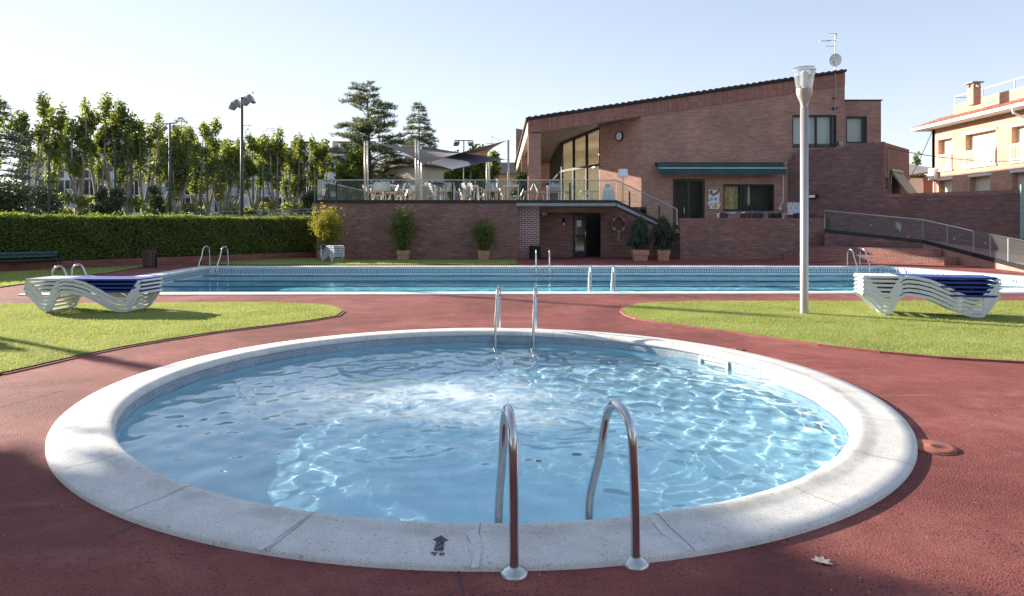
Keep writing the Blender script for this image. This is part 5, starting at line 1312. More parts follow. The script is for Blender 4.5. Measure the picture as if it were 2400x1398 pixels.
def slat_chair():
    t = thing('slatted_chair', 'x', 'chair')
    W = .22; mat_ = M['slat_grey']
    for s_ in (-1, 1):
        mb = MB(); mb.bar((-.22, s_ * W, 0), (-.17, s_ * W, .44), .03); mb.bar((-.17, s_ * W, .44), (-.27, s_ * W, .82), .03); mb.build('back_post', mat_, t)
        mb = MB(); mb.bar((.22, s_ * W, 0), (.20, s_ * W, .44), .03); mb.build('front_leg', mat_, t)
        mb = MB(); mb.bar((-.2, s_ * (W + .02), .62), (.22, s_ * (W + .02), .62), .04, .025); mb.bar((.2, s_ * (W + .02), .44), (.2, s_ * (W + .02), .61), .025); mb.build('armrest', mat_, t)
    mb = MB()
    for k in range(6): mb.box(-.17 + k * .065, -W, .43, -.17 + k * .065 + .05, W, .45)
    mb.build('seat', mat_, t)
    mb = MB()
    for k, (z, h) in enumerate(((.50, .05), (.57, .05), (.64, .05), (.71, .11))):
        x = -.17 - (z - .44) * .263; mb.slab([(x, -W, z), (x, W, z), (x - h * .26, W, z + h), (x - h * .26, -W, z + h)], (.012, 0, 0))
    mb.build('backrest', mat_, t)
    return t
M['slat_grey'] = plain('pale_lilac_wood', (0.55, 0.49, 0.50), .7, var=.1)
M['glassware'] = glass_mat('glassware', (.86, .9, .92), 1.5, 1.5, dirt=.22)
def wine_glass():
    mb = MB(); mb.lathe([(.032, 0), (.006, .004), (.005, .09), (.02, .105), (.038, .135), (.040, .16), (.032, .205)], 10)
    return mb.build('wine_glass', M['glassware'], None, smooth=True)
def tumbler():
    mb = MB(); mb.lathe([(0, .0), (.032, .002), (.038, .10), (.034, .10), (.03, .01)], 10); return mb.build('drinking_glass', M['glassware'], None, smooth=True)
chair0, table0, slat0, wine0, tumb0 = shell_chair(), table_proto(), slat_chair(), wine_glass(), tumbler()
protos = {id(chair0): 0}
used = set()
def put(p, loc, rot, label, group, cat=None, scale=None):
    if p.name not in used:
        used.add(p.name); p.location = loc; p.rotation_euler = (0, 0, rot); p['label'] = label; p['group'] = group
        if cat: p['category'] = cat
        if scale: p.scale = scale
        return p
    r = dup(p, loc, rot, label, group, scale)
    if cat: r['category'] = cat
    return r
nth = ['leftmost', 'second', 'third', 'fourth', 'fifth', 'sixth', 'seventh', 'eighth']
fl = TZ
# shell chairs: px, distance, facing (0 = +x), label
CH = [
 (868, 31.5, 5, 'white shell chair facing right at the leftmost dining table'),
 (886, 30.75, 95, 'white shell chair seen from behind, left of the larger one, at the leftmost table'),
 (906, 30.35, 86, 'white shell chair seen from behind, nearest the glass at the leftmost table'),
 (921, 32.3, 200, 'white shell chair facing left just behind the leftmost table'),
 (936, 31.2, 178, 'white shell chair facing left, right of the leftmost table'),
 (960, 32.8, 150, 'white shell chair turned half left between the first two tables'),
 (972, 31.2, 2, 'white shell chair facing right at the second table, next to the sail masts'),
 (1041, 31.3, 176, 'white shell chair facing left at the second table'),
 (1071, 31.4, 6, 'white shell chair facing right at the third table from the left'),
 (1143, 31.3, 180, 'white shell chair facing left at the third table from the left'),
 (1166, 31.2, 4, 'white shell chair facing right at the fourth table from the left'),
 (1236, 31.4, 182, 'white shell chair facing left in front of the corner pillar'),
 (1266, 31.8, 0, 'white shell chair facing right, just right of the corner pillar'),
 (1331, 31.8, 178, 'white shell chair facing left under the overhang'),
 (880, 35.6, 20, 'white shell chair in the back row behind the leftmost table'),
 (945, 36.0, 200, 'white shell chair in the back row behind the gap after the first table'),
 (1012, 35.6, 170, 'white shell chair in the back row behind the second table'),
 (1088, 35.8, 10, 'white shell chair in the back row behind the third table'),
 (1128, 36.2, 190, 'white shell chair in the back row left of the rear sail mast'),
 (1182, 35.6, 15, 'white shell chair in the back row right of the rear sail mast'),
 (1215, 35.9, 185, 'white shell chair in the back row beside the corner plants')]
for px, Y, r, lab in CH: put(chair0, (xat(px, Y), Y, fl), math.radians(r), lab, 'shell chairs on the dining terrace')
TB = [(884, 31.6, 'white table left of all others on the terrace'), (912, 31.6, 'white table pushed against the right side of the leftmost one'), (1003, 31.7, 'second white table, between the two front sail masts and the slatted chairs'),
      (1103, 31.8, 'third white table, left of the rear sail mast'), (1198, 31.8, 'fourth white table, just left of the corner pillar'), (1299, 32.2, 'white table under the overhang, right of the corner pillar'),
      (955, 35.0, 'white table in the back row behind the left front mast'), (1050, 35.2, 'white table in the back row behind the left slatted chair'), (1150, 35.4, 'white table in the back row behind the rear mast')]
TABLES = []
for k, (px, Y, lab) in enumerate(TB):
    loc = (xat(px, Y), Y, fl); put(table0, loc, 0.0, lab, 'white dining tables on the terrace'); TABLES.append(loc)
tname = ['the leftmost table', 'the second table from the left', 'the table beside the front masts', 'the table left of the rear mast', 'the table left of the corner pillar', 'the table under the overhang', 'the left back-row table', 'the middle back-row table', 'the right back-row table']
for k, (x, y, z) in enumerate(TABLES):
    for j, (dx, dy, side) in enumerate(((-.22, -.2, 'front left'), (.22, -.18, 'front right'), (-.05, .2, 'back'))):
        put(wine0, (x + dx, y + dy, z + .766), 0, 'wine glass at the %s of %s' % (side, tname[k]), 'wine glasses on the terrace tables', 'wine glass')
    if k < 6: put(tumb0, (x + .02, y - .15, z + .766), 0, 'short tumbler in the middle of %s' % tname[k], 'tumblers on the terrace tables', 'tumbler')
for k in (0, 2, 3, 4, 5):
    x, y, z = TABLES[k]; mb = MB(); mb.lathe([(0, 0), (.05, 0), (.055, .11), (.05, .12), (0, .12)], 12)
    o = mb.build('candle_holder', M['white_plastic'], None, smooth=True, loc=(x - .08, y - .05, z + .766)); tag(o, 'white cylindrical holder standing on %s' % tname[k], 'candle holder', 'white holders on the terrace tables')
for px, Y, r, lab in ((1054, 30.8, 90, 'pale slatted armchair seen from behind between the second and third tables'), (1150, 30.8, 92, 'pale slatted armchair seen from behind between the third and fourth tables'),
                      (1098, 31.0, 25, 'slatted chair leaning sideways in front of the third table'), (1116, 31.05, 20, 'slatted chair beside the leaning one at the third table'), (1018, 31.0, 30, 'slatted chair in front of the second table'), (1299, 31.5, 90, 'slatted armchair in front of the table under the overhang')):
    put(slat0, (xat(px, Y), Y, fl), math.radians(r), lab, 'slatted chairs on the dining terrace')

# floor lamp, round table with cloth, things by the glazing
Y = 31.4
t = thing('floor_lamp', 'tall floor lamp with white drum shade beside the angled brick wall', 'floor lamp', (xat(1460, Y), Y, fl))
mb = MB(); mb.lathe([(.16, 0), (.16, .02), (.02, .03)], 20); mb.build('base', M['wood'], t)
mb = MB(); mb.tube([(0, 0, .02), (0, 0, 1.15)], .022, 8); mb.build('pole', M['wood'], t)
mb = MB(); mb.lathe([(.245, 1.13), (.215, 1.49), (.21, 1.49), (.24, 1.13)], 28); mb.build('lamp_shade', M['lamp_shade'], t, smooth=True)
Y = 30.9
t = thing('draped_table', 'small round table under a long white cloth near the stair head', 'table', (xat(1427, Y), Y, fl))
mb = MB(); n = 48
for r, z, w in ((0, .62, 0), (.20, .62, 0), (.225, .60, .004), (.25, .40, .018), (.27, .15, .03), (.28, .02, .035)): mb.v += [((r + w * math.sin(9 * 2 * PI * i / n)) * math.cos(2 * PI * i / n), (r + w * math.sin(9 * 2 * PI * i / n)) * math.sin(2 * PI * i / n), z) for i in range(n)]
mb.f = [(j * n + i, j * n + (i + 1) % n, (j + 1) * n + (i + 1) % n, (j + 1) * n + i) for j in range(5) for i in range(n)]; mb.build('cloth', M['paper'], t, smooth=True)
t = tag((lambda mb: mb.build('menu_stand', plain('pale_green_card', (.45, .48, .38), .7), None, loc=(xat(1425, Y), Y, fl + .62)))(MB().slab([(-.11, 0, 0), (.11, 0, 0), (.11, .05, .16), (-.11, .05, .16)], (0, .01, 0))), 'small pale menu stand on the draped round table', 'menu stand')
Y = 36.2
t = thing('folding_table', 'white table with crossed legs just inside the tall windows', 'table', (xat(1383, Y), Y, fl))
mb = MB(); mb.box(-.5, -.3, .70, .5, .3, .73); mb.build('table_top', M['white_plastic'], t)
for s_ in (-1, 1):
    mb = MB(); mb.bar((-.42, s_ * .26, 0), (.2, s_ * .26, .70), .035); mb.build('leg', M['white_plastic'], t); mb = MB(); mb.bar((.42, s_ * .26, 0), (-.2, s_ * .26, .70), .035); mb.build('leg', M['white_plastic'], t)

# lower terrace: dark resin chairs, table, clutter
def resin_chair():
    t = thing('resin_chair', 'x', 'chair')
    mb = MB(); mb.bbox(-.22, -.22, .41, .22, .22, .45, .015); mb.build('seat', M['black_rubber'], t)
    mb = MB(); n = 9
    for z, w in ((.45, .20), (.60, .235), (.74, .24), (.77, .21)):
        for s_ in (0, .02):
            for i in range(n): a = -1 + 2 * i / (n - 1); mb.v.append((-.24 + .10 * a * a * a * a + s_, a * w, z - (.03 * abs(a) ** 3 if z > .7 else 0)))
    for j in range(3):
        for i in range(n - 1):
            a = j * 2 * n + i; mb.f += [(a, a + 1, a + 2 * n + 1, a + 2 * n), (a + n + 2 * n, a + n + 2 * n + 1, a + n + 1, a + n)]
    for i in range(n - 1): a = 6 * n + i; mb.f.append((a, a + 1, a + n + 1, a + n))
    mb.build('backrest', M['black_rubber'], t)
    for sx, sy in ((1, 1), (1, -1), (-1, 1), (-1, -1)):
        mb = MB(); mb.bar((sx * .2, sy * .2, 0), (sx * .18, sy * .18, .42), .03); mb.build('leg', M['black_rubber'], t)
    return t
rc0 = resin_chair(); LZ = 1.28
for px, Y, r, lab in ((1695, 30.9, 60, 'dark resin chair left of the others behind the lower wall'), (1746, 30.8, 92, 'dark resin chair below the left half of the kitchen window'), (1774, 30.8, 88, 'dark resin chair below the right half of the kitchen window'),
                      (1801, 31.0, 130, 'dark resin chair turned right near the window corner'), (1817, 31.1, 120, 'dark resin chair right of the kitchen window'), (1868, 30.8, 90, 'dark resin chair next to the lamp post behind the lower wall')):
    put(rc0, (xat(px, Y), Y, LZ), math.radians(r), lab, 'dark chairs behind the lower terrace wall')
for px, w, Y, lab in ((1722, .52, 31.5, 'low grey table holding napkins behind the lower terrace wall'), (1790, .5, 31.6, 'grey table below the right part of the kitchen window'), (1848, .45, 31.5, 'white table with bottles left of the lamp post')):
    t = thing('cafe_table', lab, 'table', (xat(px, Y), Y, LZ), 0, 'tables on the lower terrace')
    mt = M['white_plastic'] if px == 1848 else M['grey_metal']
    mb = MB(); mb.bbox(-w, -.32, .70, w, .32, .735, .008); mb.build('table_top', mt, t)
    for s_ in (-1, 1):
        mb = MB(); mb.box(s_ * w * .7 - .03, -.25, 0, s_ * w * .7 + .03, .25, .70); mb.build('leg', mt, t)
zt_ = LZ + .736
def small(name, mb, m, loc, lab, cat, grp=None, smooth=False): return tag(mb.build(name, m, None, loc=loc, smooth=smooth), lab, cat, grp)
small('napkin_box', MB().bbox(-.14, -.08, 0, .14, .08, .09, .01), plain('lilac_card', (.42, .42, .62), .6), (xat(1716, 31.4), 31.4, zt_), 'lilac napkin box on the low grey table', 'napkin box')
small('tray', MB().bbox(-.22, -.14, 0, .18, .14, .035, .01), plain('pale_green_tray', (.38, .48, .48), .5), (xat(1708, 31.2), 31.2, zt_), 'pale green tray beside the lilac napkin box', 'tray')
small('napkin_holder', MB().bbox(-.09, -.05, 0, .09, .05, .09, .01), M['paper'], (xat(1742, 31.4), 31.4, zt_), 'white napkin holder right of the lilac box', 'napkin holder')
for px, c_, lab in ((1762, (.16, .14, .45), 'purple ashtray pot below the kitchen window'), (1777, (.05, .12, .5), 'blue pot below the right half of the kitchen window')):
    small('table_pot', MB().lathe([(0, 0), (.05, 0), (.075, .13), (.06, .13), (.04, .02)], 14), plain('glazed_' + lab.split()[0], c_, .3), (xat(px, 31.5), 31.5, zt_), lab, 'pot', 'coloured pots on the lower terrace tables', True)
small('sauce_bottle', MB().lathe([(0, 0), (.03, 0), (.032, .11), (.012, .15), (.012, .18), (0, .18)], 12), M['terracotta'], (xat(1840, 31.4), 31.4, zt_), 'small reddish bottle on the white table', 'bottle', None, True)
t = thing('lattice_chair', 'white lattice backed chair standing left of the lamp post', 'chair', (xat(1861, 31.9), 31.9, LZ), .1)
mb = MB()
for k in range(9): mb.bar((-.30 + k * .075, 0, .78), (-.28 + k * .07, .06, 1.28), .016)
for k in range(7): mb.bar((-.31, .01 * k, .80 + k * .078), (.31, .01 * k, .80 + k * .078), .016)
for k in range(6): mb.bar((-.30 + k * .1, .0, .80), (-.20 + k * .1, .05, 1.26), .014); mb.bar((-.20 + k * .1, .0, .80), (-.30 + k * .1, .05, 1.26), .014)
mb.build('backrest', M['white_plastic'], t)
mb = MB(); mb.box(-.3, -.5, .74, .3, 0, .78); mb.build('seat', M['white_plastic'], t)
for sx in (-1, 1):
    for y in (-.46, -.02): mb = MB(); mb.bar((sx * .27, y, 0), (sx * .27, y, .74), .035); mb.build('leg', M['white_plastic'], t)
sw = small('wall_socket', MB().bbox(-.07, -.02, -.07, .07, 0, .07, .008), M['paper'], (xat(1828, 33), 32.99, zat(489, 33)), 'small white socket box right of the kitchen window', 'socket')
# loungers stacked on the landing and by the terrace wall
stack(4, (xat(2101, 29.4), 29.4, 0), -.15, .065, R0.z - .02, 'behind the ramp railing', 'loungers stacked on the ramp landing', .50)
stack(7, (-6.75, 27.5, 0), math.radians(128), .066, .02, 'against the terrace wall', 'loungers stacked by the terrace wall', .66)

# sails and their masts ----------------------------------------------------------
def mast(px, Y, ptop, mat_, r, lab, dbl=True):
    z = zat(ptop, Y); t = thing('sail_mast', lab, 'mast', (xat(px, Y), Y, TZ), 0, 'masts of the shade sails')
    for s_ in ((-1, 1) if dbl else (0,)):
        mb = MB(); mb.tube([(s_ * .065, 0, 0), (s_ * .065, 0, z - TZ)], r, 10); mb.build('tube', mat_, t, smooth=True)
    mb = MB(); mb.bbox(-.13, -.09, 0, .13, .09, .02, .004); mb.build('base_plate', mat_, t)
    if dbl:
        for k in range(3): mb = MB(); mb.box(-.065, -.015, (k + 1) * (z - TZ) / 3.3, .065, .015, (k + 1) * (z - TZ) / 3.3 + .03); mb.build('brace', mat_, t)
mast(858.5, 31.2, 331, M['alu'], .036, 'paired steel mast at the left corner of the tan sail')
mast(978, 31.4, 331, M['alu'], .036, 'paired steel mast in front of the blue sail peak')
mast(988.5, 34.5, 343, M['alu'], .045, 'mast holding the peak of the blue sail', False)
mast(1144, 36.5, 368, M['alu'], .040, 'paired mast behind, under the right part of the sails')
mast(1191.5, 32.5, 330, M['alu'], .050, 'steel mast at the high right corner of the tan sail', False)
mast(1087, 37.5, 380, M['green_metal'], .028, 'thin dark pole behind the third table', False)
def sail(name, lab, c, m, sag, curve=.12, n=28, thick=.01):
    """four corner points in order; edges curve inward like a tensioned cloth"""
    c = [Vector(p) for p in c]; cen = sum(c, Vector()) / 4
    mb = MB()
    for j in range(n + 1):
        for i in range(n + 1):
            u, v = i / n, j / n
            p = c[0] * (1 - u) * (1 - v) + c[1] * u * (1 - v) + c[2] * u * v + c[3] * (1 - u) * v
            eu, ev = 4 * u * (1 - u), 4 * v * (1 - v)
            w = curve * (eu * (2 * v - 1) ** 2 + ev * (2 * u - 1) ** 2)
            p = p.lerp(cen, w); p.z -= sag * eu * ev + .03 * math.sin(u * 9 + v * 4) * eu * ev * .5
            mb.v.append(p)
    for j in range(n):
        for i in range(n): a = j * (n + 1) + i; mb.f.append((a, a + 1, a + n + 2, a + n + 1))
    q = len(mb.v); mb.v += [v + Vector((0, 0, thick)) for v in mb.v[:q]]
    mb.f += [tuple(reversed([i + q for i in f])) for f in mb.f[:n * n]]
    t = thing('shade_sail', lab, 'shade sail', c[0], 0, 'shade sails over the terrace')
    mb.build('cloth', m, t, smooth=True, world=True)
    mb = MB()
    for k in range(4):
        d = (c[k] - cen).normalized(); mb.tube([c[k] - d * .02, c[k] + d * .22], .01, 5)
    mb.build('tension_wire', M['grey_metal'], t, world=True)
sail('tan', 'tan shade sail with two high corners stretched between the outer masts', [P(862, 333, 31.2), P(992, 386, 31.2), P(1188, 330, 32.5), P(1143, 374, 36.4)], M['sail_tan'], .09, .16)
sail('blue', 'slate blue shade sail hanging lowest, with one peak at the middle mast', [P(989, 344, 34.4), P(932, 361, 36.0), P(1060, 398, 30.9), P(1186, 374, 33.4)], M['sail_blue'], .08, .04)

# plants -------------------------------------------------------------------------
def leaf_cloud(pts, size, aspect=1.6, jitter=.0, up=.0, droop=0.0, fold=True):
    """pts (N,3) -> N small bent leaves"""
    n = len(pts); d = RNG.normal(size=(n, 3)); d[:, 2] += up; d /= np.linalg.norm(d, axis=1)[:, None]
    e = RNG.normal(size=(n, 3)); e -= (e * d).sum(1)[:, None] * d; e /= np.linalg.norm(e, axis=1)[:, None]
    s_ = size * RNG.uniform(.6, 1.3, n)[:, None]
    L = d * s_ * aspect / 2; W = e * s_ / 2
    V = np.stack([pts - L, pts + W, pts + L, pts - W], 1)
    return V.reshape(-1, 3)
def pot(t, w, h, m):
    mb = MB(); mb.add([(-w * .4, -w * .4, 0), (w * .4, -w * .4, 0), (w * .4, w * .4, 0), (-w * .4, w * .4, 0), (-w * .47, -w * .47, h), (w * .47, -w * .47, h), (w * .47, w * .47, h), (-w * .47, w * .47, h)], [(0, 3, 2, 1), (0, 1, 5, 4), (1, 2, 6, 5), (2, 3, 7, 6), (3, 0, 4, 7)])
    mb.bbox(-w / 2, -w / 2, h * .55, w / 2, w / 2, h, .012); mb.build('pot', m, t)
def bamboo(px, Y, w, h, lab, m, n=4200, potw=.52, poth=.42, spread=1.0, grp='bamboos in terracotta pots'):
    t = thing('potted_bamboo', lab, 'potted plant', (xat(px, Y), Y, 0), 0, grp)
    pot(t, potw, poth, M['terracotta'])
    mb = MB(); tips = []
    for k in range(34):
        a = random.uniform(0, 6.28); r0 = random.uniform(0, .14); r1 = random.uniform(.1, 1) ** .7 * w / 2 * spread; hh = h * random.uniform(.6, 1.0) * (1 - .28 * (r1 / (w / 2)) ** 2)
        p0_ = Vector((r0 * math.cos(a), r0 * math.sin(a), poth * .9)); p2_ = Vector((r1 * math.cos(a), r1 * math.sin(a) * .8, hh)); pm_ = p0_.lerp(p2_, .55); pm_.z += .12 * h * .3; pm_.x *= .8; pm_.y *= .8
        path = [p0_.lerp(pm_, s_ / 4) for s_ in range(4)] + [pm_.lerp(p2_, s_ / 4) for s_ in range(5)]
        mb.tube(path, [.009 - .0008 * i for i in range(9)], 4, caps=False); tips.append(path)
    mb.build('canes', M['bamboo'], t)
    pts = []
    for _ in range(n):
        p = random.choice(tips); s_ = random.uniform(0, 1) ** .75 * 7.999; i = int(s_); q = p[i].lerp(p[i + 1], s_ - i); sp = .05 + .10 * random.random()
        pts.append((q.x + random.gauss(0, sp), q.y + random.gauss(0, sp), max(poth, q.z + random.gauss(0, sp))))
    np_quads('foliage', leaf_cloud(np.array(pts), .030, 4.2, up=-.3), m, t)
bamboo(763, 28.9, 1.55, 2.55, 'golden sunlit bamboo at the corner of hedge and terrace wall', M['bamboo_gold'], 9000, .52, .42, 1.0)
bamboo(946, 29.2, 1.30, 2.55, 'tall green bamboo in a terracotta pot, middle of the terrace wall', M['bamboo'], 5500)
bamboo(1134, 29.2, 1.15, 2.05, 'shorter green bamboo in a terracotta pot, left of the brick pier', M['bamboo'], 4500, .50, .42)
def pot_bush(px, Y, w, h, lab, pw, ph):
    t = thing('potted_shrub', lab, 'potted plant', (xat(px, Y), Y, 0), 0, 'dense shrubs in terracotta pots')
    pot(t, pw, ph, M['terracotta'])
    mb = MB(); 
    for k in range(18):
        a = random.uniform(0, 6.28); r = random.uniform(.1, .45) * w; mb.tube([(0, 0, ph * .9), (r * .5 * math.cos(a), r * .5 * math.sin(a), ph + .4 * (h - ph)), (r * math.cos(a), r * math.sin(a), h * random.uniform(.6, .85))], [.018, .012, .006], 5, caps=False)
    mb.build('stems', M['bark_dark'], t)
    pts = []; cl = []
    for _ in range(60):
        a = random.uniform(0, 6.28); z = random.uniform(0, 1); R = w / 2 * math.sqrt(max(.05, 1 - (2 * abs(z - .45)) ** 2.2)); r = R * random.uniform(.35, 1.0); cl.append((r * math.cos(a), r * math.sin(a), ph + .02 + z * (h - ph) * .97, random.uniform(.07, .16)))
    for _ in range(9000):
        c = random.choice(cl); d = Vector((random.gauss(0, 1), random.gauss(0, 1), random.gauss(0, 1))).normalized() * c[3] * random.uniform(.5, 1.1); pts.append((c[0] + d.x, c[1] + d.y, max(ph, c[2] + d.z * 1.4)))
    np_quads('foliage', leaf_cloud(np.array(pts), .035, 2.4, up=.8), M['potbush'], t)
pot_bush(1500, 28.8, 1.05, 1.75, 'grey-green shrub in a wide terracotta pot, the left one under the stairs', .66, .46)
pot_bush(1553, 28.9, 1.0, 1.72, 'grey-green shrub in a terracotta pot, the right one beside the low wall', .54, .46)

# hedge on its low wall -------------------------------------------------------------
h0, h1 = Vector((-17.3, 20.9, 0)), Vector((-8.75, 31.7, 0)); hd = (h1 - h0).normalized(); hn = Vector((-hd.y, hd.x, 0)); hL = (h1 - h0).length
lwl = thing('planter_wall', 'low reddish brick kerb wall along the foot of the hedge', 'wall', h0)
mb = MB(); mb.slab([h0, h1, h1 + Vector((0, 0, .27)), h0 + Vector((0, 0, .27))], hn * .22)
h00 = h0 - hd * 9; mb.slab([h00, h0, h0 + Vector((0, 0, .27)), h00 + Vector((0, 0, .27))], hn * .22); mb.build('wall', brick_mat('planter_brick', (.30, .13, .10), (.24, .10, .08), (.2, .11, .09), stain_amt=.5), lwl, world=True)
hg = thing('hedge', 'long clipped dark green hedge screening the tennis court', 'hedge', h0)
HT = 1.80
def hedge_pts(n):
    u = RNG.uniform(-9, hL, n); f = RNG.uniform(0, 1, n)
    v = np.where(f < .72, .28 + RNG.normal(0, .05, n), RNG.uniform(.25, 1.5, n)); z = np.where(f < .72, RNG.uniform(.30, HT, n), HT + RNG.normal(0, .035, n) + (RNG.uniform(0, 1, n) > .955) * RNG.uniform(0, .16, n))
    v += .07 * np.sin(u * 1.3) + .04 * np.sin(u * 3.1 + z * 4); z += np.where(f >= .72, .03 * np.sin(u * 1.1) + .02 * np.sin(u * 4.3), 0)
    p = np.array(h0)[None] + np.array(hd)[None] * u[:, None] + np.array(hn)[None] * v[:, None]; p[:, 2] = z
    return p
np_quads('foliage', leaf_cloud(hedge_pts(90000), .042, 2.0, up=.25), M['hedge'], hg, world=True)
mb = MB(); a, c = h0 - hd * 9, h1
mb.slab([a + hn * .36 + Vector((0, 0, .25)), c + hn * .36 + Vector((0, 0, .25)), c + hn * .36 + Vector((0, 0, HT - .06)), a + hn * .36 + Vector((0, 0, HT - .06))], hn * 1.05); mb.build('dark_core', plain('hedge_core', (.012, .02, .008), .95), hg, world=True)  # solid block coloured near black for the shade behind the leaves

# bench, bins -----------------------------------------------------------------------
def P_bench():
    t = thing('park_bench', 'long green slatted bench on the grass in front of the hedge', 'bench', G(146, 632), .62)
    t.rotation_euler = (0, 0, math.atan2(hd.y, hd.x) + .04)
    L = 2.6
    for y, z, nm in ((.02, .33, 0), (.10, .335, 0), (.18, .335, 0), (.26, .33, 0)):
        pass
    mb = MB()
    for k in range(4): mb.box(-L, -.06 + k * .10, .335, 0, .02 + k * .10, .36)
    mb.build('seat', M['bench_green'], t)
    mb = MB()
    for z in (.44, .54): mb.slab([(-L, .33, z), (0, .33, z), (0, .36, z + .075), (-L, .36, z + .075)], (0, .02, 0))
    mb.build('backrest', M['bench_green'], t)
    for x in (-.06, -L + .1):
        mb = MB(); mb.bar((x, -.04, 0), (x, -.02, .33), .035); mb.bar((x, .30, 0), (x, .33, .33), .035); mb.bar((x, .33, .3), (x, .39, .62), .03); mb.bar((x, -.05, .33), (x, .34, .33), .03); mb.tube([(x, .36, .48), (x, .2, .50), (x, .0, .48), (x, -.05, .40), (x, -.03, .33)], .014, 6); mb.build('iron_frame', M['black'], t)
P_bench()
def bin_(px, py, Y, r, h, m, label, flare=1.12):
    t = thing('litter_bin', label, 'litter bin', (xat(px, Y), Y, 0), 0, None)
    mb = MB(); n = 22
    for k in range(n):
        a = 2 * PI * k / n; b_ = a + 2 * PI / n * .62
        q = [(r * math.cos(a), r * math.sin(a), .06), (r * math.cos(b_), r * math.sin(b_), .06), (r * flare * math.cos(b_), r * flare * math.sin(b_), h), (r * flare * math.cos(a), r * flare * math.sin(a), h)]
        mb.slab(q, (-.02 * math.cos(a), -.02 * math.sin(a), 0))
    mb.build('slats', m, t)
    mb = MB(); mb.lathe([(r * .93, .03), (r * .96, .3), (r * 1.0, h - .04), (r * .96, h - .04), (r * .9, .05), (0, .05)], 24); mb.build('liner', M['black'], t)
    mb = MB(); mb.box(r * 1.02, -.03, 0, r * 1.02 + .05, .03, h * .8); mb.build('post', M['black'], t)
bin_(350, 627, 24.0, .205, .63, M['bin_wood'], 'brown slatted litter bin in front of the hedge wall')
bin_(1253, 606, 29.9, .22, .60, M['black_rubber'], 'dark slatted litter bin at the foot of the pale-jointed brick pier')

# ------------------------------------------------------------------ trees
def crown_cloud(cl, n, size, aspect=1.25, up=.15):
    cl = np.array(cl); w = cl[:, 3] ** 2 * cl[:, 4]; w /= w.sum()
    k = RNG.choice(len(cl), n, p=w); d = RNG.normal(size=(n, 3)); d /= np.linalg.norm(d, axis=1)[:, None]
    r = RNG.uniform(.05, 1.0, n)[:, None] ** .5 * RNG.uniform(.8, 1.28, n)[:, None]
    p = cl[k, :3] + d * r * np.stack([cl[k, 3], cl[k, 3], cl[k, 4]], 1)
    return leaf_cloud(p, size, aspect, up=up)
def plane_tree(loc, H, wid, label, n=5200, limbs=6, fork=.26, leaf=.17, mat_='leaf_plane', low=True, seed=None, group='pollarded plane trees beyond the hedge', r0=.24):
    if seed is not None: random.seed(seed)
    t = thing('plane_tree', label, 'tree', loc, 0, group)
    fz = H * fork; mb = MB(); lean = random.uniform(-.2, .2)
    mb.tube([(0, 0, -.1), (lean * .2, 0, fz * .4), (lean * .6, .05, fz * .8), (lean, 0, fz)], [r0 * 1.25, r0, r0 * .95, r0], 9)
    cl = []; ends = []
    for k in range(limbs):
        a = 2 * PI * k / limbs + random.uniform(-.4, .4); R = wid * random.uniform(.35, 1.0); top = H * (1 if k == 0 else random.uniform(.74, .97))
        x1, y1 = R * math.cos(a), R * .8 * math.sin(a); h1_ = fz + (top - fz) * .3
        pts = [(lean, 0, fz * .92), (lean + x1 * .45, y1 * .45, fz + (h1_ - fz) * .55), (x1 * .85, y1 * .85, h1_ + (top - fz) * .12), (x1 * random.uniform(.85, 1.15), y1, fz + (top - fz) * .65), (x1 * random.uniform(.9, 1.2), y1, top - .55)]
        rr_ = r0 * .52; mb.tube(pts, [rr_, rr_ * .8, rr_ * .6, rr_ * .42, rr_ * .22], 7, caps=False)
        e = Vector(pts[-1]); rad = random.uniform(.36, .55)
        cl.append((e.x, e.y, e.z - .25, rad, rad * random.uniform(1.5, 2.3)))
        P_ = [Vector(p) for p in pts]
        for s_ in np.arange(.50 if low else .6, .93, .13):
            if random.random() < .36: continue
            f = s_ * 3.99; i = int(f); q = P_[i].lerp(P_[i + 1], f - i); rd = random.uniform(.28, .52)
            q = q + Vector((random.gauss(0, .22), random.gauss(0, .22), random.gauss(0, .15))); cl.append((q.x, q.y, q.z, rd, rd * random.uniform(1.0, 2.0)))
    if low:
        for _ in range(2):
            a = random.uniform(0, 6.28); q = (wid * .8 * math.cos(a), wid * .6 * math.sin(a), fz * random.uniform(.75, 1.3)); cl.append((*q, .6, .5)); mb.tube([(lean * .8, 0, fz * .8), ((lean + q[0]) * .5, q[1] * .5, (fz + q[2]) * .52), q], [.05, .035, .02], 5, caps=False)
    mb.build('trunk', M['bark'], t, smooth=True)
    np_quads('crown', crown_cloud(cl, n, leaf), M[mat_], t)
    return t
def along(px, Y): return (xat(px, Y), Y, 0)
PT = [(-40, 236, 50, 1.3), (66, 224, 50, 1.25), (128, 250, 52, 1.1), (178, 236, 51, .9), (222, 232, 52, .95), (262, 244, 53, .9), (296, 268, 53, 1.0), (340, 266, 54, 1.0), (382, 290, 55, 1.2), (418, 306, 50, 1.1), (452, 288, 56, 1.0), (484, 280, 57, .9), (522, 338, 52, 1.1), (556, 312, 58, 1.1),
      (600, 318, 59, 1.0), (640, 312, 58, 1.1), (678, 326, 60, 1.2), (714, 322, 61, 1.2), (748, 330, 62, 1.2)]
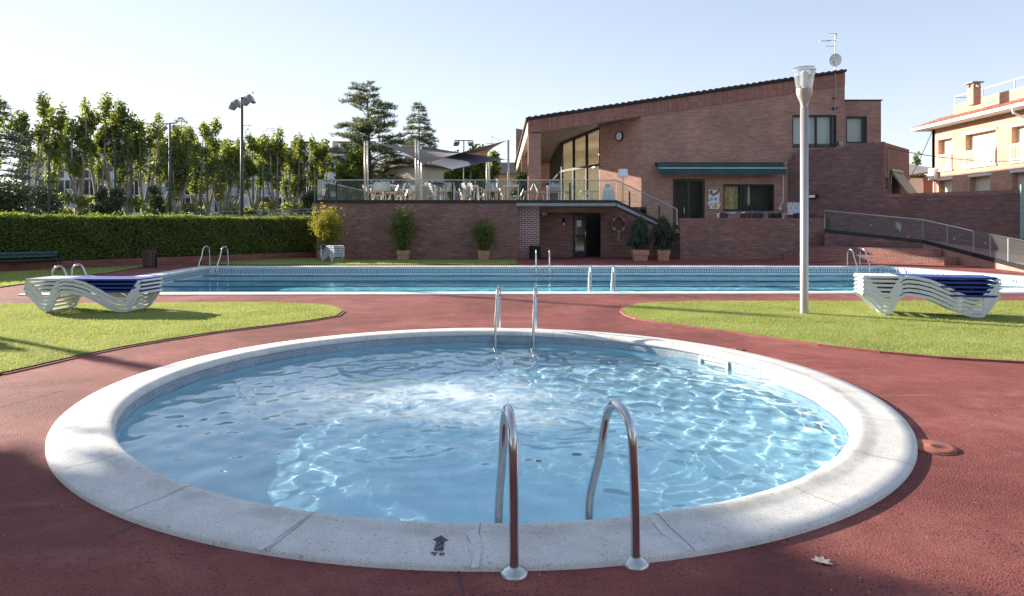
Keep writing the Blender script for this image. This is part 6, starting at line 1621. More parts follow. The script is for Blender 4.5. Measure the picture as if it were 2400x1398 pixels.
names = ['plane tree at the very left edge behind the spruce', 'tallest plane tree, forked, right of the left edge spruce', 'broad plane tree behind the first fence post', 'slender plane tree with two leafy tops left of the far floodlight',
         'plane tree with a twin top just left of the far floodlight', 'plane tree with a lone tuft beside the far floodlight', 'plane tree between the far floodlight and the second fence post', 'plane tree with a single high tuft left of the middle floodlight',
         'plane tree behind the middle floodlight pole', 'bright low plane tree just right of the middle floodlight', 'plane tree behind the third fence post', 'plane tree with a tall twin top right of the third fence post',
         'low plane tree left of the tallest floodlight pole', 'plane tree directly behind the tallest floodlight pole', 'plane tree just right of the tallest floodlight pole', 'plane tree behind the fourth fence post', 'plane tree right of the fourth fence post',
         'plane tree behind the small distant floodlight', 'plane tree next to the left end of the terrace glass']
for k, (px, py, Y, w) in enumerate(PT):
    plane_tree(along(px, Y), zat(py, Y) + .2, w, names[k], seed=100 + k, limbs=4 if w < 1 else 5, mat_='leaf_plane2' if k % 4 == 1 else 'leaf_plane', n=3700)
plane_tree(along(1085, 56), zat(338, 56), 1.7, 'bright green tree behind the blue sail and the third table', seed=31, limbs=8, n=9000, leaf=.2, group='trees behind the terrace', mat_='leaf_bright')
plane_tree(along(1135, 58), zat(352, 58), 1.5, 'green tree behind the rear sail mast, right of the bright one', seed=32, limbs=8, n=8000, leaf=.2, group='trees behind the terrace')
plane_tree(along(815, 57), zat(352, 57), 1.2, 'green leafy tree hidden behind the big cedar', seed=33, limbs=6, n=4500, leaf=.2, group='trees behind the terrace', mat_='leaf_bright')
plane_tree(along(2139, 75), zat(360, 75), .45, 'small bright tree top above the grey tiled roof', seed=34, limbs=4, n=1500, leaf=.25, group='trees behind the terrace', mat_='leaf_bright', r0=.1)

def conifer(loc, H, Lmax, label, name, mat_, z0=.12, dens=1.0, slope=.35, group=None, shape=.75, needle=.26, lean=0, levels=30, irregular=.4, seed=1, droop=.12, tier=5):
    random.seed(seed); r = np.random.default_rng(seed)
    t = thing(name, label, 'tree', loc, 0, group)
    mb = MB(); mb.tube([(lean * z * z / H / H, 0, z) for z in np.linspace(-.1, H * .97, 10)], [max(.03, .30 * (1 - i / 9.6)) for i in range(10)], 8)
    P0 = []; D0 = []
    for lv_ in range(levels):
        f = z0 + (1 - z0) * (lv_ + random.random()) / levels; z = f * H; L = Lmax * (1 - (f - z0) / (1 - z0)) ** shape * 1.0 + .25
        for b_ in range(random.randint(tier - 1, tier + 1)):
            a = random.uniform(0, 2 * PI); l = L * random.uniform(1 - irregular, 1.08); sl = slope * random.uniform(.6, 1.3)
            dx, dy = math.cos(a), math.sin(a); pts = []
            for s_ in np.linspace(0, 1, 6): pts.append(Vector((dx * l * s_ + lean * f * f, dy * l * s_, z + l * (sl * s_ - droop * s_ * s_ * 2))))
            mb.tube(pts, [.055 * (1 - f * .6) * (1 - i * .15) for i in range(6)], 4, caps=False)
            nt_ = max(4, int(l * 6.5 * dens))
            for q in range(nt_):
                s_ = random.uniform(.22, 1) ** .8; i = min(4, int(s_ * 5)); c = pts[i].lerp(pts[i + 1], s_ * 5 - i)
                ta = a + random.choice((-1, 1)) * random.uniform(.4, 1.1); tl = (.25 + .30 * l * (1 - s_ * .6)) * random.uniform(.5, 1.0)
                td = np.array((math.cos(ta), math.sin(ta), sl * .8 - .1)); nn = max(5, int(tl * 15))
                s2 = r.uniform(0, 1, nn)[:, None]; p = np.array(c)[None] + td[None] * tl * s2
                P0.append(p + r.normal(0, .03, p.shape)); D0.append(np.repeat(td[None], nn, 0) + r.normal(0, .55, (nn, 3)) + np.array((0, 0, .25))[None])
    mb.build('trunk', M['bark_dark'], t)
    p = np.concatenate(P0); d = np.concatenate(D0); d /= np.linalg.norm(d, axis=1)[:, None]
    e = np.cross(d, r.normal(size=d.shape)); e /= np.linalg.norm(e, axis=1)[:, None]
    l = (needle * r.uniform(.6, 1.2, len(p)))[:, None]
    V = np.stack([p - e * .022, p + e * .022, p + d * l + e * .012, p + d * l - e * .012], 1).reshape(-1, 3)
    np_quads('crown', V, M[mat_], t)
conifer(along(868, 60), zat(200, 60), 4.7, 'big spreading grey-green cedar behind the left sail mast', 'cedar_tree', 'cedar', seed=5, levels=44, shape=.48, slope=.55, irregular=.62, z0=.10, lean=-.3, dens=1.75, needle=.30, droop=.20, tier=5)
conifer(along(982, 66), zat(243, 66), 3.6, 'slimmer dark fir behind the middle sail mast', 'fir_tree', 'cedar', seed=8, levels=46, shape=.85, slope=.22, irregular=.35, droop=.16, z0=.2, needle=.34, dens=1.5)
conifer(along(-8, 41), zat(238, 41), 2.7, 'blue-grey spruce cut by the left edge of the picture', 'spruce_tree', 'spruce', seed=9, levels=32, shape=.6, slope=.1, droop=.10, z0=.05)
conifer(along(425, 75), zat(272, 75), 1.5, 'distant dark fir top behind the plane trees', 'fir_tree', 'cedar', seed=10, levels=14, shape=.8, slope=.2, z0=.45)
def bush(px, Y, top, w, label, mat_='leaf_dark', n=4200, size=.13, bz=0.0, group='shrubs behind the fence'):
    t = thing('bush', label, 'bush', (xat(px, Y), Y, bz), 0, group); H = zat(top, Y) - bz; cl = []
    mb = MB()
    for k in range(16):
        a = random.uniform(0, 6.28); z = H * random.uniform(.15, .88); R = w * math.sqrt(max(.05, 1 - (z / H - .35) ** 2 * 1.8)) * random.uniform(.2, .85); rd = random.uniform(.22, .42) * max(w, .7)
        cl.append((R * math.cos(a), R * math.sin(a), z, rd, rd)); mb.tube([(0, 0, 0), (R * .4 * math.cos(a), R * .4 * math.sin(a), z * .6), (R * math.cos(a), R * math.sin(a), z)], [.05, .03, .015], 5, caps=False)
    mb.build('stems', M['bark_dark'], t); np_quads('foliage', crown_cloud(cl, n, size), M[mat_], t)
for px, Y, top, w, lab, mt in ((40, 36, 420, 2.0, 'large dark bush below the spruce at the left edge', 'leaf_dark'), (118, 44, 452, 1.5, 'dark bush behind the first fence post', 'leaf_dark'),                            (200, 42, 478, 1.0, 'low bright bush between the first fence post and the far floodlight', 'leaf_plane'), (262, 42, 425, 1.3, 'dark bush around the far floodlight pole', 'leaf_dark'), (378, 44, 425, 1.2, 'dark conical bush behind the middle floodlight pole', 'leaf_dark'),
                           (455, 46, 470, 1.2, 'green bush left of the third fence post', 'leaf_plane2'), (632, 60, 470, 1.2, 'bush at the foot of the plane trees behind the fourth fence post', 'leaf_plane'), (742, 46, 440, 1.2, 'dark bush beside the corner of the terrace glass', 'leaf_dark')):
    bush(px, Y, top, w, lab, mt)
bush(1216, 41.5, 398, .75, 'dark leafy plant on the terrace behind the fourth table', 'leaf_dark', 2600, .11, TZ, 'plants on the terrace')
bush(1243, 44.5, 410, .7, 'dark leafy plant on the terrace behind the corner pillar', 'leaf_dark', 2600, .11, TZ, 'plants on the terrace')

# ------------------------------------------------------------------ chain-link fence and court floodlights
fo = h0 + hn * 1.9
def fpt(px):
    k = (px - 1200) / 1600; s_ = (k * fo.y - fo.x) / (hd.x - k * hd.y); return fo + hd * s_
fn = thing('chain_link_fence', 'tall chain-link fence with green posts behind the hedge', 'fence', fo)
fps = [fpt(px) for px in (-140, 115, 308, 472, 617, 738)]
for p, py in zip(fps, (340, 362, 373, 381, 385, 399)):
    mb = MB(); mb.tube([(p.x, p.y, 0), (p.x, p.y, zat(py, p.y))], .032, 8); mb.build('post', M['green_metal'], fn, world=True)
mb = MB()
V = []
a, c = fps[0], fps[-1]; L = (c - a).length; FH = 3.85; sp = .17; w = .0024
k = -FH
while k < L:
    for sgn in (1, -1):
        s0, s1 = (k, k + FH); z0_, z1_ = (0.4, .4 + FH) if sgn > 0 else (.4 + FH, .4)
        # clip to fence length
        t0 = max(0, (0 - s0) / FH); t1 = min(1, (L - s0) / FH)
        if t1 > t0:
            A = a + hd * (s0 + FH * t0); B = a + hd * (s0 + FH * t1); za, zb_ = z0_ + (z1_ - z0_) * t0, z0_ + (z1_ - z0_) * t1
            V += [(A.x, A.y, za - w), (B.x, B.y, zb_ - w), (B.x, B.y, zb_ + w), (A.x, A.y, za + w)]
    k += sp
np_quads('wire_mesh', np.array(V), M['green_metal'], fn, world=True)
mb = MB(); mb.tube([fps[0] + Vector((0, 0, 4.22)), fps[3] + Vector((0, 0, 4.22))], .008, 4); mb.tube([fps[4] + Vector((0, 0, zat(407, fps[4].y))), fps[5] + Vector((0, 0, zat(415, fps[5].y)))], .016, 5)
mb.build('top_wire', M['green_metal'], fn, world=True)
lf = thing('court_barrier', 'low pale wall with a double rail beyond the hedge', 'wall', (xat(430, 40), 40, 0))
mb = MB(); mb.box(xat(420, 42), 42, 0, xat(770, 42), 42.2, zat(503, 42)); mb.build('wall', M['roof_grey'], lf, world=True)
mb = MB(); mb.tube([(xat(420, 42), 42, zat(500, 42)), (xat(770, 42), 42, zat(489, 42))], .03, 5); mb.tube([(xat(600, 42), 42, zat(498, 42)), (xat(770, 42), 42, zat(498, 42))], .03, 5)
for px in (610, 675, 735): mb.tube([(xat(px, 42), 42, 0), (xat(px, 42), 42, zat(491, 42))], .03, 5)
mb.build('rail', M['grey_metal'], lf, world=True)
def floodlight(px, py, Y, label, n=4, bar=2.0, rot=-.9, r=.10, big=1.0, mt='green_metal'):
    H = zat(py, Y); t = thing('floodlight_pole', label, 'floodlight', (xat(px, Y), Y, 0), 0, 'tennis court floodlights')
    mb = MB(); mb.tube([(0, 0, 0), (0, 0, H)], [r, r * .62], 10); mb.build('pole', M[mt], t, smooth=True)
    d = Vector((math.cos(rot), math.sin(rot), 0)); mb = MB(); mb.bar(-d * bar / 2 + Vector((0, 0, H)), d * bar / 2 + Vector((0, 0, H)), .07); mb.build('crossbar', M[mt], t)
    for k in range(n):
        f = (-.5 + (k + .15) / (n - .7)) * .98; c = d * bar * f + Vector((0, 0, H - .28 * big))
        fa = rot + PI / 2 + (.9 if k % 2 else PI + .9); mb = MB(); s_ = big
        mb.add([(-.2 * s_, -.06 * s_, -.17 * s_), (.2 * s_, -.06 * s_, -.17 * s_), (.2 * s_, .08 * s_, -.13 * s_), (-.2 * s_, .08 * s_, -.13 * s_), (-.24 * s_, -.06 * s_, .17 * s_), (.24 * s_, -.06 * s_, .17 * s_), (.15 * s_, .16 * s_, .13 * s_), (-.15 * s_, .16 * s_, .13 * s_)],
               [(0, 3, 2, 1), (4, 5, 6, 7), (1, 2, 6, 5), (2, 3, 7, 6), (3, 0, 4, 7)])
        mb.bar((-.22 * s_, 0, 0), (-.22 * s_, 0, .26 * s_), .02); mb.bar((.22 * s_, 0, 0), (.22 * s_, 0, .26 * s_), .02); mb.bar((-.22 * s_, 0, .26 * s_), (.22 * s_, 0, .26 * s_), .02)
        h_ = mb.build('lamp_head', M['grey_metal'], t); h_.location = c; h_.rotation_euler = (math.radians(-28), 0, fa)
        mb = MB(); mb.quad((-.18 * s_, -.062 * s_, -.14 * s_), (.18 * s_, -.062 * s_, -.14 * s_), (.21 * s_, -.062 * s_, .14 * s_), (-.21 * s_, -.062 * s_, .14 * s_)); mb.build('lens', M['dark_glass'], h_)
floodlight(567, 227, 34, 'tallest floodlight pole with four lamps rising above the hedge', 4, 2.9, -.85, .10, 1.15)
floodlight(398, 290, 43, 'middle floodlight pole with dark lamps in front of the plane trees', 2, 1.4, -.5)
floodlight(270, 326, 50, 'far floodlight pole half hidden among the plane trees', 2, 1.8, -.3)
floodlight(720, 383, 66, 'small distant floodlight pole left of the terrace', 3, 1.4, .1, .08)
floodlight(1087, 330, 53, 'floodlight pole with two lamps behind the shade sails', 2, 1.5, .15, .07)
floodlight(120, 318, 66, 'distant floodlight pole behind the broad plane tree', 2, 1.4, .2, .08) if False else None
t = floodlight(-2300, -100, 0.001, 'x') if False else None
tp = thing('floodlight_pole', 'tall floodlight pole beyond the left edge casting a long thin shadow', 'floodlight', (-27.3, 30.2, 0), 0, 'tennis court floodlights')
mb = MB(); mb.tube([(0, 0, 0), (0, 0, 11.5)], [.14, .10], 10); mb.build('pole', M['green_metal'], tp)
mb = MB(); mb.bar((-.8, .5, 11.5), (.8, -.5, 11.5), .3); mb.build('crossbar', M['green_metal'], tp)

# ------------------------------------------------------------------ apartment houses far left
def apart(px0, px1, Y, label, eave_py, ridge_py, seed, cols, wallm, floor_py, awn=()):
    random.seed(seed)
    x0, x1 = xat(px0, Y), xat(px1, Y); ze, zr_ = zat(eave_py, Y), zat(ridge_py, Y)
    t = thing('apartment_block', label, 'building', (x0, Y, 0))
    mb = MB(); mb.box(x0, Y, 0, x1, Y + 11, ze); mb.build('wall', M[wallm], t, world=True)
    mb = MB(); o_ = .5; mb.add([(x0 - o_, Y - o_, ze), (x1 + o_, Y - o_, ze), (x1 + o_, Y + 11.5, ze), (x0 - o_, Y + 11.5, ze), (x0 + 1.5, Y + 3.5, zr_), (x1 - 1.5, Y + 3.5, zr_), (x1 - 1.5, Y + 8, zr_), (x0 + 1.5, Y + 8, zr_)], [(0, 1, 5, 4), (1, 2, 6, 5), (2, 3, 7, 6), (3, 0, 4, 7), (4, 5, 6, 7), (3, 2, 1, 0)])
    rf = mb.build('roof', M['roof_dark'], t, world=True)
    mb = MB(); mb.box(x0 - .55, Y - .56, ze - .22, x1 + .55, Y - .003, ze - .01); mb.build('eave', M['white_wall'], t, world=True)
    for k in range(cols // 3):
        x = x0 + (x1 - x0) * (k + .5) / (cols // 3) + random.uniform(-1, 1)
        mb = MB(); mb.box(x - 1.0, Y + .5, ze + .1, x + 1.0, Y + 4.5, zr_ + .35); dm_ = mb.build('dormer', M[wallm], t, world=True)
        mb = MB(); mb.box(x - 1.2, Y + .3, zr_ + .35, x + 1.2, Y + 4.6, zr_ + .55); q = mb.build('dormer_roof', M['roof_dark'], dm_); q.location = -Vector(t.location)
        x += random.uniform(2, 3); mb = MB(); mb.box(x - .4, Y + 5, zr_ - .3, x + .4, Y + 5.8, zr_ + 1.2); q = mb.build('chimney', M['beige_wall'], rf); q.location = -Vector(t.location)
    cw = (x1 - x0) / cols
    for fi, py in enumerate(floor_py):
        zs = zat(py, Y)
        for c_ in range(cols):
            xc = x0 + cw * (c_ + .5); kind = (c_ + (0 if seed % 2 else 1)) % 3
            w_ = (.75 if kind == 0 else .95); z0_ = zs - (.0 if kind == 0 else .9) + .0; z1_ = zs + 1.25
            mb = MB(); mb.box(xc - w_ - .08, Y - .05, z0_ - .08, xc + w_ + .08, Y - .004, z0_); mb.box(xc - w_ - .08, Y - .05, z1_, xc + w_ + .08, Y - .004, z1_ + .08)
            mb.box(xc - w_ - .08, Y - .05, z0_, xc - w_, Y - .004, z1_); mb.box(xc + w_, Y - .05, z0_, xc + w_ + .08, Y - .004, z1_); mb.box(xc - .04, Y - .05, z0_, xc + .04, Y - .004, z1_)
            f = mb.build('window', M['white_paint'], t, world=True)
            mb = MB(); sh = random.random() < .42; mb.box(xc - w_, Y - .03, z0_, xc + w_, Y - .005, z1_); q = mb.build('shutter' if sh else 'pane', M['blue_shutter' if sh else 'dark_glass'], f); q.location = -Vector(t.location)
            if kind == 1:
                mb = MB(); mb.box(xc - w_ - .5, Y - 1.1, z0_ - .22, xc + w_ + 1.1, Y - .052, z0_ - .085); bc = mb.build('balcony', M['white_wall'], t, world=True)
                mb = MB(); xa_, xb_ = xc - w_ - .5, xc + w_ + 1.1; mb.bar((xa_, Y - 1.08, z0_ + .9), (xb_, Y - 1.08, z0_ + .9), .05); n_ = 14
                for q_ in range(n_ + 1): x = xa_ + (xb_ - xa_) * q_ / n_; mb.bar((x, Y - 1.08, z0_ - .09), (x, Y - 1.08, z0_ + .9), .025)
                q = mb.build('railing', M['black'], bc); q.location = -Vector(t.location)
    for px, py, w_ in awn:
        x, z = xat(px, Y - 1), zat(py, Y - 1)
        for k in range(1):
            mb = MB(); mb.slab([(x - w_, Y - 2.0, z - 1.2), (x + w_, Y - 2.0, z - 1.2), (x + w_, Y - .2, z), (x - w_, Y - .2, z)], (0, 0, .04)); mb.build('awning', M['striped'], t, world=True)
    return t
m, nt, b = newmat('striped_awning'); co = coords(nt, 'Object'); wv = nt.nodes.new('ShaderNodeTexWave'); wv.inputs['Scale'].default_value = .55; nt.links.new(co, wv.inputs[0])
nt.links.new(ramp(nt, wv.outputs['Fac'], [(.45, (.12, .15, .14)), (.55, (.62, .66, .64))]).outputs[0], b.inputs['Base Color']); b.inputs['Roughness'].default_value = .9; M['striped'] = m
FPY = (484, 443, 403)
apart(60, 330, 100, 'white apartment block with balconies behind the left plane trees', 362, 343, 3, 9, 'white_wall', FPY)
apart(336, 560, 104, 'white apartment block with striped awnings behind the tallest floodlight', 358, 338, 4, 8, 'white_wall', FPY, [(492, 384, 2.6), (540, 461, 1.6), (578, 459, 2.0)])
apart(566, 850, 100, 'white apartment block with shuttered windows left of the big cedar', 362, 340, 5, 9, 'white_wall', FPY, [(762, 420, 1.6)])
for px, py0, py1, lab in ((583, 345, 290, 'tall roof aerial just right of the tallest floodlight'), (637, 345, 298, 'thin roof aerial left of the fourth fence post')):
    t = thing('roof_aerial', lab, 'antenna', (xat(px, 106), 106, zat(py0, 106)), 0, 'aerials on the apartment roofs'); h_ = zat(py1, 106) - zat(py0, 106)
    mb = MB(); mb.tube([(0, 0, -1), (0, 0, h_)], .05, 5); mb.build('pole', M['grey_metal'], t)
    mb = MB(); mb.bar((-.9, 0, h_ - .3), (.7, 0, h_ - .3), .05); [mb.bar((-.8 + k * .3, -.3, h_ - .3), (-.8 + k * .3, .3, h_ - .3), .03) for k in range(5)]; mb.bar((-.4, 0, h_ - 2.6), (.4, 0, h_ - 2.2), .25, .1); mb.build('aerial', M['grey_metal'], t)

# beige house behind the sails
Yh = 58; c0 = Vector((xat(988, Yh), Yh, 0)); lA = Vector((-8.6, 8.5, 0)); rB = Vector((3.6, 6.2, 0)); ze = zat(386, Yh)
bh = thing('beige_house', 'sunlit beige house with a hipped roof and loggia behind the blue sail', 'building', c0)
ca, cb, cc = c0 + lA, c0 + lA + rB, c0 + rB
def vq(a, c, z0_, z1_): return [(a.x, a.y, z0_), (c.x, c.y, z0_), (c.x, c.y, z1_), (a.x, a.y, z1_)]
mb = MB()
LL = lA.length; RR = rB.length
mb.wall(rect(0, 0, LL, ze), [rect(2.2, 1.8, 3.4, 3.3), rect(2.2, 4.2, 3.4, 5.6), rect(6.5, 4.2, 7.7, 5.6)], ca, -lA, .3); mb.wall(rect(0, 0, RR, ze), [rect(.9, 3.05, RR - .8, 5.25)], c0, rB, .3)
mb.wall(rect(0, 0, LL, ze), [], cc, lA, .3); mb.wall(rect(0, 0, RR, ze), [], cb, -rB, .3); mb.build('wall', M['beige_wall'], bh, world=True)
rbn = rB.normalized(); rn = Vector((-rbn.y, rbn.x, 0))
mb = MB(); a = c0 + rbn * .9 + rn * 1.4; c = c0 + rbn * (RR - .8) + rn * 1.4; mb.slab(vq(a, c, 3.05, 5.25), rn * .1); mb.slab(vq(a - rn * 1.1, c - rn * 1.1, 2.9, 3.05), rn * 1.1); mb.build('loggia', M['beige_wall'], bh, world=True)
mb = MB(); a = c0 + rbn * 1.8 + rn * 1.36; mb.slab(vq(a, a + rbn * .9, 3.1, 4.7), rn * .03); a = c0 + rbn * 3.6 + rn * 1.36; mb.slab(vq(a, a + rbn * 1.0, 3.1, 4.7), rn * .03); mb.build('loggia_door', M['dark_glass'], bh, world=True)
lan = (-lA).normalized(); ln_ = Vector((-lan.y, lan.x, 0))
for u0, z0_ in ((2.2, 1.8), (2.2, 4.2), (6.5, 4.2)):
    a = ca + lan * u0 + ln_ * .15; mb = MB(); mb.slab(vq(a, a + lan * 1.2, z0_, z0_ + 1.45), ln_ * .04); mb.build('window', M['blue_shutter'], bh, world=True)
cen = (c0 + cb) / 2; ov = 1.10; mb = MB(); E_ = [cen + (p - cen) * ov for p in (c0, cc, cb, ca)]
rdg = [cen + (lA.normalized() * 2.0), cen - (lA.normalized() * 2.0)]
mb.add([(p.x, p.y, ze) for p in E_] + [(rdg[1].x, rdg[1].y, ze + .75), (rdg[0].x, rdg[0].y, ze + .75)] + [(p.x, p.y, ze - .12) for p in E_], [(0, 1, 4), (1, 2, 5, 4), (2, 3, 5), (3, 0, 4, 5), (6, 7, 1, 0), (7, 8, 2, 1), (8, 9, 3, 2), (9, 6, 0, 3), (9, 8, 7, 6)])
mb.build('roof', plain('brown_roof', (.16, .09, .07), .85, var=.25), bh, world=True)
Yc = 62; xc = xat(961, Yc); mb = MB(); mb.box(xc - .45, Yc, ze, xc + .45, Yc + .8, zat(345, Yc)); mb.box(xc - .6, Yc - .1, zat(344.9, Yc), xc + .6, Yc + .9, zat(341, Yc)); mb.build('chimney', M['beige_wall'], bh, world=True)

# small houses seen between the sails and the clubhouse
hs = thing('orange_house', 'small orange house with a dark gable roof right of the rear sail mast', 'building', (xat(1165, 80), 80, 0))
x0, x1, z_ = xat(1166, 80), xat(1236, 80), zat(408, 80)
mb = MB(); mb.box(x0, 80, 0, x1, 88, z_); mb.build('wall', plain('orange_render', (.60, .36, .20), .85), hs, world=True)
mb = MB(); mb.add([(x0 - .6, 79.4, z_), (x1 + .6, 79.4, z_ + .0), (x1 + .6, 88.6, z_), (x0 - .6, 88.6, z_), (x0 - .6, 84, z_ + 1.7), (x1 + .6, 84, z_ + 1.7)], [(0, 1, 5, 4), (2, 3, 4, 5), (0, 4, 3), (1, 2, 5), (3, 2, 1, 0)]); mb.build('roof', M['roof_dark'], hs, world=True)
mb = MB(); mb.box(xat(1180, 80) - .6, 79.95, 2.2, xat(1180, 80) + .6, 79.99, 4.2); mb.build('window', M['blue_shutter'], hs, world=True)
t = thing('roof_aerial', 'bent roof aerial above the orange house', 'antenna', (xat(1153, 84), 84, 6), 0, 'aerials on the apartment roofs')
mb = MB(); mb.tube([(0, 0, 0), (0, 0, zat(320, 84) - 6)], .04, 5); mb.bar((-.8, 0, zat(338, 84) - 6), (.2, 0, zat(336, 84) - 6), .06); mb.bar((-.2, 0, zat(318, 84) - 6), (.9, 0, zat(330, 84) - 6), .04); mb.build('aerial', M['grey_metal'], t)

# ------------------------------------------------------------------ right: grey roofed house and orange brick apartments
gh = thing('grey_roof_house', 'low brick and white house with a grey tiled roof behind the boundary wall', 'building', (xat(2130, 48), 48, 0))
x0, x1 = xat(2118, 48), xat(2200, 48); z0_, z1_ = zat(418, 48), zat(406, 47)
xm = xat(2163, 48)
mb = MB(); mb.box(x0, 48, 0, xm, 56, z0_); mb.build('wall', M['white_paint'], gh, world=True)
mb = MB(); mb.add([(xm, 47.97, 0), (x1, 47.97, 0), (x1, 47.97, zat(404, 48)), (xm, 47.97, z0_ + .02)], [(0, 1, 2, 3)]); mb.build('brick_gable', M['step_brick'], gh, world=True)
mb = MB(); mb.slab([(x0 - .2, 47.6, z0_ + .02), (x1, 47.6, zat(402, 47.6)), (x1, 54, zat(382, 50) + .4), (x0 - .2, 54, zat(391, 50) + .35)], (0, 0, .12)); mb.build('roof', M['roof_grey'], gh, world=True)

XO = 27.75; Ya_, Yb_ = 45.1, 26.0
ob = thing('orange_apartments', 'sunlit orange brick apartment house with pale shutters at the right edge', 'building', (XO, Ya_, 0))
def yo(px): return XO * 1600 / (px - 1200)
def zo_(px, py): return zat(py, yo(px))
zev = zo_(2185, 305)
wins = [(2199, 2231, zo_(2200, 400), zo_(2200, 329), True), (2263, 2334, zo_(2264, 392.5), zo_(2264, 317), True), (2371, 2440, zo_(2371, 380), zo_(2371, 299), True),
        (2200, 2231, 2.0, zo_(2200, 424), False), (2273, 2321, 2.0, zo_(2274, 416), False), (2372, 2430, 2.0, zo_(2372, 406), False)]
mb = MB(); holes = []
for a, c, z0_, z1_, _ in wins: holes.append(rect(Ya_ - yo(a), z0_, Ya_ - yo(c), z1_))
mb.wall(rect(0, 0, Ya_ - Yb_, zev), holes, (XO, Ya_, 0), (0, -1, 0), .5); mb.wall(rect(0, 0, 11, zev), [], (XO + 11, Ya_, 0), (-1, 0, 0), .3); mb.wall(rect(0, 0, 11, zev), [], (XO, Yb_, 0), (1, 0, 0), .3)
mb.build('wall', M['brick_orange'], ob, world=True)
for a, c, z0_, z1_, rail in wins:
    ya, yc = yo(a), yo(c)
    mb = MB(); mb.box(XO + .32, yc, z0_, XO + .36, ya, z1_); sh = mb.build('shutter', M['shutter'], ob, world=True)
    mb = MB(); mb.box(XO - .10, yc - .12, z0_ - .10, XO + .3, ya + .12, z0_ - .002); mb.build('sill', M['white_paint'], ob, world=True)
    mb = MB(); mb.box(XO - .05, yc - .12, z1_ + .002, XO - .003, ya + .12, z1_ + .16); mb.build('lintel', M['white_paint'], ob, world=True)
    if rail:
        mb = MB(); zr1 = z0_ + .95; mb.bar((XO - .06, yc, zr1), (XO - .06, ya, zr1), .05); mb.bar((XO - .06, yc, z0_ + .12), (XO - .06, ya, z0_ + .12), .04)
        n_ = int((ya - yc) / .11)
        for k in range(n_ + 1): y = yc + (ya - yc) * k / n_; mb.bar((XO - .06, y, z0_), (XO - .06, y, zr1), .022 if 0 < k < n_ else .06)
        mb.build('railing', M['white_paint'], ob, world=True)
# eaves, tiled roof strip, parapet, terrace rail, chimney
mb = MB(); mb.box(XO - .75, Yb_, zev + .0, XO + .2, Ya_ + .8, zev + .06); mb.box(XO - .9, Yb_, zev + .02, XO - .752, Ya_ + .9, zev + .20); mb.box(XO - .75, Ya_ + .802, zev + .02, XO + 11, Ya_ + .95, zev + .20); mb.build('eave', M['white_paint'], ob, world=True)
mb = MB(); nT = 70
for k in range(nT + 1):
    y = Ya_ + .85 - (Ya_ + .85 - Yb_) * k / nT
    for x, z in ((XO - .88, zev + .19), (XO + 1.0, zev + .85)): mb.v.append((x, y, z + (.07 if k % 2 else 0)))
for k in range(nT): mb.f.append((2 * k, 2 * k + 2, 2 * k + 3, 2 * k + 1))
b_ = len(mb.v); mb.v += [(XO - .88, Ya_ + .9, zev + .2), (XO + 1.0, Ya_ - .9, zev + .88), (XO + 8, Ya_ - .9, zev + .88), (XO + 9, Ya_ + .9, zev + .2)]; mb.f.append((b_, b_ + 1, b_ + 2, b_ + 3))
mb.build('roof', M['roof_red'], ob, world=True)
zp1 = zo_(2212, 262)
mb = MB(); mb.box(XO + .75, Yb_, zev + .55, XO + .95, Ya_ - 1.0, zev + 1.45); mb.box(XO + .952, Ya_ - 1.2, zev + .55, XO + 9, Ya_ - 1.0, zev + 1.45); mb.build('parapet', M['brick_orange'], ob, world=True)
mb = MB(); mb.bar((XO + .85, Yb_, zev + 2.0), (XO + .85, Ya_ - 1.05, zev + 2.0), .035)
for k in range(7): y = Ya_ - 1.05 - k * 2.6; mb.bar((XO + .85, y, zev + 1.45), (XO + .85, y, zev + 2.0), .06)
mb.bar((XO + .85, Ya_ - 1.05, zev + 1.95), (XO + 6, Ya_ - 1.05, zev + 1.95), .05); mb.build('roof_railing', M['white_paint'], ob, world=True)
Yk = 40.0; xk0, xk1 = xat(2281, Yk), xat(2299, Yk); zk = zat(204, Yk)
mb = MB(); mb.box(xk0, Yk, zev + .8, xk1, Yk + .55, zk); 
for x in (xk0 + .07, xk1 - .07):
    for y in (Yk + .07, Yk + .48): mb.box(x - .06, y - .06, zk, x + .06, y + .06, zk + .24)
chm = mb.build('chimney', M['brick_orange'], ob, world=True)
mb = MB(); mb.box(xk0 - .12, Yk - .12, zk + .242, xk1 + .12, Yk + .67, zk + .31); q = mb.build('chimney_cap', M['concrete'], chm); q.location = -Vector(ob.location)
mb = MB(); mb.slab([(XO + 2.0, Yb_, zev + 1.3), (XO + 2.0, 37.5, zev + 1.9), (XO + 4.5, 37.5, zev + 3.0), (XO + 4.5, Yb_, zev + 3.0)], (0, 0, .1)); mb.build('upper_roof', M['roof_red'], ob, world=True)
mb = MB(); mb.slab([(XO + 2.2, Yb_, zev + 2.35), (XO + 2.2, 36.0, zev + 2.35), (XO + 3.6, 36.0, zev + 3.0), (XO + 3.6, Yb_, zev + 3.0)], (0, 0, .08)); mb.build('solar_panel', M['solar'], ob, world=True)
mb = MB(); mb.tube([(XO - .85, 31.5 + 5.2, zev), (XO - .8, 36.7, zev - .25), (XO - .1, 36.7, zev - .55), (XO - .08, 36.7, zev - 1.0)], .06, 8); mb.tube([(XO - .08, 36.7, zev - 1.0), (XO - .08, 36.7, 0)], .055, 8); mb.build('downpipe', M['white_paint'], ob, world=True) if False else mb.build('downpipe', M['white_paint'], ob, world=True)
ml = thing('meter_box', 'white utility box at the far corner of the orange apartments', 'utility box', (XO - .15, Ya_ - .35, zo_(2184, 423)))
mb = MB(); mb.bbox(-.15, -.35, 0, .15, .3, .75, .03); mb.build('housing', M['white_paint'], ml); mb = MB(); mb.tube([(.05, 0, -3.5), (.05, 0, 0)], .05, 6); mb.build('conduit', M['white_paint'], ml)
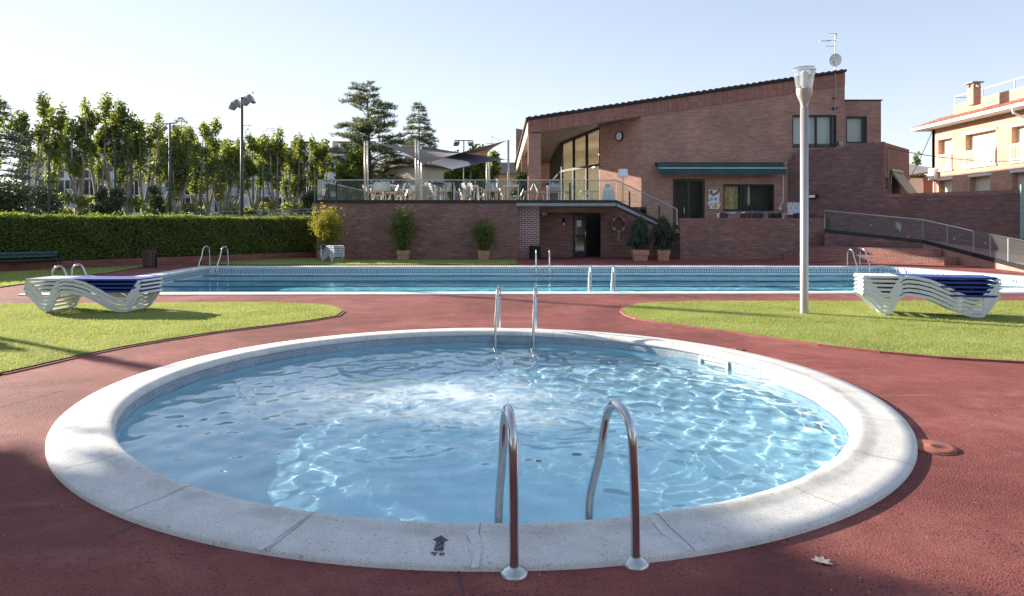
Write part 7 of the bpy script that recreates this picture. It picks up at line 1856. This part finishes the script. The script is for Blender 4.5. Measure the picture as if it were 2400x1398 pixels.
tw = thing('towel', 'white towel hanging over the balcony railing of the orange apartments', 'towel', (XO - .1, yo(2316), zo_(2316, 395)))
ya, yc = yo(2306), yo(2328); mb = MB()
for k in range(9):
    y = ya + (yc - ya) * k / 8; mb.v += [(XO - .12 - .03 * (k % 2), y, zo_(2264, 392.5) + 1.0), (XO - .14 - .05 * (k % 2), y, zo_(2264, 392.5) + .1)]
for k in range(8): mb.f.append((2 * k, 2 * k + 1, 2 * k + 3, 2 * k + 2))
mb.build('cloth', plain('white_towel', (.8, .8, .82), .9), tw, world=True)
def cable(name, lab, pts, r):
    o_ = Vector(pts[0]); n_ = 24; q = []
    for k in range(n_ + 1):
        s_ = k / n_; p = Vector(pts[0]).lerp(Vector(pts[1]), s_); p.z -= pts[2] * 4 * s_ * (1 - s_); q.append(p - o_)
    mb = MB(); mb.tube(q, r, 5); tag(mb.build(name, M['black'], None, loc=o_), lab, 'cable')
cable('overhead_cable', 'thin dark cable from the brown block across to the orange apartments', (P(2079, 347, 30.4), P(2420, 376, 34), .25), .017)
cable('overhead_cable', 'dark cable slanting from the orange apartments down to the grey roof', (P(2184, 310, 44.8), P(2131, 422, 47.5), .1), .022)
cable('wall_cable', 'black cable hanging down the face of the brown block', (P(2079, 347, 30.4), P(2080, 408, 30.4), 0), .014)

# ------------------------------------------------------------------ trees beyond the frame (their shade falls across the deck) and hills behind the viewer
def shade_tree(x, y, H, R, n, seed, lab, z0=.22):
    random.seed(seed); t = thing('shade_tree', lab, 'tree', (x, y, 0), 0, 'tall trees beyond the picture whose shade falls on the deck')
    cl = []; mb = MB(); mb.tube([(0, 0, 0), (.1, 0, H * .3), (0, .1, H * .6), (0, 0, H * .85)], [.3, .24, .15, .05], 8)
    for k in range(48):
        a = random.uniform(0, 6.28); f = random.uniform(z0, .96); rr_ = R * math.sqrt(max(.06, 1 - ((f - .5) / .5) ** 2)) * random.uniform(.25, 1); rd = random.uniform(.6, 1.1) * R / 4
        cl.append((rr_ * math.cos(a), rr_ * math.sin(a), f * H, rd, rd * .8)); mb.tube([(0, 0, H * f * .7), (rr_ * .6 * math.cos(a), rr_ * .6 * math.sin(a), H * f * .92), (rr_ * math.cos(a), rr_ * math.sin(a), H * f)], [.08, .05, .02], 5, caps=False)
    mb.build('trunk', M['bark'], t); np_quads('crown', crown_cloud(cl, n, .30), M['leaf_plane2'], t)
shade_tree(-17.2, 10.9, 9.8, 3.9, 11000, 51, 'broad tree left of the picture shading the near deck')
shade_tree(-17.5, 4.2, 10, 4.2, 11000, 52, 'second broad tree left of the picture shading the near deck')
shade_tree(-16, -1.5, 9.5, 4.0, 8000, 53, 'tree standing behind the viewer on the left')
shade_tree(-3, -15, 10, 4.5, 6000, 54, 'tree standing far behind the viewer')
shade_tree(6, -16, 10, 4.5, 6000, 55, 'tree behind the viewer mirrored in the french door')
shade_tree(15, -15, 11, 4.8, 6000, 56, 'tree behind the viewer on the right')
mb = MB(); n_ = 90
for k in range(n_ + 1):
    a = PI + PI * (k / n_) ; R_ = 620
    h_ = 46 + 22 * math.sin(a * 3.1 + .6) + 10 * math.sin(a * 7.7) + 4 * math.sin(a * 19)
    for r_, z_ in ((.75, -1), (.9, h_ * .5), (1.0, h_), (1.15, h_ * .6)): mb.v.append((R_ * r_ * math.cos(a), R_ * r_ * math.sin(a), z_))
for k in range(n_):
    for j in range(3): a = k * 4 + j; mb.f.append((a, a + 4, a + 5, a + 1))
tag(mb.build('hills', plain('wooded_hills', (.05, .07, .05), .95, var=.3, vs=.02), smooth=True), kind='structure')

# ------------------------------------------------------------------ Nishita sky, paled and tinted; the dining room lamps are added
